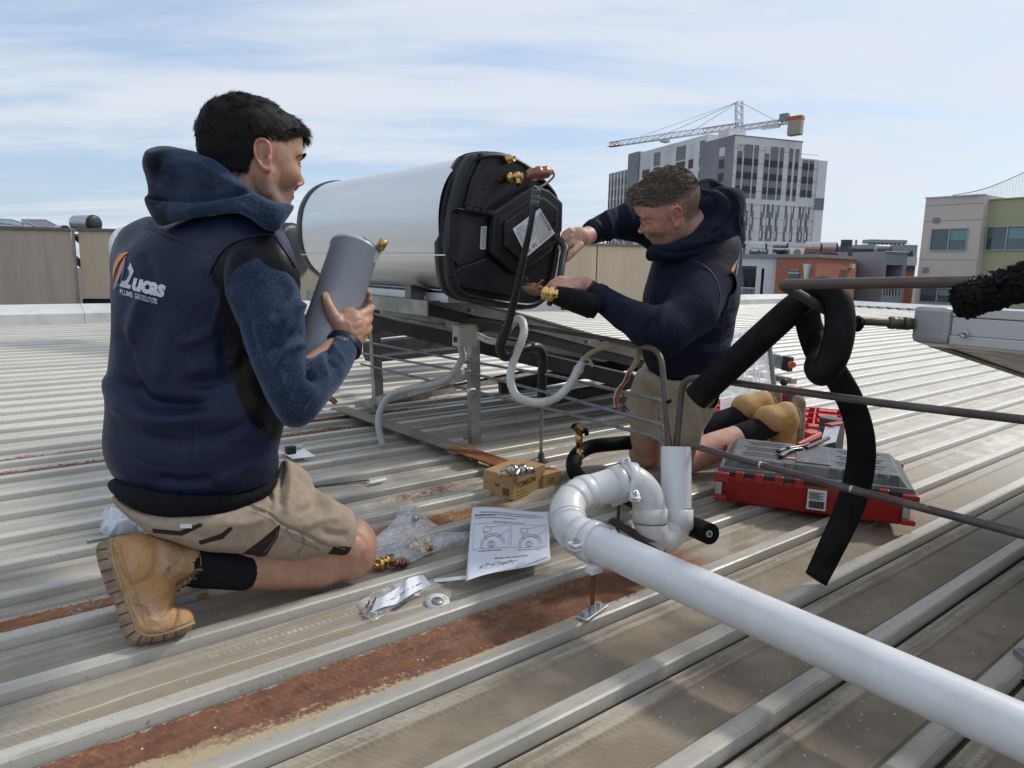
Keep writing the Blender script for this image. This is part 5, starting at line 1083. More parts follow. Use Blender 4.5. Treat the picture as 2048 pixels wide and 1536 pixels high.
for i in range(4):
    for j in range(4):
        s0, s1, r0_, r1_ = .04+i*.24, .22+i*.24, .04+j*.24, .22+j*.24; mb = MB()
        for a_, b_ in (((s0, r0_), (s1, r0_)), ((s1, r0_), (s1, r1_)), ((s1, r1_), (s0, r1_)), ((s0, r1_), (s0, r0_))): mb.bar(CL(*a_)-cn*.008, CL(*b_)-cn*.008, .005, .016)
        part('bin_cover', mb, mclr2, t)
mdk = mat('dark edge trim', (.08, .075, .07), .5); part('edge', MB().bar(cq[1], cq[2], .018, .02), mdk, t, .003); part('edge', MB().bar(cq[0], cq[1], .012, .012), mclr2, t)
t = thing('spirit_level', P(1570, 735, 3.3), 'silver box level with a black and red end cap lying beyond the clear lid', 'spirit level'); l0, l1 = P(1480, 702, 3.55), P(1578, 728, 3.25)
part('bar', MB().sect(l0, l1, [(-.012, -.03), (.012, -.03), (.012, -.022), (.004, -.02), (.004, .02), (.012, .022), (.012, .03), (-.012, .03), (-.012, .022), (-.004, .02), (-.004, -.02), (-.012, -.022)]), mzinc, t); part('end_cap', MB().bar(l1, l1+nrm(l1-l0)*.012, .03, .068), mlidd, t, .003)
part('end_cap', MB().bar(l1-nrm(l1-l0)*.03, l1, .032, .066), mlidd, t, .003); part('button', MB().cyl(P(1581, 729, 3.2), P(1586, 730, 3.16), .014, 12), mredb, t)
t = thing('second_level_bar', P(1560, 757, 3.2), 'darker metal bar under the silver level beyond the clear lid', 'metal bar'); part('bar', MB().bar(P(1500, 745, 3.4), P(1588, 763, 3.12), .03, .022), mzinc, t); part('end', MB().ball(P(1568, 764, 3.08), .018, 10), mlidd, t)
# cardboard boxes and the spare valve
mcard = mat('brown cardboard', (.42, .255, .115), .8, col2=(.38, .23, .10), sc=10, bsc=150, bst=.15); mcardink = mat('brown black ink', (.05, .03, .018), .7)
def carton(name, fc, lc, rc, h, label, text=False):
    fc, lc, rc = np.asarray(fc), np.asarray(lc), np.asarray(rc); a = rc-fc; b = lc-fc; nb = nrm(a); ab = nrm(b-nb*(b@nb))*np.linalg.norm(b); t = thing(name, fc+(a+ab)/2, label, 'cardboard box', 'small brown cartons by the stand')
    mb = MB(); mb.add([fc, rc, fc+a+ab, fc+ab]+[q+ZZ*h for q in (fc, rc, fc+a+ab, fc+ab)], [(0, 3, 2, 1), (4, 5, 6, 7), (0, 1, 5, 4), (1, 2, 6, 5), (2, 3, 7, 6), (3, 0, 4, 7)]); part('carton', mb, mcard, t, .0015)
    part('flap_line', MB().bar(fc+a*.02+ab*.5+ZZ*(h+.0004), fc+a*.98+ab*.5+ZZ*(h+.0004), .001, .0008), mcardink, t)
    return t, fc, a, nb, ab
z_ = .003
t, fc, a, nb, ab = carton('carton', G(1026, 1002, z_), G(974, 984, z_), G(1089, 974, z_), .080, 'brown carton printed TOMSON with a nickel valve lying on top', True)
nf = nrm(np.cross(a, ZZ)); LA = np.linalg.norm(a); mb = MB(); fo = fc+nf*.0006
flat_text(mb, 'TOMSON', .026, fo+nb*LA*.08+ZZ*.036, nb, ZZ, font_bold=.0006, space=1.05); flat_text(mb, 'Tempering 1/2"', .0095, fo+nb*LA*.08+ZZ*.0215, nb, ZZ); flat_text(mb, 'Tempering Valve', .0095, fo+nb*LA*.08+ZZ*.009, nb, ZZ)
mb.prism([(0, 0), (.005, 0), (.005, .005), (0, .005)], fo+nb*LA*.90+ZZ*.046, nb, ZZ, .0002)
nl_ = nrm(np.cross(ZZ, ab)); LB2 = np.linalg.norm(ab); nbb = -nrm(ab); lo = fc+ab+nl_*.0006; flat_text(mb, 'W', .018, lo+nbb*LB2*.40+ZZ*.034, nbb, ZZ, font_bold=.0005)
for k in range(8): mb.prism([(0, 0), (.0018, 0), (.0018, .024), (0, .024)], lo+nbb*(LB2*.66+k*.0035)+ZZ*.012, nbb, ZZ, .0002)
mb.prism([(0, 0), (.006, 0), (.003, .006)], lo+nbb*LB2*.1+ZZ*.04, nbb, ZZ, .0002); part('print', mb, mcardink, t, fixn=False)
t2, fc2, a2_, nb2, ab2 = carton('carton', G(1086, 978, z_), G(1052, 962, z_), G(1122, 968, z_), .048, 'smaller brown carton tucked against the right side of the printed one')
mb = MB(); fo = fc2+nrm(np.cross(a2_, ZZ))*.0006
for k in range(3): mb.prism([(0, 0), (.035, 0), (.035, .002), (0, .002)], fo+nb2*.02+ZZ*(.014+k*.008), nb2, ZZ, .0002)
part('print', mb, mcardink, t2, fixn=False)
t = thing('nickel_valve', G(1035, 950, .07), 'nickel plated valve resting on top of the printed carton', 'valve'); v0, v1 = G(1012, 940, .101), G(1064, 941, .099); d = v1-v0; L_ = np.linalg.norm(d)
part('body', MB().lathe(v0, d, [(0, .011), (.01, .013), (.012, .018), (.03, .018), (.032, .015), (.045, .016), (.047, .02), (.062, .02), (.064, .013), (.07, .011), (.09, .011), (.09, .007), (.08, .007), (.08, 0)], 16), mchrome, t)
part('branch', MB().tube([G(1036, 942, .100), G(1031, 951, .093)], [.011, .010], 12, hole=.5), mchrome, t); part('bent_pipe', MB().tube(spline([v0, G(1000, 942, .095), G(1000, 952, .083)], 5), .0045, 8), mchrome, t)
# the paper instructions
pc_ = [G(945, 1019, .055), G(1097, 1018, .055), G(1101, 1131, .040), G(931, 1170, .030)]
def PS(s, r, lift=0.):
    p = pc_[0]*(1-s)*(1-r)+pc_[1]*s*(1-r)+pc_[2]*s*r+pc_[3]*(1-s)*r
    c = max(0, (s-.35)*.9+(r-.80)*2.2); z = .012*math.sin(r*5)+.008*math.sin(s*4+1)+(.02*c if r > .7 else 0)*1.0+(.012*max(0, r-.62)/.38)
    return p+ZZ*(z+lift)
mb = MB(); nn = 24; th = .0006
gv = [PS(i/nn, j/nn) for j in range(nn+1) for i in range(nn+1)]; mb.add(gv, [(j*(nn+1)+i, (j+1)*(nn+1)+i, (j+1)*(nn+1)+i+1, j*(nn+1)+i+1) for j in range(nn) for i in range(nn)], True)
t = thing('instruction_sheet', (pc_[2]+pc_[3])/2, 'white printed installation instructions lying on the roof below the brown carton', 'paper'); sh = part('sheet', mb, mpp, t, fixn=False); m_ = sh.modifiers.new('thick', 'SOLIDIFY'); m_.thickness = .001; m_.offset = -1
fl = [PS(.30, 1.0, .001), PS(.62, .985, .003), PS(1.0, .84, .003), PS(.985, .89, .036), PS(.60, .975, .022)]
part('folded_corner', MB().add([PS(.55, 1.0, .0), PS(.985, .90, .003), PS(1.0, .875, .006), PS(.97, .845, .022), PS(.80, .90, .020), PS(.60, .965, .010)], [(0, 1, 2, 3, 4, 5)]), mpp, t, fixn=False)
def pline(mb, s0, r0_, s1, r1_, wd_=.0045):
    n_ = 6; A0 = [PS(s0+(s1-s0)*k/n_, r0_+(r1_-r0_)*k/n_, .0012) for k in range(n_+1)]; dx = s1-s0; dy = r1_-r0_; ln = math.hypot(dx, dy*1.2)+1e-9; ox, oy = -dy/ln*wd_, dx/ln*wd_
    A1 = [PS(s0+(s1-s0)*k/n_+ox, r0_+(r1_-r0_)*k/n_+oy, .0012) for k in range(n_+1)]; mb.add(A0+A1, [(k, k+1, n_+2+k, n_+1+k) for k in range(n_)])
mb = MB(); random.seed(5)
def words(mb, s0, s1, r, h):
    s = s0
    while s < s1-.01:
        e = min(s1, s+random.uniform(.015, .06)); pline(mb, s, r, e, r, h); s = e+.008
words(mb, .04, .93, .185, .011); words(mb, .04, .30, .205, .011); words(mb, .04, .58, .245, .011); words(mb, .28, .68, .315, .010); words(mb, .12, .40, .665, .010); words(mb, .60, .90, .665, .010); words(mb, .32, .72, .765, .012)
part('fine_text', mb, mgp, t, fixn=False)
mb = MB(); v, f = text_mesh('Handset Installation & Commissioning Instructions', 1.0); wdt = v[:, 0].max(); mb.add([PS(.10+q[0]/wdt*.76, .142-q[1]*.030, .0013) for q in v], f); pline(mb, .10, .150, .86, .150, .005)
for x0 in (.05, .52):
    for a_ in (((x0, .345), (x0+.44, .345)), ((x0, .64), (x0+.44, .64)), ((x0, .345), (x0, .64)), ((x0+.44, .345), (x0+.44, .64))): pline(mb, *a_[0], *a_[1], .003)
    for rr, cx_, cy_, a0_, a1_ in ((.05, x0+.16, .43, 0, 7), (.15, x0+.24, .60, 2.6, 6.2), (.13, x0+.24, .61, 2.6, 6.2), (.045, x0+.22, .60, 0, 6.3), (.025, x0+.22, .60, 0, 6.3)):
        k = [(cx_+rr*math.cos(a0_+(a1_-a0_)*i/14), cy_+rr*.8*math.sin(a0_+(a1_-a0_)*i/14)) for i in range(15)]
        for u_, v_ in zip(k[:-1], k[1:]):
            if max(u_[1], v_[1]) < .64 and x0 < min(u_[0], v_[0]) and max(u_[0], v_[0]) < x0+.44: pline(mb, *u_, *v_, .0045)
    pline(mb, x0+.20, .40, x0+.42, .36, .003); pline(mb, x0+.30, .52, x0+.43, .42, .003); pline(mb, x0+.12, .45, x0+.17, .56, .004)
for k in range(9): u_ = .14+k*.045; pline(mb, u_, .84+.02*math.sin(k*2.1), u_+.05, .84+.03*math.sin(k*2.1+2.1), .005)
for k in range(5): u_ = .14+k*.07; pline(mb, u_, .90, u_+.04, .82, .005)
pline(mb, .38, .87, .60, .83, .006); pline(mb, .52, .80, .55, .93, .003)
part('drawing_and_heading', mb, mpinkp, t, fixn=False)
solo('paper_strip', MB().add([G(866, 1158, .004), G(941, 1150, .028), G(942, 1157, .028), G(868, 1165, .004)], [(0, 1, 2, 3)]), mpp, 'narrow white paper strip left of the instruction sheet', 'paper')
t = thing('sticker', G(875, 1203, .003), 'round white sticker with a grey centre lying in the roof pan', 'sticker'); c = G(875, 1204, .004); part('disc', MB().lathe(c, nrm(A(-.1, -.25, 1)), [(0, .0265), (.0015, .0265), (.0015, .0)], 28), mwlab, t); part('grey_centre', MB().lathe(c+A(0, 0, .0016), nrm(A(-.1, -.25, 1)), [(0, .014), (.0006, .014), (.0006, 0)], 24), mgal, t)
mb = MB()
for k in range(9): a_ = 2.2-k*.33; p = c+A(.020*math.cos(a_), .020*math.sin(a_), .0052); mb.box(p, (.0035, .0022, .0003), (A(math.cos(a_), math.sin(a_), 0), A(-math.sin(a_), math.cos(a_), 0), ZZ)) if k not in (3,) else None
part('lettering', mb, mink, t)
# plastic bags
mbag = bpy.data.materials.new('thin clear film'); mbag.use_nodes = True; q = NT(mbag.node_tree); b = mbag.node_tree.nodes['Principled BSDF']; b.inputs['Base Color'].default_value = (.82, .83, .86, 1); b.inputs['Roughness'].default_value = .16; b.inputs['Specular IOR Level'].default_value = 1.0
v_ = q.obj(); lw = q.n('ShaderNodeLayerWeight'); lw.inputs[0].default_value = .35; q.l(q.m('ADD', q.m('MULTIPLY', lw.outputs['Facing'], .45), q.ramp(q.noise(v_, 45, 4, .65, .8), .46, .70, .12, .55), None, True), b.inputs['Alpha']); q.l(q.bump(q.noise(v_, 60, 3, .6, 1.0), .6, .004), b.inputs['Normal'])
def bag(name, poly, apex, h, label, cat='plastic bag', m=None, seed=1, cr=.008, peak=None):
    pts = []
    for i in range(len(poly)):
        a_, b_ = np.array(poly[i]), np.array(poly[(i+1) % len(poly)])
        for k in range(6): pts.append(a_+(b_-a_)*k/6)
    n_ = len(pts); R_ = 14; c = np.array(apex, float); vs = []
    for j in range(R_+1):
        f_ = j/R_
        for i in range(n_):
            p = c+(pts[i]-c)*f_; g = G(p[0], p[1], .004); hh = h*(1-f_**1.6)+.002
            if peak is not None: pk = np.array(peak[:2]); hh += peak[2]*math.exp(-((np.linalg.norm(p-pk))/peak[3])**2)
            g = G(p[0], p[1], .004+hh); nz = cr*(mnoise.noise(Vector((g[0]*26+seed, g[1]*26, 3)))+.6*abs(mnoise.noise(Vector((g[0]*60, g[1]*60, seed)))))
            vs.append(g+A(nz*.6, nz*.6, max(-.004, nz) if f_ < 1 else 0))
    fs = [(j*n_+i, j*n_+(i+1) % n_, (j+1)*n_+(i+1) % n_, (j+1)*n_+i) for j in range(R_) for i in range(n_)]
    return MB().add(vs, fs, True)
t = thing('fittings_bag', G(820, 1100, .0), 'crumpled clear plastic bag of brass fittings beside the kneeling man\'s knee', 'plastic bag')
part('film', bag('b', [(728, 1130), (752, 1075), (775, 1062), (800, 1015), (822, 1003), (850, 1030), (880, 1060), (940, 1070), (930, 1090), (880, 1100), (835, 1118), (790, 1138)], (815, 1085), .028, '', cr=.016, peak=(822, 1018, .03, 30)), mbag, t, fixn=False)
part('film', bag('b', [(728, 1130), (752, 1075), (800, 1030), (850, 1040), (935, 1075), (835, 1118), (790, 1138)], (830, 1090), .010, '', cr=.008, seed=5), mbag, t, fixn=False)
def fitting(px, py, ang, m, sc=1., lab='', z=.016, grp='brass fittings in the clear bag'):
    p = G(px, py, z); d = nrm(A(math.cos(ang), math.sin(ang), .12)); s = sc
    tt = thing('pipe_fitting', p, lab, 'fitting', grp)
    part('fitting_nut', MB().lathe(p-d*.018*s, d, [(0, .009*s), (.001, .014*s), (.012*s, .014*s), (.013*s, .010*s), (.020*s, .010*s), (.021*s, .013*s), (.03*s, .013*s), (.031*s, .009*s), (.042*s, .009*s), (.042*s, .006*s), (.036*s, 0)], 14), m, tt)
    part('fitting_tail', MB().cyl(p-d*.026*s, p-d*.017*s, .008*s, 12, hole=.6), m, tt); return tt
fitting(768, 1124, .25, mgold2, 1.15, 'large brass fitting at the lower left corner of the clear bag'); fitting(798, 1126, 2.9, mcopper, .9, 'dark fitting beside the large brass one in the clear bag')
fitting(838, 1090, -.3, mgold2, .9, 'brass olive nut in the middle of the clear bag'); fitting(857, 1080, .9, mgold2, .85, 'shiny brass nut furthest right in the clear bag'); fitting(820, 1083, .1, mbrass, .8, 'small brass fitting left of the middle nut'); fitting(850, 1098, -.6, mbrass, .8, 'brass fitting lowest in the middle of the bag'); fitting(830, 1036, 1.2, mchrome, .6, 'small grey fitting near the peak of the bag', .05)
t = thing('label_bag', G(770, 1200, 0), 'small clear bag with a curled white label and screws in the foreground pan', 'plastic bag')
part('film', bag('b', [(712, 1208), (760, 1175), (815, 1150), (866, 1168), (840, 1190), (790, 1215), (748, 1242), (728, 1232)], (780, 1190), .016, '', cr=.012, seed=9), mbag, t, fixn=False)
lp = [(742, 1222), (765, 1212), (790, 1207), (815, 1192), (838, 1176), (862, 1167), (838, 1153), (815, 1160), (800, 1172), (775, 1188), (752, 1198)]
mb = MB(); k_ = []
for (x0, y0), (x1, y1), hz_ in (((745, 1224), (752, 1198), .012), ((768, 1214), (775, 1188), .02), ((792, 1208), (800, 1172), .012), ((815, 1194), (815, 1158), .026), ((838, 1180), (832, 1152), .018), ((862, 1169), (846, 1150), .024)): k_.append((G(x0, y0, hz_), G(x1, y1, hz_+.012)))
S0 = spline([a_ for a_, _ in k_], 5); S1 = spline([b_ for _, b_ in k_], 5); m_n = len(S0); mb.add(S0+S1, [(i, i+1, m_n+i+1, m_n+i) for i in range(m_n-1)], True); part('label', mb, mpp, t, fixn=False)
mb = MB()
for k in range(5):
    j0 = 3+k*4
    if j0+3 < m_n: mb.add([S0[j0]*.65+S1[j0]*.35+ZZ*.001, S0[j0+3]*.65+S1[j0+3]*.35+ZZ*.001, S0[j0+3]*.6+S1[j0+3]*.4+ZZ*.001, S0[j0]*.6+S1[j0]*.4+ZZ*.001], [(0, 1, 2, 3)])
part('label_text', mb, mgp, t, fixn=False)
for (x, y) in ((735, 1215), (748, 1208), (740, 1225), (756, 1216)): part('screw', MB().lathe(G(x, y, .012), A(.5, .6, .3), [(0, .005), (.003, .005), (.004, .0022), (.018, .002), (.02, 0)], 8), mchrome, t)
# white shopping bag behind the boot, notes by the knee, scraps
mwb = bpy.data.materials.new('milky film'); mwb.use_nodes = True; b = mwb.node_tree.nodes['Principled BSDF']; b.inputs['Base Color'].default_value = (.72, .77, .84, 1); b.inputs['Roughness'].default_value = .3; b.inputs['Alpha'].default_value = .82
solo('carrier_bag', bag('b', [(198, 1062), (205, 1025), (222, 1016), (250, 1022), (272, 1040), (290, 1062), (260, 1075), (215, 1075)], (238, 1042), .055, '', cr=.02, seed=4), mwb, 'crumpled milky plastic bag behind the kneeling man\'s upturned heel', 'plastic bag')
solo('offcut', MB().box(G(196, 1080, .02), (.05, .02, .012)), mgal, 'small grey metal offcut left of the upturned heel', 'offcut')
t = thing('folded_note', G(592, 905, .02), 'folded white paper with a black clip behind the kneeling man\'s thigh', 'paper'); part('sheet', MB().add([G(560, 902, .02), G(605, 896, .03), G(632, 912, .02), G(585, 918, .015), G(592, 890, .05), G(606, 889, .05)], [(0, 3, 2, 1), (0, 1, 5, 4)]), mpp, t, fixn=False); part('clip', MB().box(G(581, 900, .045), (.035, .03, .03)), mlidd, t, .004)
solo('zip_tie', MB().bar(G(585, 978, .006), G(738, 960, .012), .008, .004), mlid, 'dark thin strip lying along a pan behind the kneeling man', 'strip'); solo('paper_scrap', MB().add([G(740, 962, .013), G(772, 955, .013), G(773, 959, .013), G(742, 967, .013)], [(0, 1, 2, 3)]), mpp, 'small white scrap at the end of the thin dark strip', 'paper')
solo('cut_wire', MB().tube(spline([G(590, 888, .03), G(604, 882, .03), G(612, 878, .032)], 4), .002, 6), mthread, 'short cut piece of wire above the folded note', 'wire')
t = thing('roof_bracket', G(2040, 1330), 'grey metal bracket at the right edge of the roof foreground', 'bracket'); g0 = G(2018, 1340, .002); part('base', MB().box(g0+RT*.06, (.12, .06, .004), (RT, HD, ZZ)), mgal, t, .001); part('upright', MB().box(g0+RT*.07+ZZ*.018, (.10, .05, .03), (RT, HD, ZZ)), mgal, t, .003)
t = thing('bare_copper_pipe', P(1010, 740, 4.2), 'thin copper coloured pipe lying on the roof behind the stand', 'pipe'); part('tube', MB().tube([P(870, 778, 3.6), P(1050, 743, 3.9)], .007, 8), mat('fresh copper', (.62, .30, .12), .3, .9), t); part('tube', MB().tube([P(1092, 733, 3.9), P(1145, 741, 3.8)], .010, 8), mcopper, t)
t = thing('copper_stub', P(655, 800, 3.0), 'short rusty pipe stub beside the left man\'s elbow', 'pipe'); part('tube', MB().tube(spline([P(640, 795, 3.2), P(660, 797, 3.2), P(672, 806, 3.2)], 4), .012, 10), mcopper, t)
# grit and chips on the roof
random.seed(11); mb = MB()
def chip(p, r): mb.add([p+A(r, 0, 0), p+A(-.5*r, .8*r, 0), p+A(-.5*r, -.8*r, 0), p+A(0, 0, r*.8)], [(0, 1, 3), (1, 2, 3), (2, 0, 3)])
for _ in range(900):
    cl = random.random()
    if cl < .45: px, py = random.uniform(1500, 2048), random.uniform(700, 1000)
    elif cl < .8: px, py = random.uniform(1300, 2048), random.uniform(980, 1536)
    else: px, py = random.uniform(0, 1300), random.uniform(900, 1500)
    p = G(px, py, 0); w_ = ((p[1]-RIB0) % RP)/RP
    if .30 < w_ < .74: chip(A(p[0], p[1], .0005), random.uniform(.0012, .0034))
mgrit = mat('pale grit', (.62, .60, .55), .8); solo('grit', MB() if False else mb, mgrit, kind='stuff', org=A(1, 1, 0))
# ================================================================== sculpting kit: blended solids meshed on a sparse grid
class Sculpt:
    def __init__(s): s.ops = []
    def cone(s, a, b, ra, rb=None, k=.02, mode='u', n=None, sq=1.):
        a = np.asarray(a, np.float32); b = np.asarray(b, np.float32); rb = ra if rb is None else rb
        nn = None if n is None else np.asarray(nrm(n), np.float32)
        def f(p):
            w = p-a; ab = b-a
            if nn is not None: w = w+np.outer(w@nn, nn)*(1/sq-1); ab = ab+nn*(ab@nn)*(1/sq-1)
            t = np.clip((w@ab)/max(1e-9, ab@ab), 0, 1); d = np.linalg.norm(w-t[:, None]*ab, axis=1)-(ra+(rb-ra)*t)
            return d*(min(1, sq) if nn is not None else 1)
        s.ops.append((f, mode, k)); return s
    def chain(s, pts, rs, k=.02, mode='u', n=None, sq=1., smooth=0):
        if smooth:
            m = len(pts); pts2 = spline(pts, smooth); rs = list(np.interp(np.linspace(0, m-1, len(pts2)), range(m), rs)); pts = pts2
        A_ = np.array(pts, np.float32); R_ = np.array(rs, np.float32); nn = None if n is None else np.asarray(nrm(n), np.float32)
        if nn is not None: A2 = A_+np.outer(A_@nn, nn)*(1/sq-1)
        else: A2 = A_
        def f(p):
            q = p if nn is None else p+np.outer(p@nn, nn)*(1/sq-1); best = None
            for i in range(len(A2)-1):
                ab = A2[i+1]-A2[i]; w = q-A2[i]; t = np.clip((w@ab)/max(1e-9, ab@ab), 0, 1); d = np.linalg.norm(w-t[:, None]*ab, axis=1)-(R_[i]+(R_[i+1]-R_[i])*t)
                best = d if best is None else np.minimum(best, d)
            return best*(min(1, sq) if nn is not None else 1)
        s.ops.append((f, mode, k)); return s
    def ell(s, c, r, ax=None, k=.02, mode='u'):
        c = np.asarray(c, np.float32); M = np.asarray(ax if ax is not None else np.eye(3), np.float32); r = np.asarray((r, r, r) if isinstance(r, (int, float)) else r, np.float32)
        def f(p):
            q = (p-c)@M.T; k0 = np.linalg.norm(q/r, axis=1); k1 = np.linalg.norm(q/(r*r), axis=1)
            return np.where(k0 < 1e-4, -r.min(), k0*(k0-1)/np.maximum(k1, 1e-6))
        s.ops.append((f, mode, k)); return s
    def box(s, c, h, ax=None, r=.0, k=.01, mode='u'):
        c = np.asarray(c, np.float32); M = np.asarray(ax if ax is not None else np.eye(3), np.float32); h = np.asarray(h, np.float32)-r
        def f(p):
            q = np.abs((p-c)@M.T)-h; return np.linalg.norm(np.maximum(q, 0), axis=1)+np.minimum(q.max(axis=1), 0)-r
        s.ops.append((f, mode, k)); return s
    def plane(s, pt, n, k=.004):     # keep the side opposite to n
        pt = np.asarray(pt, np.float32); n = np.asarray(nrm(n), np.float32)
        s.ops.append((lambda p: (p-pt)@n, 'i', k)); return s
    def outline(s, poly, k=.02):     # keep what lies inside an outline seen from the camera (gives the solid its true contour)
        pl = np.array(poly, float)
        def f(p):
            x, y, d = projn(p); return (poly_sd(x, y, pl)*d/FPX).astype(np.float32)
        s.ops.append((f, 'i', k)); return s
    def fn(s, f, mode='u', k=.01): s.ops.append((f, mode, k)); return s
    def field(s, p, D0=None):
        D = None
        for f, mode, k in s.ops: D = comb(D, f(p), mode, k)
        return D
    def mesh(s, bb0, bb1, vox):
        B = 8; bb0 = np.asarray(bb0, float); nb = np.ceil((np.asarray(bb1)-bb0)/(vox*B)).astype(int); hb = vox*B/2; rad = hb*math.sqrt(3)
        ii = np.stack(np.meshgrid(*[np.arange(n) for n in nb], indexing='ij'), -1).reshape(-1, 3)
        cen = (bb0+(ii*B+B/2)*vox).astype(np.float32); D = s.field(cen); keep = np.abs(D) < rad*1.25+.004; ii = ii[keep]; cen = cen[keep]; nB = len(ii)
        g = np.stack(np.meshgrid(*[np.arange(B+1)]*3, indexing='ij'), -1).reshape(-1, 3).astype(np.float32)*vox; M = len(g)
        pts0 = (bb0+ii*B*vox).astype(np.float32); D = np.full((nB, M), 1e3, np.float32)
        for f, mode, k in s.ops:
            dc = f(cen); sel = np.nonzero((dc < rad*1.3+k+.006) if mode == 'u' else (dc > -(rad*1.3+k+.006)) if mode == 'i' else (dc < rad*1.3+k+.006))[0]
            if mode == 'i':
                pass
            for c0 in range(0, len(sel), 800):
                q = sel[c0:c0+800]; p = (pts0[q][:, None, :]+g[None]).reshape(-1, 3); D[q] = comb(D[q].ravel(), f(p), mode, k).reshape(len(q), M)
        D = D.reshape(nB, B+1, B+1, B+1); D[np.abs(D) < 1e-9] = 1e-9; sgn = D < 0
        cs = np.zeros((nB, B, B, B), np.int8)
        for a in (0, 1):
            for b in (0, 1):
                for c in (0, 1): cs += sgn[:, a:B+a, b:B+b, c:B+c]
        bi, x, y, z = np.nonzero((cs > 0) & (cs < 8)); V = np.zeros((len(bi), 3)); W = np.zeros(len(bi)); cor = [(a, b, c) for a in (0, 1) for b in (0, 1) for c in (0, 1)]
        val = {c: D[bi, x+c[0], y+c[1], z+c[2]] for c in cor}
        for c0 in cor:
            for ax in range(3):
                if c0[ax] == 0:
                    c1 = list(c0); c1[ax] = 1; c1 = tuple(c1); v0, v1 = val[c0], val[c1]; m = (v0 < 0) != (v1 < 0); t = np.where(m, v0/(v0-v1+1e-20), 0); q = np.array(c0, float)[None]+0*V; q[:, ax] = t
                    V[m] += q[m]; W[m] += 1
        V /= W[:, None]; gi = ii[bi]*B+np.stack([x, y, z], 1); P_ = bb0+(gi+V)*vox; n = (nb*B+2).astype(np.int64); key = (gi[:, 0].astype(np.int64)*n[1]+gi[:, 1])*n[2]+gi[:, 2]; o = np.argsort(key); ks = key[o]
        def look(g3):
            kk = (g3[:, 0].astype(np.int64)*n[1]+g3[:, 1])*n[2]+g3[:, 2]; j = np.searchsorted(ks, kk); j = np.minimum(j, len(ks)-1); ok = ks[j] == kk; return np.where(ok, o[j], -1)
        F = []
        for ax in range(3):
            sl0 = [slice(None), slice(0, B), slice(0, B), slice(0, B)]; sl1 = list(sl0); sl1[ax+1] = slice(1, B+1); s0 = sgn[tuple(sl0)]; s1 = sgn[tuple(sl1)]; e = np.nonzero(s0 != s1); fl = s0[e]
            gg = ii[e[0]]*B+np.stack(e[1:], 1); u, v = (ax+1) % 3, (ax+2) % 3; du = np.zeros(3, int); du[u] = 1; dv = np.zeros(3, int); dv[v] = 1
            q = np.stack([look(gg-du-dv), look(gg-dv), look(gg), look(gg-du)], 1); ok = (q >= 0).all(1); q = q[ok]; fl = fl[ok]; q[~fl] = q[~fl][:, ::-1]; F.append(q)
        F = np.concatenate(F); return P_, F
def comb(D, d, mode, k):
    if D is None: return d
    if mode == 'u':
        if k <= 0: return np.minimum(D, d)
        h = np.maximum(k-np.abs(D-d), 0)/k; return np.minimum(D, d)-h*h*k*.25
    d2 = -d if mode == 's' else d
    if k <= 0: return np.maximum(D, d2)
    h = np.maximum(k-np.abs(D-d2), 0)/k; return np.maximum(D, d2)+h*h*k*.25
def projn(p):
    q = np.asarray(p, float)-CC; d = q@CF; return 1024+FPX*(q@CR)/d, 768-FPX*(q@CU)/d, d
def seg_d(x, y, a, b):
    vx, vy = b[0]-a[0], b[1]-a[1]; t = np.clip(((x-a[0])*vx+(y-a[1])*vy)/max(1e-9, vx*vx+vy*vy), 0, 1); return np.hypot(x-a[0]-t*vx, y-a[1]-t*vy), t
def poly_sd(x, y, pl):
    best = np.full(len(x), 1e9); ins = np.zeros(len(x), bool); n = len(pl)
    for i in range(n):
        a, b = pl[i], pl[(i+1) % n]; d, _ = seg_d(x, y, a, b); best = np.minimum(best, d)
        c = ((a[1] > y) != (b[1] > y)) & (x < (b[0]-a[0])*(y-a[1])/((b[1]-a[1]) if b[1] != a[1] else 1e-9)+a[0]); ins ^= c
    return np.where(ins, -best, best)
def vnormals(V, F):
    n = np.cross(V[F[:, 2]]-V[F[:, 0]], V[F[:, 3]]-V[F[:, 1]]); N_ = np.zeros_like(V)
    for k in range(4): np.add.at(N_, F[:, k], n)
    return N_/np.maximum(1e-12, np.linalg.norm(N_, axis=1))[:, None]
def relax(V, F, it=2, lam=.5):
    E_ = np.concatenate([F[:, [0, 1]], F[:, [1, 2]], F[:, [2, 3]], F[:, [3, 0]]]); cnt = np.bincount(E_[:, 0], minlength=len(V))+np.bincount(E_[:, 1], minlength=len(V))
    for _ in range(it):
        S_ = np.stack([np.bincount(E_[:, 0], V[E_[:, 1], j], len(V))+np.bincount(E_[:, 1], V[E_[:, 0], j], len(V)) for j in range(3)], 1); V = V+(S_/np.maximum(1, cnt)[:, None]-V)*lam
    return V
def smooth1(poly, n=4): 
    return [tuple(q) for q in _close(poly, n)]
def curve2(pts, n=5): return [q[:2] for q in spline([A(x, y, 0) for x, y in pts], n)]
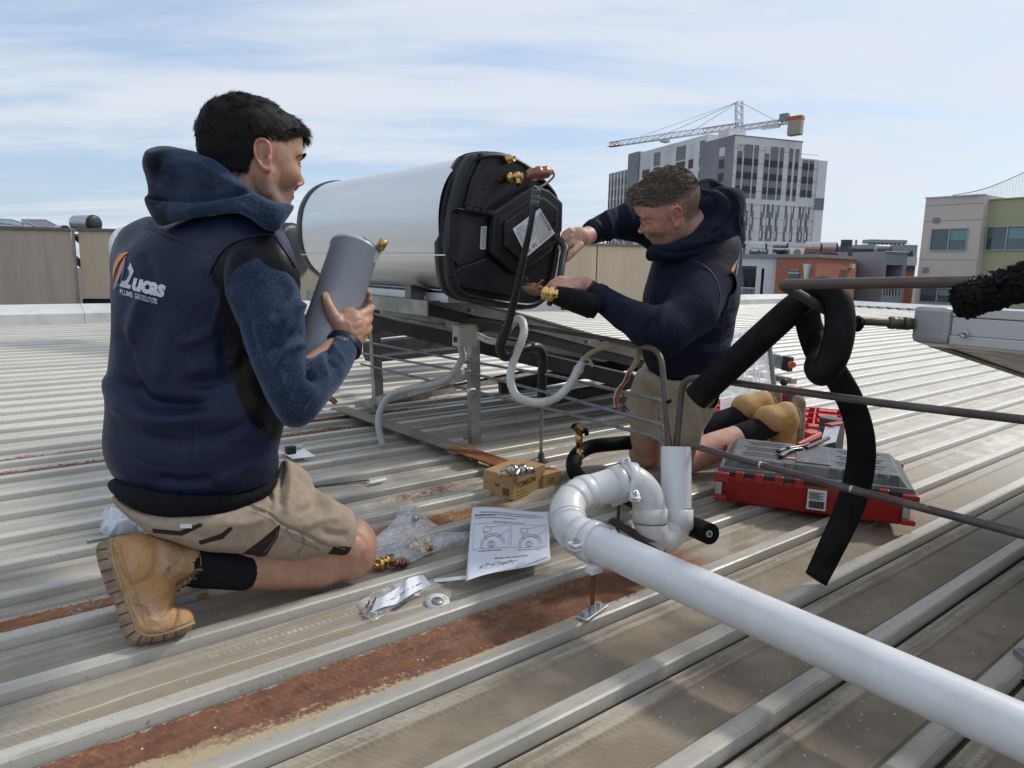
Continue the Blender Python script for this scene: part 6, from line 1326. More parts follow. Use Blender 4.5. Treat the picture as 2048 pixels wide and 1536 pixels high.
def creases(V, N_, lines, facing=True):
    """seams and folds: each line (pixel polyline, width in px, height in m, reach) raised or sunk on the side that faces the camera"""
    x, y, d = projn(V); view = nrm(CF); fc = np.clip(-(N_*((V-CC)/np.linalg.norm(V-CC, axis=1)[:, None])).sum(1)*3, 0, 1) if facing else 1; H_ = np.zeros(len(V))
    for ln in lines:
        pts, wd, h = ln[:3]; pl = curve2(pts, 5) if len(pts) > 2 else pts; P2 = np.array(pl); m = (x > P2[:, 0].min()-3*wd) & (x < P2[:, 0].max()+3*wd) & (y > P2[:, 1].min()-3*wd) & (y < P2[:, 1].max()+3*wd)
        if not m.any(): continue
        xm, ym = x[m], y[m]; best = np.full(len(xm), 1e9); tt = np.zeros(len(xm)); n = len(pl)-1
        for i in range(n): dd, t = seg_d(xm, ym, pl[i], pl[i+1]); up = dd < best; best = np.where(up, dd, best); tt = np.where(up, (i+t)/n, tt)
        taper = np.clip(np.minimum(tt, 1-tt)*5+(.0 if len(ln) < 4 else ln[3]), 0, 1); H_[m] += h*np.exp(-(best/wd)**2)*taper
    return V+N_*(H_*fc)[:, None]
def fbm(V, sc, seed=0, oct_=3):
    out = np.zeros(len(V)); a = 1.
    rs = np.random.RandomState(seed)
    for o in range(oct_):          # cheap smooth noise: sums of oriented sines
        for _ in range(5):
            d = rs.normal(size=3); d /= np.linalg.norm(d); out += a*np.sin((V@d)*sc*rs.uniform(.7, 1.3)+rs.uniform(0, 6.28)+1.5*np.sin((V@d[[1, 2, 0]])*sc*.7+rs.uniform(0, 6)))/5
        sc *= 2.1; a *= .5
    return out
def attr(o, name, arr):
    a = o.data.attributes.new(name, 'FLOAT', 'POINT'); a.data.foreach_set('value', np.asarray(arr, np.float32))
def body_obj(name, V, F, m, parent, label=None, smooth=True, org=None):
    org = ORG[parent.name] if parent is not None else org
    me = bpy.data.meshes.new(name); me.vertices.add(len(V)); me.vertices.foreach_set('co', (V-org).astype(np.float32).ravel()); nl_ = F.size; me.loops.add(nl_); me.loops.foreach_set('vertex_index', F.astype(np.int32).ravel()); me.polygons.add(len(F)); me.polygons.foreach_set('loop_start', np.arange(0, nl_, F.shape[1], dtype=np.int32))
    me.update(calc_edges=True); me.materials.append(m); me.polygons.foreach_set('use_smooth', np.ones(len(F), bool)) if smooth else None; me.update(); me.validate()
    o = bpy.data.objects.new(name, me); COL.objects.link(o)
    if parent is not None: o.parent = parent
    else: o.location = tuple(map(float, org))
    ORG[o.name] = np.asarray(org, float)
    if label: o['label'] = label
    return o
def bvh_of(V, F): return BVHTree.FromPolygons([tuple(v) for v in V], [tuple(int(i) for i in f) for f in F])
def hit(bv, px, py, lift=.0012):
    r = ray(px, py); r = r/np.linalg.norm(r); h = bv.ray_cast(Vector(CC), Vector(r))
    if h[0] is None: return None
    n = np.array(h[1]); n = n if n@r < 0 else -n; return np.array(h[0])+n*lift
def decal(name, bv, V2, F2, m, parent, lift=.0015):
    """flat print: 2D pixel outline draped on the cloth"""
    pts = [hit(bv, x, y, lift) for x, y in V2]; ok = [p is not None for p in pts]; fs = [f for f in F2 if all(ok[i] for i in f)]; mb = MB(); mb.add([p if p is not None else A(0, 0, 0) for p in pts], fs, True)
    return part(name, mb, m, parent, fixn=False)
# ================================================================== people
def skin_mat(name, c, c2, red, stub=(.115, .085, .075)):
    m, t, b = nodes_of(name); q = NT(t); v = q.obj()
    col = q.mix(q.ramp(q.noise(v, 38, 5, .6), .35, .65), c, c2); col = q.mix(q.ramp(q.noise(v, 14, 4, .6), .45, .7, 0, .22), col, red); col = q.mix(q.ramp(q.noise(v, 260, 3, .7), .62, .74, 0, .35), col, (.22, .11, .07))
    a = q.n('ShaderNodeAttribute', attribute_name='red'); col = q.mix(a.outputs['Fac'], col, red)
    a = q.n('ShaderNodeAttribute', attribute_name='stubble'); sp = q.ramp(q.noise(v, 900, 2, .8), .38, .60, .45, 1.)
    col = q.mix(q.m('MULTIPLY', a.outputs['Fac'], sp), col, stub)
    a = q.n('ShaderNodeAttribute', attribute_name='dark'); col = q.mix(a.outputs['Fac'], col, (.045, .03, .025))
    q.l(col, b.inputs['Base Color']); b.inputs['Roughness'].default_value = .52; b.inputs['Subsurface Weight'].default_value = .12; b.inputs['Subsurface Radius'].default_value = (.9, .35, .2); b.inputs['Subsurface Scale'].default_value = .006
    q.l(q.bump(q.noise(v, 420, 3, .7), .22, .0006, q.bump(q.noise(v, 90, 4, .6), .25, .001)), b.inputs['Normal']); return m
def cloth_mat(name, c, c2, weave=700., rough=.8, panel=None, heather=0., bst=.35, sheen=.0, mid=70, dust=None):
    m, t, b = nodes_of(name); q = NT(t); v = q.obj()
    col = q.mix(q.ramp(q.noise(v, mid, 4, .65), .35, .68), c, c2)
    if heather: col = q.mix(q.ramp(q.noise(q.map(v, (1, 1, .45)), 420, 2, .8), .50, .66, 0, heather), col, tuple(min(1, x*2.6+.02) for x in c)); col = q.mix(q.ramp(q.noise(q.map(v, (1, 1, .4), loc=(3, 3, 3)), 500, 2, .8), .54, .68, 0, heather), col, tuple(x*.25 for x in c))
    if dust: col = q.mix(q.ramp(q.noise(v, 9, 6, .7, .4), .5, .8, 0, .5), col, dust)
    if panel:
        for an, pc in panel: a = q.n('ShaderNodeAttribute', attribute_name=an); col = q.mix(q.ramp(a.outputs['Fac'], -.0008, .0008, 1, 0), col, pc)
    q.l(col, b.inputs['Base Color']); b.inputs['Roughness'].default_value = rough; b.inputs['Specular IOR Level'].default_value = .2
    if sheen: b.inputs['Sheen Weight'].default_value = sheen; b.inputs['Sheen Roughness'].default_value = .5; b.inputs['Sheen Tint'].default_value = (.5, .6, .9, 1)
    w_ = q.noise(v, weave, 2, .6); q.l(q.bump(w_, bst, .0009, q.bump(q.noise(v, 16, 4, .6, .6), .35, .008)), b.inputs['Normal']); return m
mat('lid shade', (.20, .09, .06), .7)
mskin1 = skin_mat('olive skin', (.46, .255, .165), (.38, .20, .125), (.52, .17, .12)); mskin2 = skin_mat('ruddy skin', (.58, .34, .245), (.50, .265, .19), (.50, .13, .10))
mvest = cloth_mat('navy softshell', (.013, .021, .052), (.011, .017, .044), 900, .48, [('blk', (.006, .006, .008))], bst=.15)
mknit = cloth_mat('navy knit fleece', (.015, .028, .056), (.011, .021, .044), 380, .95, [('blk', (.006, .006, .008))], heather=.55, bst=.8, sheen=.25)
mvest2 = cloth_mat('shaded navy softshell', (.006, .009, .024), (.005, .007, .019), 900, .65, [('blk', (.006, .006, .008))], bst=.15); mknit2 = cloth_mat('shaded navy fleece', (.006, .010, .024), (.005, .008, .019), 380, .9, [('blk', (.006, .006, .008))], heather=.35, bst=.6)  # second man's navy, darkened in the colour for his unlit near side
mshort = cloth_mat('khaki work cotton', (.36, .285, .215), (.31, .245, .185), 800, .88, [('blk', (.035, .026, .022))], bst=.4, dust=(.40, .34, .28)); msock = cloth_mat('black ribbed sock', (.008, .008, .010), (.012, .012, .014), 500, .95, bst=.8); mbase = cloth_mat('black base layer', (.006, .006, .008), (.009, .009, .011), 600, .9)
mshort2 = cloth_mat('pale khaki cotton', (.44, .37, .28), (.38, .32, .24), 800, .88, [('blk', (.02, .02, .02))], bst=.4)
def leather(name, c, c2, dust):
    m, t, b = nodes_of(name); q = NT(t); v = q.obj(); col = q.mix(q.ramp(q.noise(v, 18, 5, .65, .5), .35, .66), c, c2); col = q.mix(q.ramp(q.noise(v, 11, 6, .75, .8), .42, .64, 0, .85), col, dust); col = q.mix(q.ramp(q.noise(v, 55, 4, .7), .60, .72, 0, .6), col, (.14, .07, .03))
    a = q.n('ShaderNodeAttribute', attribute_name='sole'); col = q.mix(q.ramp(a.outputs['Fac'], -.001, .001, 1, 0), col, q.mix(q.ramp(q.noise(v, 25, 5, .7), .35, .65), (.20, .13, .08), (.33, .24, .17)))
    q.l(col, b.inputs['Base Color']); b.inputs['Roughness'].default_value = .72; q.l(q.bump(q.noise(v, 160, 4, .7), .5, .001, q.bump(q.noise(v, 22, 4, .6), .4, .003)), b.inputs['Normal']); return m
mboot = leather('dusty wheat leather', (.44, .235, .095), (.36, .18, .065), (.46, .34, .235)); mboot2 = leather('wheat leather', (.46, .26, .08), (.36, .19, .05), (.42, .28, .13)); mlace = mat('lace', (.10, .075, .05), .9)
mstitch = mat('seam thread', (.22, .17, .12), .8)
VAX = np.array([CR, CU, CF])
class Fr:      # a local frame for a head: x forward, y left, z up
    def __init__(s, o, f, up, sc=1.): s.x = nrm(f); s.z = nrm(np.asarray(up)-s.x*(np.asarray(up)@s.x)); s.y = np.cross(s.z, s.x); s.o = np.asarray(o, float); s.s = sc; s.M = np.array([s.x, s.y, s.z])
    def __call__(s, a, b, c): return s.o+(s.x*a+s.y*b+s.z*c)*s.s
    def inv(s, p): return (np.asarray(p)-s.o)@s.M.T/s.s
def head_ops(S_, T, near, neck_to, neck_r=.056, jaw=1., nose=1., chin=1., cut=None, cutd=1.):
    k = T.s; e = lambda c, r, kk=.02, mode='u': S_.ell(T(*c), np.array(r)*k, T.M, kk, mode)
    e((-.012, 0, .028), (.098, .0755, .088)); e((.012, 0, .010), (.080, .070, .080)); e((.036, 0, -.030), (.052, .054, .076), .025); e((.066, 0, .050), (.028, .052, .040), .03)
    for s in (-1, 1):
        S_.chain([T(-.004, s*.060, -.040), T(.006, s*.056*jaw, -.072), T(.045, s*.036*jaw, -.096), T(.078, s*.012, -.104)], [.017, .017, .016, .016], .022)
        e((.062, s*.040, -.022), (.024, .020, .018), .018); S_.cone(T(.083, s*.008, .026), T(.074, s*.046, .022), .0085, .0085, .014)
        e((.091, s*.031, .003), (.017, .019, .013), .010, 's'); e((.0745, s*.0315, .001), (.0135, .0145, .0125), .002)
        S_.chain([T(.082, s*.018, .004), T(.0885, s*.031, .0085), T(.080, s*.046, .003)], [.0035, .0038, .0035], .005); S_.chain([T(.082, s*.018, -.002), T(.0865, s*.031, -.0072), T(.080, s*.046, -.002)], [.0032, .0036, .0032], .005)
        e((.101, s*.0125, -.036), (.010, .0068, .0075), .006)
    e((.052, 0, -.072), (.040, .034, .030), .02); e((.084, 0, -.103*chin), (.014, .020, .014), .016)
    S_.chain([T(.088, 0, .016), T(.097, 0, -.004), T(.110*nose, 0, -.026), T(.1125*nose, 0, -.034)], [.0065, .007, .0095, .0105], .012)
    for s in (-1, 1): e((.104, s*.006, -.0455), (.004, .0026, .004), .002, 's')
    S_.chain([T(.084, -.022, -.066), T(.094, -.007, -.0605), T(.0945, 0, -.062), T(.094, .007, -.0605), T(.084, .022, -.066)], [.004, .0058, .0052, .0058, .004], .006)
    S_.chain([T(.084, -.020, -.071), T(.0935, 0, -.0755), T(.084, .020, -.071)], [.004, .0068, .004], .006); S_.chain([T(.090, -.021, -.0672), T(.100, 0, -.0680), T(.090, .021, -.0672)], [.0009, .0012, .0009], .002, 's')
    if cut is not None:
        pl = np.array(cut, float)
        def fcut(p):
            x, y, d = projn(p); return np.maximum(poly_sd(x, y, pl)*d/FPX, np.abs(d-cutd)-.16).astype(np.float32)
        S_.fn(fcut, 's', .006)
    # ear nearest the camera and the far one
    k0_ = k
    for s in (-1, 1):
        k = k0_*1.03; c = T(-.010, s*.077, -.006); ex = nrm(T.x*.93+T.y*s*-.05+T.z*-.22); out = nrm(T.y*s+T.x*-.38); up = nrm(T.z+T.x*-.16); up = nrm(up-out*(up@out)); fx = np.cross(up, out)*(-s)
        E_ = lambda a, b, cc: c+(fx*a+up*b+out*cc)*k
        S_.ell(E_(0, 0, -.001), np.array((.0165, .029, .0045))*k, np.array([fx, up, out]), .006)
        rim = [E_(.011, .006, .001), E_(.012, .020, .003), E_(.003, .0305, .0055), E_(-.010, .027, .008), E_(-.0155, .013, .009), E_(-.0145, -.003, .008), E_(-.008, -.017, .005), E_(.001, -.026, .002), E_(.009, -.024, -.001), E_(.011, -.015, -.002)]
        S_.chain(rim, [x*k for x in (.0026, .0032, .0034, .0034, .0032, .003, .0036, .0052, .0048, .003)], .003, smooth=3)
        S_.ell(E_(.003, .001, .0065), np.array((.0092, .0140, .0075))*k, np.array([fx, up, out]), .004, 's'); S_.chain([E_(-.003, .018, .003), E_(-.0065, .006, .0035), E_(-.004, -.008, .003)], [.0022*k]*3, .003)
        S_.cone(E_(.010, -.002, .002), E_(.009, -.008, .002), .0032*k, .0036*k, .003)
    k = k0_
    S_.chain([T(-.022, 0, -.040), T(-.040, 0, -.085), neck_to], [.054*k, neck_r, neck_r*1.05], .022)
def head_attrs(o, V, T, near, hairf, stub_a=.7, redv=.5):
    q = T.inv(V); x, y, z = q.T; ss = lambda v, a, b: np.clip((v-a)/(b-a), 0, 1)**2*(3-2*np.clip((v-a)/(b-a), 0, 1))
    inhead = (np.abs(x) < .14) & (np.abs(y) < .10) & (z > -.20) & (z < .14)
    jaw = ss(-z, .030+.0, .060)*ss(x, -.035, .0)*ss(-z, -.2, -.1)*(1-ss(-z, .105, .135)); mus = .5*np.exp(-((z+.053)/.006)**2)*ss(x, .08, .09); side = ss(x, -.02, .0)*(1-ss(x, .015, .03))*ss(z, -.04, .0)*(1-ss(z, .02, .04))
    ear = (np.abs(y) > .068) & (x > -.04) & (x < .016) & (z > -.045) & (z < .035); lips = np.exp(-(((z+.068)/.0075)**2+(y/.022)**2))*ss(x, .083, .09)
    nose = np.exp(-(((x-.110)/.02)**2+((z+.035)/.02)**2+(y/.02)**2)); chk = np.exp(-(((x-.07)/.03)**2+((z+.03)/.03)**2+((np.abs(y)-.05)/.02)**2))
    h = hairf(x, y, z)
    st = np.clip(np.maximum(np.maximum(jaw, mus)*stub_a*(1-lips), .0), 0, 1)*inhead; st = np.where(ear, 0, st); scalp = np.clip(h*1.1, 0, 1)*inhead; scalp = np.where(ear, 0, scalp)
    attr(o, 'stubble', np.maximum(st, scalp*.9)); attr(o, 'red', np.clip(inhead*(ear*.55+lips*.8+nose*.5+chk*.3), 0, 1)*redv*2)
    brow = np.exp(-(((z-.024-.03*(np.abs(y)-.02)*.3)/.0042)**2+((np.abs(y)-.030)/.017)**4))*(x > .06); eye = np.exp(-(((z-.001)/.0035)**2+((np.abs(y)-.0315)/.0095)**2))*(x > .078); nos = np.exp(-(((z+.0455)/.003)**2+((np.abs(y)-.006)/.003)**2))*(x > .09); mo = np.exp(-(((z+.0675)/.0011)**2+(y/.019)**2))*(x > .082); ear_shade = np.exp(-(((z+.008)/.010)**2+((x+.006)/.006)**2))*(np.abs(y) > .066)*(np.abs(y) < .082)
    attr(o, 'dark', np.clip(inhead*(brow*.85+eye*.85+nos+mo*.45+ear_shade*.6), 0, 1))  # brow and lash tone, plus shade painted inside the ear hollow
def hair(name, V, F, T, hairf, flow, length, n, m, parent, width=.0008, lift=.35, seed=1, under=None, clump=.3, col2=None):
    """short hair: a thin dark under-layer and thousands of fine strands rooted on the scalp"""
    rs = np.random.RandomState(seed); fc = V[F].mean(1); q = T.inv(fc); ok = (np.abs(q[:, 1]) < .1) & (q[:, 2] > -.13) & (np.abs(q[:, 0]) < .13); h = np.where(ok, hairf(*q.T), 0)
    earm = (np.abs(q[:, 1]) > .0755) & (q[:, 0] > -.04) & (q[:, 0] < .014) & (q[:, 2] < .03); h = np.where(earm, 0, h)
    ar = np.linalg.norm(np.cross(V[F[:, 2]]-V[F[:, 0]], V[F[:, 3]]-V[F[:, 1]]), axis=1); w_ = ar*np.clip(h, 0, 1); idx = rs.choice(len(F), n, p=w_/w_.sum()); r = rs.rand(n, 2); a, b, c, d = [V[F[idx, i]] for i in range(4)]
    p = a*((1-r[:, 0])*(1-r[:, 1]))[:, None]+b*(r[:, 0]*(1-r[:, 1]))[:, None]+c*(r[:, 0]*r[:, 1])[:, None]+d*((1-r[:, 0])*r[:, 1])[:, None]; N_ = vnormals(V, F); nn = N_[F[idx, 0]]; lq = T.inv(p)
    fl = flow(lq)@T.M; fl = fl-nn*(fl*nn).sum(1)[:, None]; fl /= np.maximum(1e-6, np.linalg.norm(fl, axis=1))[:, None]; L_ = length(lq)*(.75+.5*rs.rand(n))*np.clip(h[idx]*1.6, .25, 1)
    cl = np.stack([fbm(lq, 160, 3, 2), fbm(lq, 150, 8, 2), fbm(lq, 170, 5, 2)], 1)@T.M; d0 = fl*(1-lift)+nn*lift+cl*clump+rs.normal(size=(n, 3))*.10; d0 /= np.linalg.norm(d0, axis=1)[:, None]
    sd_ = np.cross(d0, nn+rs.normal(size=(n, 3))*.6); sd_ /= np.maximum(1e-6, np.linalg.norm(sd_, axis=1))[:, None]; K = 3; vs = []
    for j in range(K+1):
        t = j/K; dd = d0*(1-t*.35)+fl*(t*.35); ctr = p-nn*.001+dd*(L_*t)[:, None]; wd_ = width*(1-t*.75)*(.7+.6*rs.rand(n) if j == 0 else 1); wd_ = np.full(n, width*(1-t*.8)); vs.append(ctr+sd_*wd_[:, None]); vs.append(ctr-sd_*wd_[:, None])
    VV = np.stack(vs, 1).reshape(-1, 3); base = np.arange(n)[:, None]*(2*(K+1)); FF = np.concatenate([base+np.array([2*j, 2*j+1, 2*j+3, 2*j+2])[None] for j in range(K)])
    # under-layer
    hv = hairf(*T.inv(V).T); qv = T.inv(V); keepf = (h > .80) & ok; Fu = F[keepf]; used, inv = np.unique(Fu, return_inverse=True); lv = length(qv[used]); th = np.clip((hv[used]-.75)*4, 0, 1)*lv*(under if under else .45)
    Vu = V[used]+N_[used]*(th+.0004)[:, None]+N_[used]*((fbm(qv[used]*np.array([.35, 1.2, .6]), 300, 4, 2)*.10+fbm(qv[used], 110, 6, 2)*.08)*lv)[:, None]; Fu = inv.reshape(-1, 4)
    VA = np.concatenate([Vu, VV]); FA = np.concatenate([Fu, FF+len(Vu)]); o = body_obj(name, VA, FA, m, parent); attr(o, 'tone', np.concatenate([np.zeros(len(Vu)), np.repeat(rs.rand(n), 2*(K+1))])); return o
def hair_mat(name, c, c2, c3=None):
    m, t, b = nodes_of(name); q = NT(t); a = q.n('ShaderNodeAttribute', attribute_name='tone'); col = q.mix(a.outputs['Fac'], c, c2)
    if c3: col = q.mix(q.ramp(a.outputs['Fac'], .70, .95, 0, .8), col, c3)
    q.l(col, b.inputs['Base Color']); b.inputs['Roughness'].default_value = .62; b.inputs['Specular IOR Level'].default_value = .12; return m
def face_bits(V, F, T, parent, hm, tone=None):
    """brows, lash lines and lips' parting laid on the face"""
    bv = bvh_of(V, F)
    def snap(a, b, c, lift): q = T(a, b, c); h = bv.ray_cast(Vector(T(a+.04, b, c)), Vector(-T.x)); return (np.array(h[0])+T.x*lift) if h[0] is not None else q
    rs = np.random.RandomState(4)
    for s in (-1, 1):
        mb = MB()
        for k in range(300):
            t = rs.rand(); b = s*(.013+.036*t); c = .0215+.006*math.sin(t*2.6)+rs.uniform(-.0028, .0028)*(1-.5*t); p = snap(.09, b, c, .0002); d = nrm(T.y*s*(.6+.5*t)+T.z*(.55-.8*t)+T.x*.25+rs.normal(size=3)*.15); L_ = .0075; n2 = nrm(np.cross(d, T.x)); mb.add([p-n2*.0008, p+n2*.0008, p+d*L_+n2*.00015, p+d*L_-n2*.00015], [(0, 1, 2, 3)])
        part('eyebrow', mb, hm, parent, fixn=False)
        pts = [snap(.08, s*b, c, .0006) for b, c in ((.019, .0005), (.025, .0025), (.032, .0030), (.039, .0012), (.0445, -.0012))]; part('eyelashes', MB().tube(spline(pts, 4), [.0006, .0014, .0016, .0013, .0007], 6), hm, parent, fixn=False)
        pts = [snap(.08, s*b, c, .0002) for b, c in ((.020, -.0055), (.032, -.0085), (.043, -.0050))]; part('lid_crease', MB().tube(spline(pts, 4), .0006, 5), MATS['lid shade'], parent, fixn=False)
def finger(S_, pts, r0, r1, k=.006): S_.chain(pts, list(np.linspace(r0, r1, len(pts))), k)
def nails(V, tips, rr=.007): return np.clip(sum(np.exp(-(np.linalg.norm(V-t, axis=1)/rr)**2) for t in tips), 0, 1)
def bbox(pts, m=.1): m = max(m, .13); p = np.array(pts); return p.min(0)-m, p.max(0)+m
def drape_line(name, bv, pts, r, m, parent, lift=.001, n=10):
    ps = [hit(bv, a, b, lift) for a, b in curve2(pts, n)]; ps = [p for p in ps if p is not None]
    return part(name, MB().tube(ps, r, 6), m, parent, fixn=False) if len(ps) > 2 else None

# ------------------------------------------------------------------ the man kneeling at left
man = thing('person', G(400, 1150), 'dark haired man kneeling at left in navy hooded jacket, holding a grey cylinder', 'person')
# grey cylinder he holds
cb, ct = P(636, 722, 1.50), P(711, 494, 1.60)
_y = math.radians(42); _f = (RT*math.cos(_y)+HD*math.sin(_y)); T1 = Fr(A(0, 0, 0), _f*.99-ZZ*.13, ZZ+HD*.07+RT*.03, .955); T1.o = P(527, 312, 1.36)-T1(-.010, -.077, -.006)
S_ = Sculpt(); neck1 = P(470, 470, 1.45); head_ops(S_, T1, -1, neck1, .053, cut=smooth1([(640, 225), (622, 240), (612, 262), (608, 280), (608, 296), (611, 308), (609, 318), (604, 325), (604, 332), (608, 345), (612, 358), (611, 365), (605, 371), (598, 374), (595, 380), (593, 386), (588, 391), (590, 396), (584, 401), (582, 407), (580, 416), (575, 424), (566, 470), (680, 475), (680, 225)], 3), cutd=1.42)
# trunk, arms and legs under the clothes
S_.chain([P(460, 500, 1.48), P(410, 620, 1.50), P(395, 820, 1.50), P(380, 985, 1.50)], [.055, .110, .100, .075], .03); S_.chain([P(310, 505, 1.66), P(455, 490, 1.49), P(515, 570, 1.40)], [.045, .05, .038], .04)
sh1, el1, wr1 = P(523, 560, 1.37), P(585, 785, 1.335), P(692, 683, 1.50)
S_.chain([P(520, 575, 1.38), el1], [.040, .038], .02); S_.chain([el1, wr1], [.040, .0265], .015)
S_.chain([P(300, 520, 1.68), P(520, 700, 1.80), P(660, 640, 1.74), P(700, 605, 1.70)], [.048, .04, .028, .024], .02)
kn = P(700, 1098, 1.625); S_.chain([P(415, 1030, 1.45), P(560, 1055, 1.54), kn], [.060, .070, .058], .02); S_.chain([kn+P(0, 1108, 1.6)*0, P(640, 1132, 1.59), P(540, 1133, 1.53), P(430, 1135, 1.45)], [.055, .051, .050, .038], .02)
S_.ell(P(716, 1075, 1.635), (.030, .040, .036), VAX, .02); S_.ell(P(700, 1120, 1.625), (.045, .036, .04), VAX, .025)
S_.chain([P(390, 1020, 1.60), P(610, 1045, 1.80), P(560, 1100, 1.78), P(420, 1130, 1.62)], [.075, .056, .048, .036], .02); S_.chain([P(575, 885, 1.80), P(600, 1000, 1.84)], [.03, .05], .02) if False else None
# right hand on the cylinder
px = lambda x, y, d: P(x, y, d)
S_.ell(P(697, 652, 1.505), (.033, .040, .020), VAX, .02); S_.chain([wr1, P(698, 655, 1.505)], [.026, .028], .015)
finger(S_, [P(687, 664, 1.49), P(668, 636, 1.475), P(656, 612, 1.475), P(650, 592, 1.485)], .0165, .0095, .012)
finger(S_, [P(705, 640, 1.505), P(722, 629, 1.525), P(736, 621, 1.55), P(744, 615, 1.585)], .0125, .0078, .008)
finger(S_, [P(712, 654, 1.505), P(730, 645, 1.53), P(738, 636, 1.56), P(735, 630, 1.60)], .0122, .0082, .008)
finger(S_, [P(712, 668, 1.505), P(730, 663, 1.53), P(737, 655, 1.56), P(732, 648, 1.60)], .0115, .0078, .008)
finger(S_, [P(706, 682, 1.505), P(722, 681, 1.53), P(728, 674, 1.56), P(724, 668, 1.59)], .0105, .007, .008)
# left hand behind it
S_.ell(P(705, 600, 1.69), (.028, .04, .018), VAX, .015)
for (a, b, c) in (((715, 590), (730, 584), (738, 588)), ((716, 602), (732, 597), (738, 600)), ((714, 614), (728, 611), (733, 614))): finger(S_, [P(*a, 1.69), P(*b, 1.67), P(*c, 1.63)], .010, .0075, .006)
V, F = S_.mesh(*bbox([P(400, 150, 1.2), P(640, 150, 1.7), P(190, 1000, 1.4), P(760, 1180, 1.9), P(300, 1170, 1.4)], .06), .0034); V = relax(V, F, 1, .4); N_ = vnormals(V, F)
V = creases(V, N_, [([(520, 395), (500, 360), (492, 335)], 5, -.0015), ([(546, 330), (552, 365), (540, 395)], 6, .0015), ([(690, 1120), (660, 1118), (640, 1125)], 6, -.003), ([(728, 1100), (715, 1128), (690, 1145)], 6, -.002), ([(700, 1068), (722, 1075), (735, 1098)], 5, -.0015), ([(650, 619), (657, 616), (665, 614)], 1.6, -.0012, 1), ([(651, 623), (660, 620), (668, 618)], 1.6, -.0010, 1), ([(704, 646), (714, 642), (724, 637)], 2.2, -.0016), ([(706, 660), (716, 657), (727, 652)], 2.2, -.0018), ([(706, 674), (716, 673), (726, 668)], 2.2, -.0018), ([(726, 623), (731, 631)], 1.6, -.0010, 1), ([(724, 640), (729, 650)], 1.6, -.0010, 1), ([(672, 640), (684, 634), (692, 640)], 3, -.0016), ([(690, 640), (700, 652), (702, 668)], 3, .0014)])
skinV, skinF = V, F; body1 = body_obj('body', V, F, mskin1, man)
def hf1(x, y, z):
    ay = np.abs(y); line = np.interp(x, [-.12, -.035, -.028, -.012, .012, .03, .045, .075, .10], [-.066, -.060, -.005, .022, .030, .036, .052, .060, .062]); soft = np.interp(x, [-.05, 0, .04, .06], [.030, .034, .014, .010])
    return np.clip((z-line)/soft+.25, 0, 1)*(1-.26*np.clip((x-.062)/.02, 0, 1))
def hfa1(x, y, z): return np.maximum(hf1(x, y, z), np.exp(-((x-.010)/.008)**2)*np.clip((z+.022)/.01, 0, 1)*np.clip((.04-z)/.01, 0, 1)*(np.abs(y) > .05)*.75)
head_attrs(body1, V, T1, -1, hfa1, .8, .30)
mhair1 = hair_mat('black brown hair', (.010, .008, .009), (.055, .042, .038))
def len1(q): x, y, z = q.T; top = np.clip((z-.015)/.06, 0, 1); return .005+.018*top+.007*np.clip(-x/.06, 0, 1)*np.clip((z+.06)/.06, 0, 1)*(1-top)+.008*np.clip((x-.03)/.05, 0, 1)*top
def flow1(q): x, y, z = q.T; return np.stack([.5+1.6*np.clip(z/.1, -.3, 1), np.sign(y)*.25*np.clip(1-z/.08, 0, 1), -1.0+.9*np.clip(z/.1, 0, 1)], 1)
face_bits(V, F, T1, man, mhair1); bvf = bvh_of(V, F)
decal('fingernail', bvf, [(647, 590), (650, 586), (655, 587), (658, 596), (654, 600), (649, 598)], [(0, 1, 2, 3, 4, 5)], mat('fingernail', (.58, .38, .30), .3), man, .0006)
drape_line('brow_line', bvf, [(593, 314), (601, 310), (608, 312)], .0011, mhair1, man, .0004); drape_line('lash_line', bvf, [(597, 328), (602, 326), (606, 329)], .0009, mhair1, man, .0003); drape_line('lip_line', bvf, [(580, 391), (586, 392), (590, 391)], .0006, MATS['lid shade'], man, .0001)
hair('hair', V, F, T1, hf1, flow1, len1, 30000, mhair1, man, .00085, .42, 1, .42, .44)
# ---- jacket: vest body, sleeves, hood
jk = Sculpt(); E2 = lambda x, y, d, r, rot=0: jk.ell(P(x, y, d), r, np.array([CR*math.cos(rot)+CU*math.sin(rot), CU*math.cos(rot)-CR*math.sin(rot), CF]), .06)
E2(392, 905, 1.51, (.185, .135, .150)); E2(395, 760, 1.52, (.190, .19, .155)); E2(405, 600, 1.51, (.182, .17, .15)); E2(300, 560, 1.58, (.085, .12, .10)); E2(500, 560, 1.43, (.09, .11, .09)); E2(470, 860, 1.47, (.09, .12, .10))
jk.chain([P(275, 520, 1.64), P(400, 455, 1.50), P(480, 462, 1.44), P(535, 540, 1.38)], [.075, .075, .072, .075], .05); jk.ell(P(545, 520, 1.46), (.055, .09, .08), VAX, .04)
out1 = [(232, 462), (262, 440), (300, 428), (330, 452), (400, 420), (440, 400), (520, 395), (582, 413), (566, 455), (578, 480), (600, 545), (610, 610), (606, 700), (590, 760), (575, 840), (557, 900), (560, 930), (556, 958), (538, 984), (500, 1002), (440, 1012), (380, 1014), (320, 1006), (265, 988), (228, 962), (203, 925), (192, 888), (193, 850), (199, 805), (196, 796), (189, 776), (196, 752), (212, 738), (211, 660), (213, 590), (221, 510)]
jk.outline(smooth1(out1, 4), .03)
V, F = jk.mesh(*bbox([P(190, 380, 1.2), P(620, 400, 1.85), P(190, 1020, 1.3), P(620, 1020, 1.8)], .04), .0044); V = relax(V, F, 1, .4); N_ = vnormals(V, F)
x, y, d = projn(V)
seam = lambda pts, h=-.0022, w_=2.2, r=1.: (pts, w_, h, r)
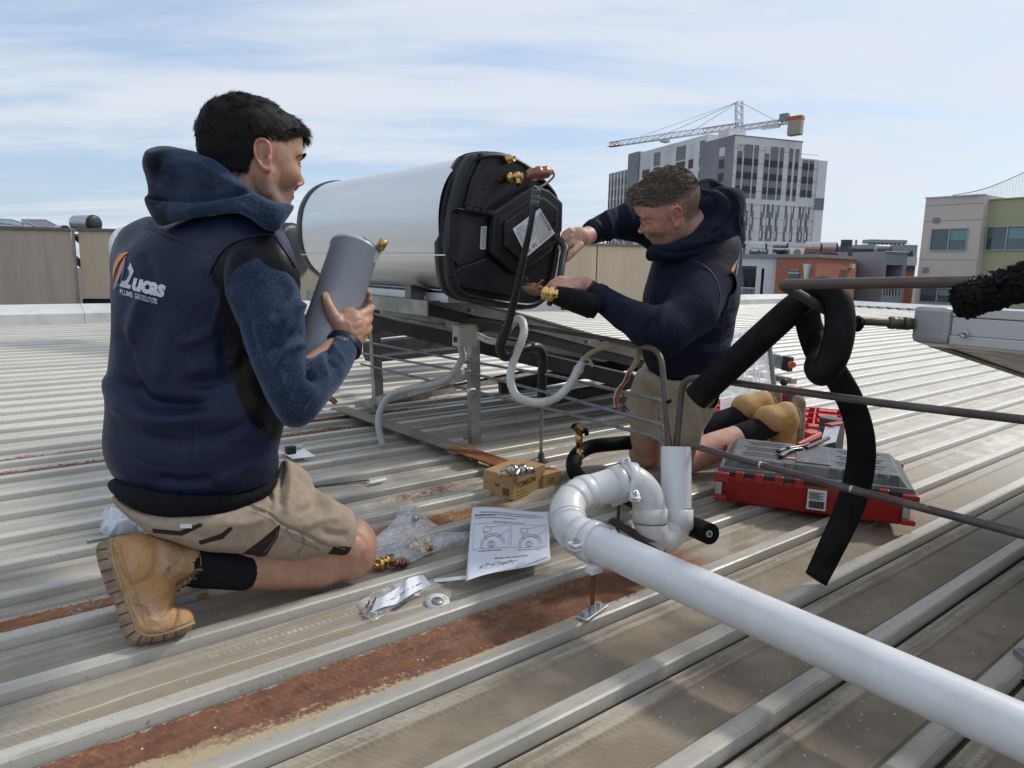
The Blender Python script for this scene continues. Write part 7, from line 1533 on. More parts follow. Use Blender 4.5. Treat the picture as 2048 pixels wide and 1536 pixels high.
vlines = [seam([(250, 448), (310, 462), (370, 487), (430, 510)]), seam([(225, 540), (240, 555)]), seam([(405, 602), (380, 650), (368, 720), (366, 765)]), seam([(384, 810), (384, 880), (381, 932)]), seam([(379, 810), (379, 880), (376, 932)], .0015, 1.5), seam([(198, 865), (240, 897), (290, 925), (350, 937), (420, 934), (470, 912)]), seam([(487, 912), (494, 945), (497, 980)]), seam([(330, 994), (400, 992), (490, 978), (545, 955)], -.0015, 1.6),
          ([(425, 512), (440, 560), (436, 610), (424, 670)], 5, 0.0057, .4), ([(235, 650), (248, 700), (262, 760), (300, 790)], 13, -0.0133), ([(300, 560), (270, 640), (256, 700)], 14, 0.0095), ([(215, 750), (290, 800), (360, 812), (430, 806)], 14, -0.0171), ([(205, 790), (270, 830), (345, 842), (450, 830)], 16, 0.0171), ([(360, 765), (420, 765), (480, 745)], 12, -0.0114), ([(370, 740), (430, 733), (490, 712)], 12, 0.0114), ([(300, 870), (360, 878), (440, 872), (500, 850)], 14, -0.0114), ([(270, 840), (330, 868), (410, 880)], 10, 0.0076), ([(450, 880), (500, 868), (545, 850)], 10, 0.0095), ([(420, 965), (470, 950), (540, 915)], 12, 0.0095), ([(300, 955), (370, 965), (440, 955)], 12, -0.0095), ([(350, 690), (390, 680), (430, 660)], 12, 0.0076), ([(280, 505), (300, 540), (295, 580)], 12, -0.0076), ([(400, 540), (440, 600), (450, 680), (452, 760)], 14, -0.0095), ([(340, 620), (330, 700), (320, 770)], 20, 0.0076)]
V = creases(V, N_, vlines); V = V+N_*(fbm(V, 24, 2, 2)*.0022)[:, None]; N_ = vnormals(V, F)
jacket = body_obj('jacket', V, F, mvest, man)
blk_poly = smooth1([(418, 545), (440, 508), (475, 482), (538, 470), (566, 500), (612, 570), (612, 640), (600, 700), (575, 790), (566, 850), (552, 880), (500, 842), (470, 770), (450, 700), (440, 620), (428, 580)], 3)
attr(jacket, 'blk', poly_sd(x, y, np.array(blk_poly))*.001)
bvj = bvh_of(V, F)
# piping seams round the arm opening
mpip = mat('navy piping', (.006, .009, .024), .6)
drape_line('arm_piping', bvj, [(418, 548), (440, 508), (475, 482), (538, 470), (566, 497), (590, 535)], .0022, mpip, jacket)
for ln in ([(250, 449), (310, 463), (370, 488), (428, 511)], [(405, 602), (380, 650), (368, 720), (367, 800)], [(384, 812), (384, 880), (381, 932)], [(197, 865), (240, 897), (290, 925), (350, 937), (420, 934), (470, 912)], [(487, 912), (494, 945), (498, 992)], [(300, 985), (360, 994), (440, 990), (520, 972)], [(545, 400+62), (572, 500), (598, 548)]):
    drape_line('seam', bvj, ln, .0010, mpip, jacket, -.0002)
# the print on the back
mwp = mat('white print', (.62, .64, .70), .6); mop = mat('orange print', (.75, .25, .02), .6); mbp = mat('blue print', (.03, .12, .45), .6)
def textdecal(s, o, ex, ey, parent, bv, m, name, bold=.0, shear=0., space=1., width=None):
    v, f = text_mesh(s, 1.0, font_bold=bold, shear=shear, space=space); wd_ = v[:, 0].max(); sx_ = 1.0 if width is None else width/wd_
    return decal(name, bv, [(o[0]+ex[0]*q[0]*sx_+ey[0]*q[1], o[1]+ex[1]*q[0]*sx_+ey[1]*q[1]) for q in v], f, m, parent)
textdecal('ucas', (263, 578), (.97, .235), (3, -47), jacket, bvj, mwp, 'logo_lettering', .045, .22, .95, 70)
decal('logo_lettering', bvj, [(242, 578), (312, 597), (310, 601), (240.5, 582)], [(0, 1, 2, 3)], mwp, jacket)
decal('logo_letter', bvj, [(262, 526), (269, 543), (257, 569), (264, 571), (261, 578), (240, 573)], [(0, 1, 2, 5), (2, 3, 4, 5)], mwp, jacket)
textdecal('PLUMB', (241, 588), (.96, .27), (-.5, -15), jacket, bvj, mwp, 'logo_small_lettering', .015, .0, 1.0, 27); textdecal('GAS SOLUTIONS', (271, 597), (.965, .25), (-.5, -15), jacket, bvj, mwp, 'logo_small_lettering', .015, .0, 1.0, 46)
def swoosh(pts, ws): 
    c = curve2(pts, 5); n = len(c); w_ = np.interp(np.linspace(0, 1, n), np.linspace(0, 1, len(ws)), ws); L_, R_ = [], []
    for i in range(n):
        a = np.array(c[max(0, i-1)]); b = np.array(c[min(n-1, i+1)]); t = (b-a)/max(1e-6, np.linalg.norm(b-a)); nn = np.array([-t[1], t[0]]); L_.append(np.array(c[i])+nn*w_[i]); R_.append(np.array(c[i])-nn*w_[i])
    return L_+R_, [(i, i+1, n+i+1, n+i) for i in range(n-1)]
for pts, ws, m_ in (([(258, 505), (243, 513), (232, 532), (227, 556)], [.5, 4.5, 3.5, .6], mop), ([(252, 513), (244, 535), (236, 558), (228, 578)], [.6, 3, 3, .5], mop), ([(252, 520), (247, 545), (243, 560)], [.5, 2, .5], mbp), ([(230, 580), (236, 570), (240, 571)], [1, 3.5, 1], mbp)):
    v_, f_ = swoosh(pts, ws); decal('logo_flame' if m_ is mop else 'logo_droplet', bvj, v_, f_, m_, jacket)
# sleeves
sl = Sculpt(); sl.chain([P(512, 552, 1.375), P(545, 640, 1.35), P(583, 770, 1.33), P(592, 800, 1.335)], [.072, .070, .063, .054], .03); sl.chain([P(590, 792, 1.335), P(640, 752, 1.39), P(688, 694, 1.49)], [.058, .052, .0385], .03); sl.ell(P(520, 560, 1.38), (.075, .08, .07), VAX, .03)
sl.outline(smooth1([(455, 500), (500, 478), (545, 485), (575, 520), (598, 570), (612, 640), (610, 712), (632, 712), (660, 692), (668, 670), (690, 664), (716, 690), (716, 706), (700, 752), (662, 800), (618, 850), (590, 860), (566, 850), (535, 800), (500, 730), (470, 640), (445, 570)], 4), .02)
sl.cone(P(690, 680, 1.5), P(720, 640, 1.52), .028, .028, .004, 's')
V, F = sl.mesh(*bbox([P(440, 470, 1.28), P(730, 470, 1.6), P(440, 870, 1.25), P(730, 870, 1.45)], .05), .0040); V = relax(V, F, 1, .4); N_ = vnormals(V, F)
V = creases(V, N_, [([(606, 580), (570, 600), (540, 640)], 9, -0.0090), ([(612, 610), (585, 622), (556, 660)], 8, 0.0090), ([(611, 665), (580, 672), (548, 700)], 9, -0.0105, .6), ([(612, 690), (580, 700), (555, 735)], 9, 0.0105, .6), ([(620, 716), (618, 738), (628, 762)], 7, -0.0135, .6), ([(640, 705), (642, 730), (652, 752)], 7, 0.0090, .5), ([(655, 697), (660, 718), (672, 735)], 5, -0.0075, .5), ([(668, 690), (676, 706), (688, 722)], 5, 0.0060, .5), ([(622, 745), (600, 770), (590, 800)], 9, -0.0075), ([(640, 770), (610, 800), (596, 830)], 9, 0.0075), ([(480, 600), (500, 650), (520, 720)], 9, -0.0060), ([(560, 540), (590, 590), (605, 650)], 10, 0.0060), ([(530, 720), (560, 750), (570, 790)], 9, 0.0060), ([(506, 640), (520, 690), (545, 740)], 8, 0.0045)])
V = V+N_*(fbm(V, 60, 6, 2)*.0013)[:, None]; x, y, d = projn(V); slv = body_obj('sleeve', V, F, mknit, jacket)
sp1 = poly_sd(x, y, np.array(smooth1([(418, 480), (540, 466), (590, 500), (612, 560), (598, 545), (563, 521), (525, 513), (492, 525), (462, 548), (452, 580), (474, 610), (478, 640), (486, 690), (511, 756), (548, 826), (566, 856), (520, 860), (430, 700), (420, 560)], 3)))
attr(slv, 'blk', sp1*.001); bvs = bvh_of(V, F)
part('cuff', MB().lathe(P(684, 698, 1.485), P(700, 660, 1.515)-P(684, 698, 1.485), [(0, .040), (.006, .0405), (.018, .0385), (.022, .036), (.022, .031), (.004, .031)], 32), mvest, jacket)
textdecal('BISLEY', (672, 677), (.95, .22), (.2, -7), jacket, bvs, mgal, 'cuff_lettering', .0, .0, 1.1, 26)
s2 = Sculpt(); s2.chain([P(295, 530, 1.68), P(500, 700, 1.82), P(640, 655, 1.76)], [.07, .06, .04], .03); V, F = s2.mesh(*bbox([P(280, 500, 1.6), P(660, 500, 1.9), P(280, 760, 1.6), P(660, 760, 1.95)], .08), .007); body_obj('sleeve', V, F, mknit, jacket)
# hood
hd = Sculpt(); R3 = lambda rot: np.array([CR*math.cos(rot)+CU*math.sin(rot), CU*math.cos(rot)-CR*math.sin(rot), CF])
hd.ell(P(365, 352, 1.45), (.085, .046, .105), R3(-.35), .03); hd.ell(P(430, 375, 1.40), (.075, .040, .07), R3(-.55), .03); hd.chain([P(318, 318, 1.45), P(370, 310, 1.44), P(430, 345, 1.36), P(486, 388, 1.335), P(530, 408, 1.33)], [.026, .028, .030, .026, .018], .03)
hd.chain([P(305, 408, 1.43), P(330, 432, 1.41), P(400, 425, 1.365), P(460, 408, 1.35), P(505, 396, 1.33)], [.022, .026, .028, .026, .018], .012); hd.chain([P(308, 340, 1.47), P(310, 390, 1.45)], [.026, .028], .02); hd.chain([P(320, 395, 1.45), P(400, 402, 1.385), P(470, 400, 1.36)], [.026, .026, .024], .015)
hd.chain([P(455, 425, 1.36), P(505, 432, 1.325), P(542, 438, 1.325), P(566, 436, 1.36), P(574, 430, 1.42)], [.030, .032, .030, .024, .020], .02)
hd.chain([P(505, 405, 1.34), P(545, 418, 1.33), P(572, 424, 1.36), P(584, 428, 1.43), P(582, 432, 1.48)], [.016, .020, .020, .018, .016], .02)
hd.outline(smooth1([(299, 296), (330, 291), (372, 299), (418, 312), (440, 325), (478, 358), (512, 386), (545, 402), (584, 407), (588, 416), (572, 440), (555, 462), (530, 458), (500, 436), (470, 425), (420, 432), (370, 440), (330, 452), (312, 450), (300, 430), (287, 398), (296, 388), (294, 365), (285, 330), (288, 308)], 3), .012)
V, F = hd.mesh(*bbox([P(280, 285, 1.28), P(590, 285, 1.58), P(280, 465, 1.28), P(590, 465, 1.6)], .03), .0036); V = relax(V, F, 1, .4); N_ = vnormals(V, F)
V = creases(V, N_, [([(292, 392), (330, 396), (390, 398), (450, 392), (498, 382)], 5, -.010, .6), ([(300, 340), (340, 350), (400, 372), (450, 385)], 10, -.008), ([(340, 318), (400, 332), (460, 366), (500, 386)], 8, .005), ([(310, 366), (360, 376), (420, 388)], 8, .004), ([(460, 410), (485, 428), (520, 448), (552, 460)], 3, -.003, 1), ([(520, 400), (524, 425), (540, 455)], 4, -.003, .8), ([(322, 300), (318, 330), (310, 352)], 6, -.003), ([(470, 402), (492, 420), (530, 440)], 6, .003), ([(330, 425), (380, 420), (450, 405)], 6, .003)])
V = V+N_*(fbm(V, 50, 9, 2)*.0014)[:, None]; x, y, d = projn(V); hood = body_obj('hood', V, F, mknit, jacket)
attr(hood, 'blk', poly_sd(x, y, np.array([(280, 285), (345, 288), (322, 330), (306, 372), (290, 390), (332, 396), (330, 460), (280, 455)]))*.001)
bvh1 = bvh_of(V, F)
for ln in ([(500, 398), (540, 416), (578, 424)], [(468, 404), (492, 424), (532, 444), (552, 458)], [(345, 294), (322, 330), (306, 372)], [(333, 398), (332, 425), (334, 448)]): drape_line('seam', bvh1, ln, .0009, mpip, hood, 0)
for ln in ([(462, 549), (452, 580), (474, 610), (484, 690), (511, 756), (548, 826)],): drape_line('seam', bvs, ln, .0009, mpip, slv, 0)
# base layer band and shorts
bs = Sculpt(); bs.ell(P(385, 985, 1.505), (.182, .075, .150), R3(.04), .03); bs.outline(smooth1([(205, 930), (240, 960), (330, 985), (440, 990), (520, 975), (562, 925), (566, 955), (540, 990), (500, 1012), (440, 1034), (370, 1042), (300, 1030), (245, 1005), (212, 970)], 3), .01)
V, F = bs.mesh(*bbox([P(200, 920, 1.3), P(575, 920, 1.7), P(200, 1060, 1.3), P(575, 1060, 1.7)], .04), .006); body_obj('base_layer', V, F, mbase, man)
so = Sculpt(); so.ell(P(378, 1030, 1.505), (.172, .078, .150), R3(-.12), .04); so.chain([P(430, 1025, 1.46), P(560, 1045, 1.535), P(672, 1070, 1.61)], [.092, .088, .080], .05); so.chain([P(400, 1020, 1.58), P(500, 1030, 1.72), P(590, 1045, 1.82)], [.09, .08, .075], .04); so.ell(P(575, 960, 1.60), (.05, .05, .08), VAX, .04)
so.outline(smooth1([(212, 975), (240, 1000), (290, 1022), (360, 1033), (440, 1026), (500, 1008), (540, 985), (556, 940), (562, 908), (600, 930), (640, 962), (676, 1000), (703, 1022), (714, 1058), (706, 1092), (690, 1112), (650, 1114), (610, 1124), (585, 1131), (545, 1122), (500, 1110), (450, 1106), (400, 1100), (350, 1085), (300, 1068), (262, 1040), (230, 1005)], 4), .02)
so.cone(P(690, 1088, 1.62), P(740, 1105, 1.67), .060, .062, .004, 's')
V, F = so.mesh(*bbox([P(200, 890, 1.3), P(730, 890, 1.9), P(200, 1140, 1.3), P(730, 1140, 1.95)], .05), .0042); V = relax(V, F, 1, .4); N_ = vnormals(V, F)
V = creases(V, N_, [([(556, 1060), (510, 1095), (470, 1108)], 2.2, -0.0042, .7), ([(570, 1052), (556, 1075), (535, 1100), (500, 1118)], 2, 0.0042, .7), ([(496, 1012), (540, 1030), (565, 1050), (600, 1064), (650, 1090), (690, 1102)], 2.2, -0.0042, .8), ([(498, 1018), (541, 1036), (566, 1056), (600, 1071), (648, 1096)], 2, 0.0028, .6), ([(563, 925), (560, 970), (562, 1010)], 6, -0.0084, .6), ([(575, 920), (580, 970), (572, 1020)], 7, 0.0084, .6), ([(600, 940), (625, 985), (640, 1020)], 9, -0.0070), ([(615, 945), (650, 990), (668, 1030)], 9, 0.0070), ([(585, 1030), (620, 1015), (660, 1005)], 8, -0.0056), ([(600, 1060), (640, 1040), (690, 1035)], 8, 0.0056), ([(535, 985), (545, 1000), (540, 1018)], 5, -0.0084, .6), ([(440, 1050), (500, 1045), (540, 1030)], 9, 0.0056), ([(350, 1060), (420, 1080), (480, 1085)], 10, -0.0056), ([(602, 1068), (606, 1090), (590, 1110)], 2, -0.0035, 1), ([(260, 1020), (300, 1045), (350, 1060)], 8, 0.0042), ([(640, 1060), (670, 1070), (700, 1070)], 9, -0.0056)])
V = V+N_*(fbm(V, 45, 12, 3)*.0022)[:, None]; x, y, d = projn(V); shorts = body_obj('shorts', V, F, mshort, man)
kp = np.minimum.reduce([poly_sd(x, y, np.array(q_, float)) for q_ in ([(304, 1057), (360, 1062), (402, 1045), (406, 1052), (364, 1072), (306, 1066)], [(396, 1082), (440, 1068), (463, 1051), (466, 1058), (446, 1078), (400, 1090)], [(562, 1046), (556, 1075), (532, 1112), (500, 1118), (484, 1108), (520, 1082)], [(655, 1108), (668, 1092), (706, 1094), (700, 1112)])]); attr(shorts, 'blk', kp*.001)
bvq = bvh_of(V, F)
for ln in ([(499, 1008), (542, 1026), (567, 1046), (602, 1060), (652, 1086), (690, 1098)], [(556, 1058), (548, 1080), (530, 1104)], [(572, 1056), (590, 1078), (640, 1100)], [(604, 1066), (608, 1090), (592, 1112)]): drape_line('stitching', bvq, ln, .0008, mstitch, shorts)
part('back_pocket_tag', MB().box(P(372, 1052, 1.355), (.022, .008, .002), (CR, CU, CF)), mwlab, shorts)
# sock and boots
def make_boot(out, ops, sole_poly, lines, m, bb, vox=.0042, parent=None, extra=None):
    S_ = Sculpt(); ops(S_); S_.outline(smooth1(out, 4), .010); V, F = S_.mesh(*bb, vox); V = relax(V, F, 1, .35); N_ = vnormals(V, F); V = creases(V, N_, lines); V = V+N_*(fbm(V, 55, 3, 3)*.0016)[:, None]; x, y, d = projn(V); o = body_obj('boot', V, F, m, parent); attr(o, 'sole', poly_sd(x, y, np.array(sole_poly, float))*.001); return o, V, F
def ops1(S_):
    S_.chain([P(232, 1092, 1.40), P(236, 1150, 1.385), P(258, 1225, 1.36), P(282, 1262, 1.355)], [.034, .036, .036, .034], .02, n=CF, sq=1.35); S_.ell(P(285, 1125, 1.40), (.075, .056, .050), VAX, .02); S_.ell(P(300, 1185, 1.385), (.050, .060, .048), R3(.3), .025)
    S_.chain([P(290, 1120, 1.40), P(345, 1128, 1.42), P(396, 1132, 1.44)], [.052, .048, .044], .02); S_.ell(P(328, 1248, 1.36), (.060, .034, .050), R3(.12), .02)
boot, bV, bF = make_boot([(196, 1087), (240, 1072), (289, 1066), (330, 1075), (402, 1098), (414, 1128), (411, 1150), (385, 1165), (362, 1176), (351, 1198), (349, 1212), (379, 1219), (389, 1240), (384, 1262), (350, 1276), (316, 1286), (277, 1294), (254, 1286), (240, 1254), (232, 1215), (211, 1176), (196, 1130), (191, 1105)], ops1, [(185, 1075), (220, 1080), (224, 1120), (238, 1165), (256, 1215), (272, 1262), (300, 1272), (350, 1262), (392, 1246), (395, 1300), (230, 1305)],
    [([(222, 1084), (226, 1120), (240, 1165), (258, 1212), (274, 1260), (300, 1270), (350, 1260), (388, 1246)], 2.2, -.0045, 1), ([(232, 1084), (236, 1118), (250, 1162), (268, 1212), (284, 1252), (310, 1262)], 2.5, .003, 1), ([(300, 1078), (306, 1110), (296, 1150), (262, 1168)], 2.0, -.0028, 1), ([(226, 1092), (240, 1135), (262, 1168)], 2.0, -.0028, 1), ([(270, 1210), (290, 1216), (300, 1234), (316, 1228), (345, 1212)], 2.2, -.004, 1), ([(300, 1236), (316, 1244), (334, 1232), (350, 1216)], 4, .004, .5), ([(356, 1214), (352, 1240), (338, 1268)], 2, -.002, .8), ([(330, 1140), (350, 1160), (380, 1150)], 8, -.006), ([(330, 1100), (360, 1125), (400, 1120)], 9, -.003), ([(205, 1150), (222, 1144)], 3, -.003, 1), ([(216, 1180), (236, 1172)], 3, -.003, 1), ([(232, 1215), (250, 1208)], 3, -.003, 1), ([(238, 1248), (262, 1240)], 3, -.003, 1), ([(255, 1282), (272, 1266)], 3, -.003, 1), ([(290, 1292), (296, 1274)], 3, -.003, 1), ([(330, 1284), (334, 1268)], 3, -.003, 1)],
    mboot, bbox([P(185, 1060, 1.28), P(420, 1060, 1.52), P(185, 1300, 1.28), P(420, 1300, 1.52)], .03), .0038, man)
for i, (a, b) in enumerate((((352, 1172), (372, 1158)), ((362, 1168), (384, 1152)), ((374, 1160), (396, 1145)), ((386, 1152), (404, 1140)))): part('lace', MB().tube(spline([P(a[0], a[1], 1.365), P((a[0]+b[0])/2-3, (a[1]+b[1])/2-5, 1.36), P(b[0], b[1], 1.37)], 4), .0028, 6), mlace, boot)
bvb = bvh_of(bV, bF); mstb = mat('pale boot stitching', (.42, .30, .16), .8); mtread = mat('sole rubber', (.16, .115, .08), .85, col2=(.24, .18, .13), sc=30)
for ln in ([(301, 1080), (307, 1110), (297, 1149), (264, 1166)], [(304, 1079), (310, 1110), (300, 1152), (264, 1170)], [(229, 1094), (243, 1136), (264, 1168)], [(240, 1088), (246, 1120), (262, 1160), (280, 1212), (296, 1250), (320, 1262), (360, 1254)], [(268, 1207), (290, 1212), (302, 1231)], [(357, 1216), (354, 1240), (341, 1266)], [(360, 1216), (357, 1241), (344, 1267)], [(398, 1102), (402, 1128), (398, 1146)]): drape_line('stitching', bvb, ln, .0007, mstb, boot)
drape_line('welt', bvb, [(222, 1082), (227, 1120), (241, 1165), (258, 1213), (274, 1258), (300, 1271), (350, 1261), (387, 1246)], .0028, mstb, boot)
for (x_0, y_0), (x_1, y_1) in (((194, 1100), (214, 1097)), ((193, 1122), (217, 1117)), ((198, 1145), (223, 1138)), ((206, 1168), (231, 1159)), ((214, 1190), (240, 1181)), ((224, 1212), (248, 1203)), ((233, 1232), (256, 1224)), ((240, 1254), (264, 1245)), ((252, 1275), (270, 1262)), ((272, 1290), (284, 1271)), ((300, 1288), (306, 1273)), ((326, 1282), (330, 1268)), ((352, 1274), (352, 1261))): drape_line('tread_groove', bvb, [(x_0, y_0), ((x_0+x_1)/2, (y_0+y_1)/2), (x_1, y_1)], .0022, mlace, boot, -.0008, 3)
for e_ in ((356, 1180), (366, 1172), (378, 1164), (390, 1156)):
    h_ = hit(bvb, *e_, .001)
    if h_ is not None: part('eyelet', MB().ball(h_, .0035, 8), mlace, boot)
S2 = Sculpt(); S2.ell(P(430, 1160, 1.62), (.06, .035, .04), VAX); S2.chain([P(380, 1150, 1.60), P(400, 1195, 1.58)], [.04, .035], .02); V, F = S2.mesh(*bbox([P(360, 1120, 1.55), P(480, 1200, 1.68)], .06), .006); o = body_obj('boot', V, F, mboot, man); attr(o, 'sole', np.ones(len(V)))
sk = Sculpt(); sk.chain([P(400, 1132, 1.44), P(440, 1135, 1.455), P(484, 1137, 1.485)], [.044, .043, .0445], .01); V, F = sk.mesh(*bbox([P(395, 1080, 1.4), P(490, 1190, 1.56)], .05), .005); N_ = vnormals(V, F); x, y, d = projn(V); V = V+N_*(.0005*np.sin(y*.8))[:, None]; sock = body_obj('sock', V, F, msock, man)
# ---- the grey cylinder
mcyl = mat('grey painted steel', (.40, .43, .48), .38, .0, col2=(.38, .41, .455), sc=3, coat=.15, bsc=300, bst=.08)
t = thing('expansion_vessel', cb, 'light grey steel cylinder with a small brass valve held by the kneeling man', 'cylinder'); dC = nrm(ct-cb); LC = np.linalg.norm(ct-cb); RC = .0535
part('shell', MB().lathe(cb-dC*.03, dC, [(-.01, 0), (-.01, .03), (0, .048), (.012, RC), (LC+.018, RC), (LC+.019, RC+.0022), (LC+.027, RC+.0022), (LC+.0275, RC-.001), (LC+.034, RC-.008), (LC+.036, RC-.020), (LC+.0365, 0)], 48), mcyl, t)
vb = P(748, 518, 1.585); part('stem', MB().cyl(vb-dC*.01, P(755, 503, 1.585), .0075, 14), mcyl, t); part('valve', MB().lathe(P(756, 502, 1.585), P(770, 478, 1.58)-P(756, 502, 1.585), [(0, .005), (.004, .005), (.005, .0105), (.028, .0105), (.029, .006), (.030, 0)], 16), mbrass, t)
part('collar', MB().hexn(P(754, 506, 1.585), P(757, 500, 1.585), .008), mcopper, t); part('lever', MB().bar(P(757, 497, 1.58), P(726, 474, 1.56), .0035, .0025), mgal, t); part('cap', MB().cyl(P(733, 497, 1.60), P(738, 486, 1.60), .0065, 14), mfoam, t)
# ------------------------------------------------------------------ the man kneeling behind the stand
man2 = thing('person', G(1340, 950), 'man with greying hair kneeling by the tank end, head bent, both hands at it', 'person')
_y = math.radians(8); _f = -RT*math.cos(_y)+HD*math.sin(_y); _p = math.radians(24); _r = math.radians(24); _fx = _f*math.cos(_p)-ZZ*math.sin(_p); _up = ZZ*math.cos(_p)+_f*math.sin(_p); _lf = np.cross(_up, _fx); T2 = Fr(A(0, 0, 0), _fx, _up*math.cos(_r)+_lf*math.sin(_r), .955); T2.o = P(1352, 434, 2.02)-T2(-.010, .077, -.006)
B_ = Sculpt(); neck2 = P(1416, 462, 2.16); head_ops(B_, T2, 1, neck2, .056, cut=smooth1([(1240, 395), (1262, 400), (1267, 416), (1274, 430), (1279, 439), (1282, 447), (1278, 455), (1275, 463), (1280, 468), (1287, 468), (1291, 471), (1292, 475), (1296, 477), (1300, 480), (1303, 486), (1312, 492), (1330, 496), (1335, 530), (1230, 530), (1230, 400)], 3), cutd=2.08)
B_.chain([P(1420, 480, 2.18), P(1400, 600, 2.18), P(1378, 720, 2.26)], [.08, .115, .105], .04); B_.chain([P(1335, 480, 2.32), P(1420, 480, 2.18), P(1405, 570, 2.05)], [.05, .06, .05], .04)
B_.chain([P(1400, 580, 2.03), P(1320, 655, 1.93), P(1182, 583, 2.06)], [.045, .038, .026], .02); B_.chain([P(1335, 480, 2.32), P(1270, 440, 2.34), P(1180, 466, 2.25)], [.036, .024, .024], .02)
k_n, k_f = G(1352, 925, .058), G(1290, 905, .058); an_n, an_f = P(1542, 850, 2.64), P(1496, 826, 2.76)
B_.chain([P(1395, 745, 2.22), P(1365, 840, 2.35), k_n], [.085, .072, .056], .02); B_.chain([P(1330, 750, 2.38), P(1300, 830, 2.5), k_f], [.080, .070, .054], .02)
B_.chain([k_n, k_n*.6+an_n*.4, an_n], [.056, .055, .037], .02); B_.chain([k_f, k_f*.6+an_f*.4, an_f], [.055, .053, .037], .02)
# far hand closed on the strap of the tank end
B_.ell(P(1155, 475, 2.18), (.036, .032, .024), R3(.25), .02); B_.chain([P(1182, 468, 2.24), P(1165, 474, 2.2)], [.027, .027], .015)
for pts in ([(1140, 462), (1130, 468), (1124, 484), (1130, 494)], [(1140, 474), (1127, 482), (1122, 496), (1130, 503)], [(1146, 486), (1134, 495), (1128, 508), (1133, 515)]): finger(B_, [P(x, y, 2.16+i*.004) for i, (x, y) in enumerate(pts)], .0115, .0085, .006)
finger(B_, [P(1160, 490, 2.15), P(1146, 505, 2.13), P(1134, 518, 2.13)], .0125, .009, .008)
# near hand flat, fingers reaching to the fitting
B_.ell(P(1152, 567, 2.05), (.040, .018, .030), R3(.12), .02); B_.chain([P(1182, 580, 2.06), P(1165, 572, 2.055)], [.026, .024], .015)
for pts, dd in (([(1140, 562), (1120, 558), (1104, 566), (1094, 576)], 0), ([(1142, 566), (1122, 566), (1106, 573), (1098, 584)], -.02), ([(1146, 572), (1128, 574), (1114, 580), (1106, 588)], -.035)): finger(B_, [P(x, y, 2.05+dd) for x, y in pts], .0110, .008, .006)
finger(B_, [P(1158, 574, 2.03), P(1138, 582, 2.0), P(1120, 588, 2.0)], .0115, .0085, .006)
V, F = B_.mesh(*bbox([P(1090, 310, 1.9), P(1500, 310, 2.4), k_n, k_f, an_n, an_f, P(1090, 600, 1.95)], .1), .0042); V = relax(V, F, 1, .3); N_ = vnormals(V, F); V = creases(V, N_, [([(1300, 452), (1309, 463), (1307, 476)], 2.2, -.0022, .6), ([(1297, 471), (1306, 470)], 1.5, -.002, .8), ([(1308, 444), (1318, 441), (1326, 442)], 1.6, -.0012), ([(1308, 448), (1318, 448)], 1.6, -.0012), ([(1312, 460), (1324, 466), (1322, 476)], 4, .0022)]); body2 = body_obj('body', V, F, mskin2, man2)
def hf2(x, y, z):
    ay = np.abs(y); line = np.interp(x, [-.12, -.035, -.028, -.012, .012, .03, .045, .075, .10], [-.060, -.056, -.004, .022, .028, .034, .050, .062, .064]); h = np.clip((z-line)/.030+.3, 0, 1); side = np.clip((.062-z)/.02, 0, 1)*np.clip((.055-x)/.02, 0, 1); return h*(1-.42*side)*(1-.28*np.clip((x-.055)/.02, 0, 1))
head_attrs(body2, V, T2, 1, hf2, .35, .4)
mhair2 = hair_mat('greying brown hair', (.060, .043, .032), (.20, .15, .11), (.46, .40, .34))
def len2(q): x, y, z = q.T; top = np.clip((z-.03)/.05, 0, 1); return .004+.011*top+.010*np.clip((x-.02)/.05, 0, 1)*top
def flow2(q): x, y, z = q.T; return np.stack([.8+1.0*np.clip(z/.1, -.3, 1), 0*x, -1.0+1.2*np.clip(z/.1, 0, 1)], 1)
face_bits(V, F, T2, man2, mhair2); bvf = bvh_of(V, F)
drape_line('brow_line', bvf, [(1283, 440), (1291, 436), (1301, 436), (1309, 439)], .0009, mhair2, man2, .0002); drape_line('lash_line', bvf, [(1289, 448), (1296, 446), (1304, 448)], .0007, MATS['lid shade'], man2, .0002); drape_line('lip_line', bvf, [(1291, 474), (1299, 474), (1308, 469)], .0007, MATS['lid shade'], man2, .0001); drape_line('smile_line', bvf, [(1292, 461), (1301, 463), (1308, 469), (1309, 475)], .0003, MATS['lid shade'], man2, -.0001); drape_line('eye_crease', bvf, [(1306, 444), (1312, 441), (1318, 441)], .0003, MATS['lid shade'], man2, -.0001)
hair('hair', V, F, T2, hf2, flow2, len2, 26000, mhair2, man2, .0009, .52, 2, .30, .22)
# clothes
j2 = Sculpt(); j2.ell(P(1368, 690, 2.22), (.135, .13, .14), VAX, .06); j2.ell(P(1385, 600, 2.18), (.150, .16, .15), VAX, .06); j2.ell(P(1400, 515, 2.16), (.13, .10, .14), VAX, .06); j2.chain([P(1345, 490, 2.30), P(1420, 470, 2.17), P(1415, 565, 2.06)], [.075, .075, .078], .05)
j2.outline(smooth1([(1300, 478), (1345, 485), (1400, 440), (1440, 420), (1480, 440), (1488, 520), (1482, 600), (1474, 640), (1477, 680), (1462, 712), (1438, 742), (1395, 768), (1340, 776), (1300, 762), (1284, 742), (1272, 700), (1270, 650), (1264, 600), (1272, 560), (1288, 520)], 4), .03)
V, F = j2.mesh(*bbox([P(1260, 420, 1.95), P(1500, 420, 2.4), P(1260, 780, 2.0), P(1500, 780, 2.45)]), .0055); V = relax(V, F, 1, .4); N_ = vnormals(V, F)
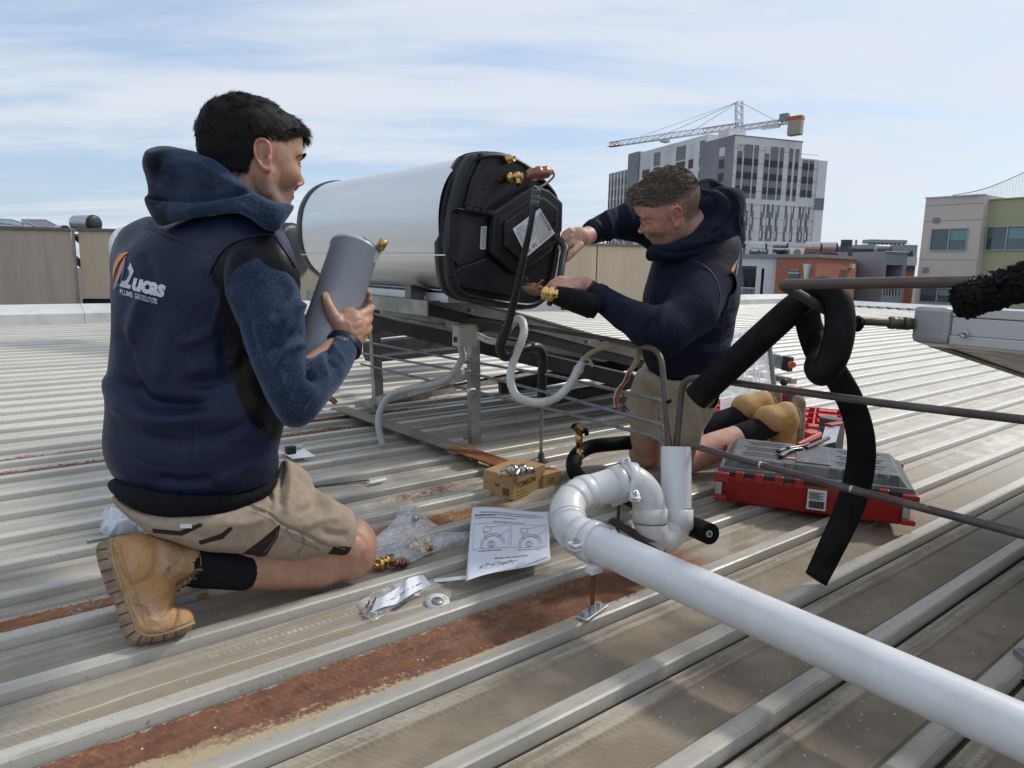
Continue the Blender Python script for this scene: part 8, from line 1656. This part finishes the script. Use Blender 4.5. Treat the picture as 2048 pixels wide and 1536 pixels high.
V = creases(V, N_, [([(1470, 620), (1440, 632), (1420, 640)], 6, -.010, .5), ([(1474, 640), (1445, 655), (1418, 656)], 6, .009, .5), ([(1476, 665), (1450, 680), (1415, 690)], 6, -.010, .5), ([(1468, 690), (1440, 704), (1400, 705)], 7, .008, .5), ([(1455, 718), (1410, 735), (1360, 740)], 6, -.008), ([(1312, 560), (1300, 620), (1290, 690)], 6, .005), ([(1476, 560), (1455, 590), (1448, 630)], 6, .006)])
V = V+N_*(fbm(V, 24, 5, 2)*.003)[:, None]; x, y, d = projn(V); jack2 = body_obj('jacket', V, F, mvest2, man2); attr(jack2, 'blk', poly_sd(x, y, np.array([(1395, 500), (1475, 498), (1460, 545), (1440, 560), (1390, 530)]))*.001); bv2 = bvh_of(V, F)
v_, f_ = swoosh([(1474, 520), (1467, 535), (1462, 552), (1464, 568)], [.6, 3, 2.5, .6]); decal('logo_flame', bv2, v_, f_, mop, jack2); v_, f_ = swoosh([(1478, 505), (1475, 530), (1470, 560)], [.5, 1.6, .8]); decal('logo_flame', bv2, v_, f_, mat('pale blue print', (.10, .28, .42), .6), jack2)
n2 = Sculpt(); n2.chain([P(1412, 560, 2.06), P(1385, 620, 1.98), P(1330, 668, 1.92), P(1300, 662, 1.93)], [.078, .074, .060, .054], .04); n2.chain([P(1325, 662, 1.925), P(1250, 628, 1.97), P(1196, 592, 2.04)], [.056, .047, .035], .03)
V, F = n2.mesh(*bbox([P(1180, 500, 1.85), P(1480, 500, 2.15), P(1180, 720, 1.85)]), .0055); V = relax(V, F, 1, .4); N_ = vnormals(V, F)
V = creases(V, N_, [([(1300, 640), (1290, 665), (1296, 690)], 5, -.009, .6), ([(1270, 625), (1262, 650), (1268, 668)], 5, .007, .6), ([(1245, 612), (1240, 632), (1248, 650)], 4, -.006, .6), ([(1340, 600), (1320, 640), (1330, 680)], 8, .007), ([(1360, 560), (1340, 590), (1300, 610)], 7, -.006)]); V = V+N_*(fbm(V, 40, 7, 2)*.0022)[:, None]; n2o = body_obj('sleeve', V, F, mknit2, jack2); attr(n2o, 'blk', np.ones(len(V))*.01); bvn = bvh_of(V, F)
part('cuff', MB().lathe(P(1204, 596, 2.03), P(1180, 582, 2.06)-P(1204, 596, 2.03), [(0, .036), (.006, .0375), (.022, .036), (.026, .032), (.026, .028)], 24), mvest2, jack2)
part('watch', MB().lathe(P(1186, 584, 2.055), P(1172, 575, 2.06)-P(1186, 584, 2.055), [(0, .027), (.002, .030), (.016, .030), (.018, .027)], 24), mlidd, man2)
mpip2 = mat('grey piping', (.05, .055, .07), .6)
for ln in ([(1300, 545), (1290, 620), (1284, 700)], [(1440, 560), (1448, 620), (1440, 700)]): drape_line('seam', bv2, ln, .0012, mpip2, jack2, 0)
drape_line('piping', bvn, [(1350, 528), (1390, 523), (1425, 548), (1440, 590), (1436, 625)], .0014, mpip2, n2o)
f2 = Sculpt(); f2.chain([P(1345, 480, 2.32), P(1300, 452, 2.35), P(1262, 442, 2.34)], [.072, .066, .058], .04); f2.chain([P(1270, 440, 2.34), P(1225, 448, 2.30), P(1184, 464, 2.25)], [.060, .048, .037], .03)
V, F = f2.mesh(*bbox([P(1160, 390, 2.15), P(1380, 390, 2.45), P(1160, 530, 2.15)]), .0055); V = relax(V, F, 1, .4); N_ = vnormals(V, F)
V = creases(V, N_, [([(1200, 430), (1206, 460), (1200, 492)], 4, -.009, .7), ([(1212, 425), (1222, 455), (1216, 490)], 5, .009, .7), ([(1235, 410), (1244, 445), (1238, 480)], 5, -.009, .6), ([(1252, 405), (1262, 440), (1262, 480)], 6, .006, .6), ([(1275, 405), (1280, 440), (1282, 470)], 6, -.006)]); V = V+N_*(fbm(V, 45, 8, 2)*.0022)[:, None]; f2o = body_obj('sleeve', V, F, mknit2, jack2); attr(f2o, 'blk', np.ones(len(V)))
part('cuff', MB().lathe(P(1192, 460, 2.26), P(1168, 472, 2.225)-P(1192, 460, 2.26), [(0, .0375), (.006, .039), (.020, .037), (.024, .033), (.024, .029)], 24), mvest2, jack2)
h2 = Sculpt(); h2.ell(P(1445, 430, 2.13), (.078, .085, .10), R3(-.3), .03); h2.ell(P(1406, 408, 2.17), (.042, .06, .06), VAX, .02); h2.ell(P(1420, 470, 2.07), (.06, .045, .06), R3(.3), .03); h2.chain([P(1392, 372, 2.20), P(1430, 368, 2.18), P(1470, 388, 2.17), P(1484, 430, 2.17), P(1478, 470, 2.15), P(1440, 486, 2.08), P(1390, 492, 2.03), P(1350, 502, 2.04), P(1320, 503, 2.06), P(1302, 508, 2.10)], [.022, .028, .030, .030, .030, .034, .034, .032, .026, .022], .03)
h2.outline(smooth1([(1396, 362), (1425, 356), (1452, 372), (1482, 377), (1492, 395), (1488, 430), (1492, 470), (1489, 490), (1455, 495), (1430, 512), (1380, 522), (1330, 530), (1300, 535), (1290, 515), (1298, 492), (1318, 488), (1338, 487), (1368, 476), (1392, 456), (1396, 430), (1388, 398)], 3), .012)
V, F = h2.mesh(*bbox([P(1300, 350, 1.95), P(1500, 350, 2.3), P(1300, 510, 1.95)]), .0048); V = relax(V, F, 1, .4); N_ = vnormals(V, F)
V = creases(V, N_, [([(1320, 500), (1350, 506), (1390, 500), (1430, 484)], 4, -.007, .6), ([(1408, 372), (1445, 378), (1468, 408), (1460, 440), (1420, 470)], 5, -.012, .6), ([(1402, 385), (1425, 392), (1430, 415), (1415, 440)], 4, -.009, .6), ([(1480, 400), (1474, 440), (1480, 470)], 4, .008), ([(1450, 480), (1400, 484), (1350, 492)], 4, .006), ([(1470, 430), (1440, 465), (1390, 475)], 5, .008)]); V = V+N_*(fbm(V, 55, 4, 2)*.002)[:, None]; x, y, d = projn(V); h2o = body_obj('hood', V, F, mknit2, jack2)
attr(h2o, 'blk', poly_sd(x, y, np.array([(1380, 340), (1500, 340), (1500, 500), (1483, 470), (1476, 410), (1450, 385), (1405, 376)]))*.001)
q_ = Sculpt(); q_.ell(P(1368, 755, 2.26), (.135, .07, .13), VAX, .04); q_.chain([P(1390, 760, 2.23), P(1372, 830, 2.33), P(1352, 872, 2.42)], [.095, .092, .090], .03); q_.chain([P(1325, 760, 2.38), P(1297, 822, 2.49), P(1285, 850, 2.54)], [.09, .085, .082], .03)
q_.outline(smooth1([(1285, 735), (1340, 760), (1400, 755), (1442, 735), (1440, 790), (1424, 832), (1406, 862), (1396, 892), (1350, 888), (1296, 876), (1262, 852), (1252, 800), (1264, 760)], 4), .012); q_.plane(P(1352, 882, 2.42), k_n-P(1390, 760, 2.23), .004)
V, F = q_.mesh(*bbox([P(1240, 730, 2.1), P(1450, 730, 2.65), P(1240, 900, 2.2)]), .0055); V = relax(V, F, 1, .4); N_ = vnormals(V, F); V = creases(V, N_, [([(1300, 770), (1310, 810), (1300, 860)], 4, -.008, .6), ([(1340, 780), (1350, 830), (1345, 880)], 6, .007), ([(1380, 780), (1370, 820), (1385, 870)], 6, -.007), ([(1410, 780), (1395, 830), (1396, 870)], 5, .006), ([(1270, 780), (1290, 800), (1330, 800)], 5, .005)]); V = V+N_*(fbm(V, 45, 2, 3)*.003)[:, None]; x, y, d = projn(V); sh2 = body_obj('shorts', V, F, mshort2, man2); attr(sh2, 'blk', np.ones(len(V))*.01)
bvs2 = bvh_of(V, F); decal('maker_patch', bvs2, [(1317, 818), (1334, 818), (1334, 840), (1317, 840)], [(0, 1, 2, 3)], mat('dark green patch', (.01, .03, .02), .6), sh2); textdecal('ST', (1319, 827), (1, 0), (0, -9), sh2, bvs2, mat('pale green print', (.25, .45, .28), .6), 'patch_lettering'); textdecal('PX', (1319, 838), (1, 0), (0, -9), sh2, bvs2, mat('pale green print', (.25, .45, .28), .6), 'patch_lettering')
for kk, aa, nm in ((k_n, an_n, 0), (k_f, an_f, 1)):
    dr = nrm(aa-kk); dn = nrm(dr*A(1, 1, 0)); s_ = Sculpt(); s_.chain([aa-dr*(.14+.08*nm), aa-dr*.05, aa+dr*.02], [.0495+.003*nm, .045, .041], .01); V, F = s_.mesh(aa-.26, aa+.2, .0055); N_ = vnormals(V, F); V = V+N_*(.0006*np.sin((V@dr)*600))[:, None]; body_obj('sock', V, F, msock, man2)
    o_ = aa+dn*.02; print('shin', np.linalg.norm(aa-kk), aa); lat = nrm(np.cross(dn, ZZ)); bt = Sculpt(); AXb = np.array([dn, lat, ZZ])
    # foot pointing down, sole facing away from the knee
    bt.chain([o_-dn*.035+ZZ*.02, o_+dn*.03+ZZ*.022], [.054, .052], .02); bt.ell(o_+dn*.045+ZZ*.03, (.05, .043, .055), AXb, .02); toe = A(o_[0], o_[1], 0)+dn*.02
    bt.chain([o_+dn*.04+ZZ*.0, toe+dn*.02+ZZ*.055, toe-dn*.035+ZZ*.040], [.046, .046, .036], .025); solp = [o_+dn*.098+ZZ*.075, o_+dn*.100-ZZ*.0, toe+dn*.075+ZZ*.04, toe+dn*.03+ZZ*.014, toe-dn*.04+ZZ*.012]
    bt.chain(solp, [.034, .037, .038, .030, .028], .012, n=dn, sq=.6); bt.plane(A(0, 0, .004), -ZZ, .003); V, F = bt.mesh(o_-.2, o_+.22, .005); V = relax(V, F, 1, .35); N_ = vnormals(V, F); rel = (V-o_)@dn; hz_ = V[:, 2]; sol = .077-rel+.0*hz_; gro = np.exp(-((rel-.082)/.0035)**2)+.8*np.exp(-((rel-.094)/.003)**2)
    V = V-N_*(gro*.004)[:, None]+N_*(fbm(V, 55, 3, 2)*.0015)[:, None]; b_o = body_obj('boot', V, F, mboot2, man2); attr(b_o, 'sole', sol*.5)
    part('boot_band', MB().tube([o_+dn*.081+lat*.040*math.cos(a_)+ZZ*(.015+.058*math.sin(a_)) for a_ in np.linspace(-.4, 3.5, 16)], .0025, 6), mat('cream welt', (.52, .46, .36), .7), b_o)
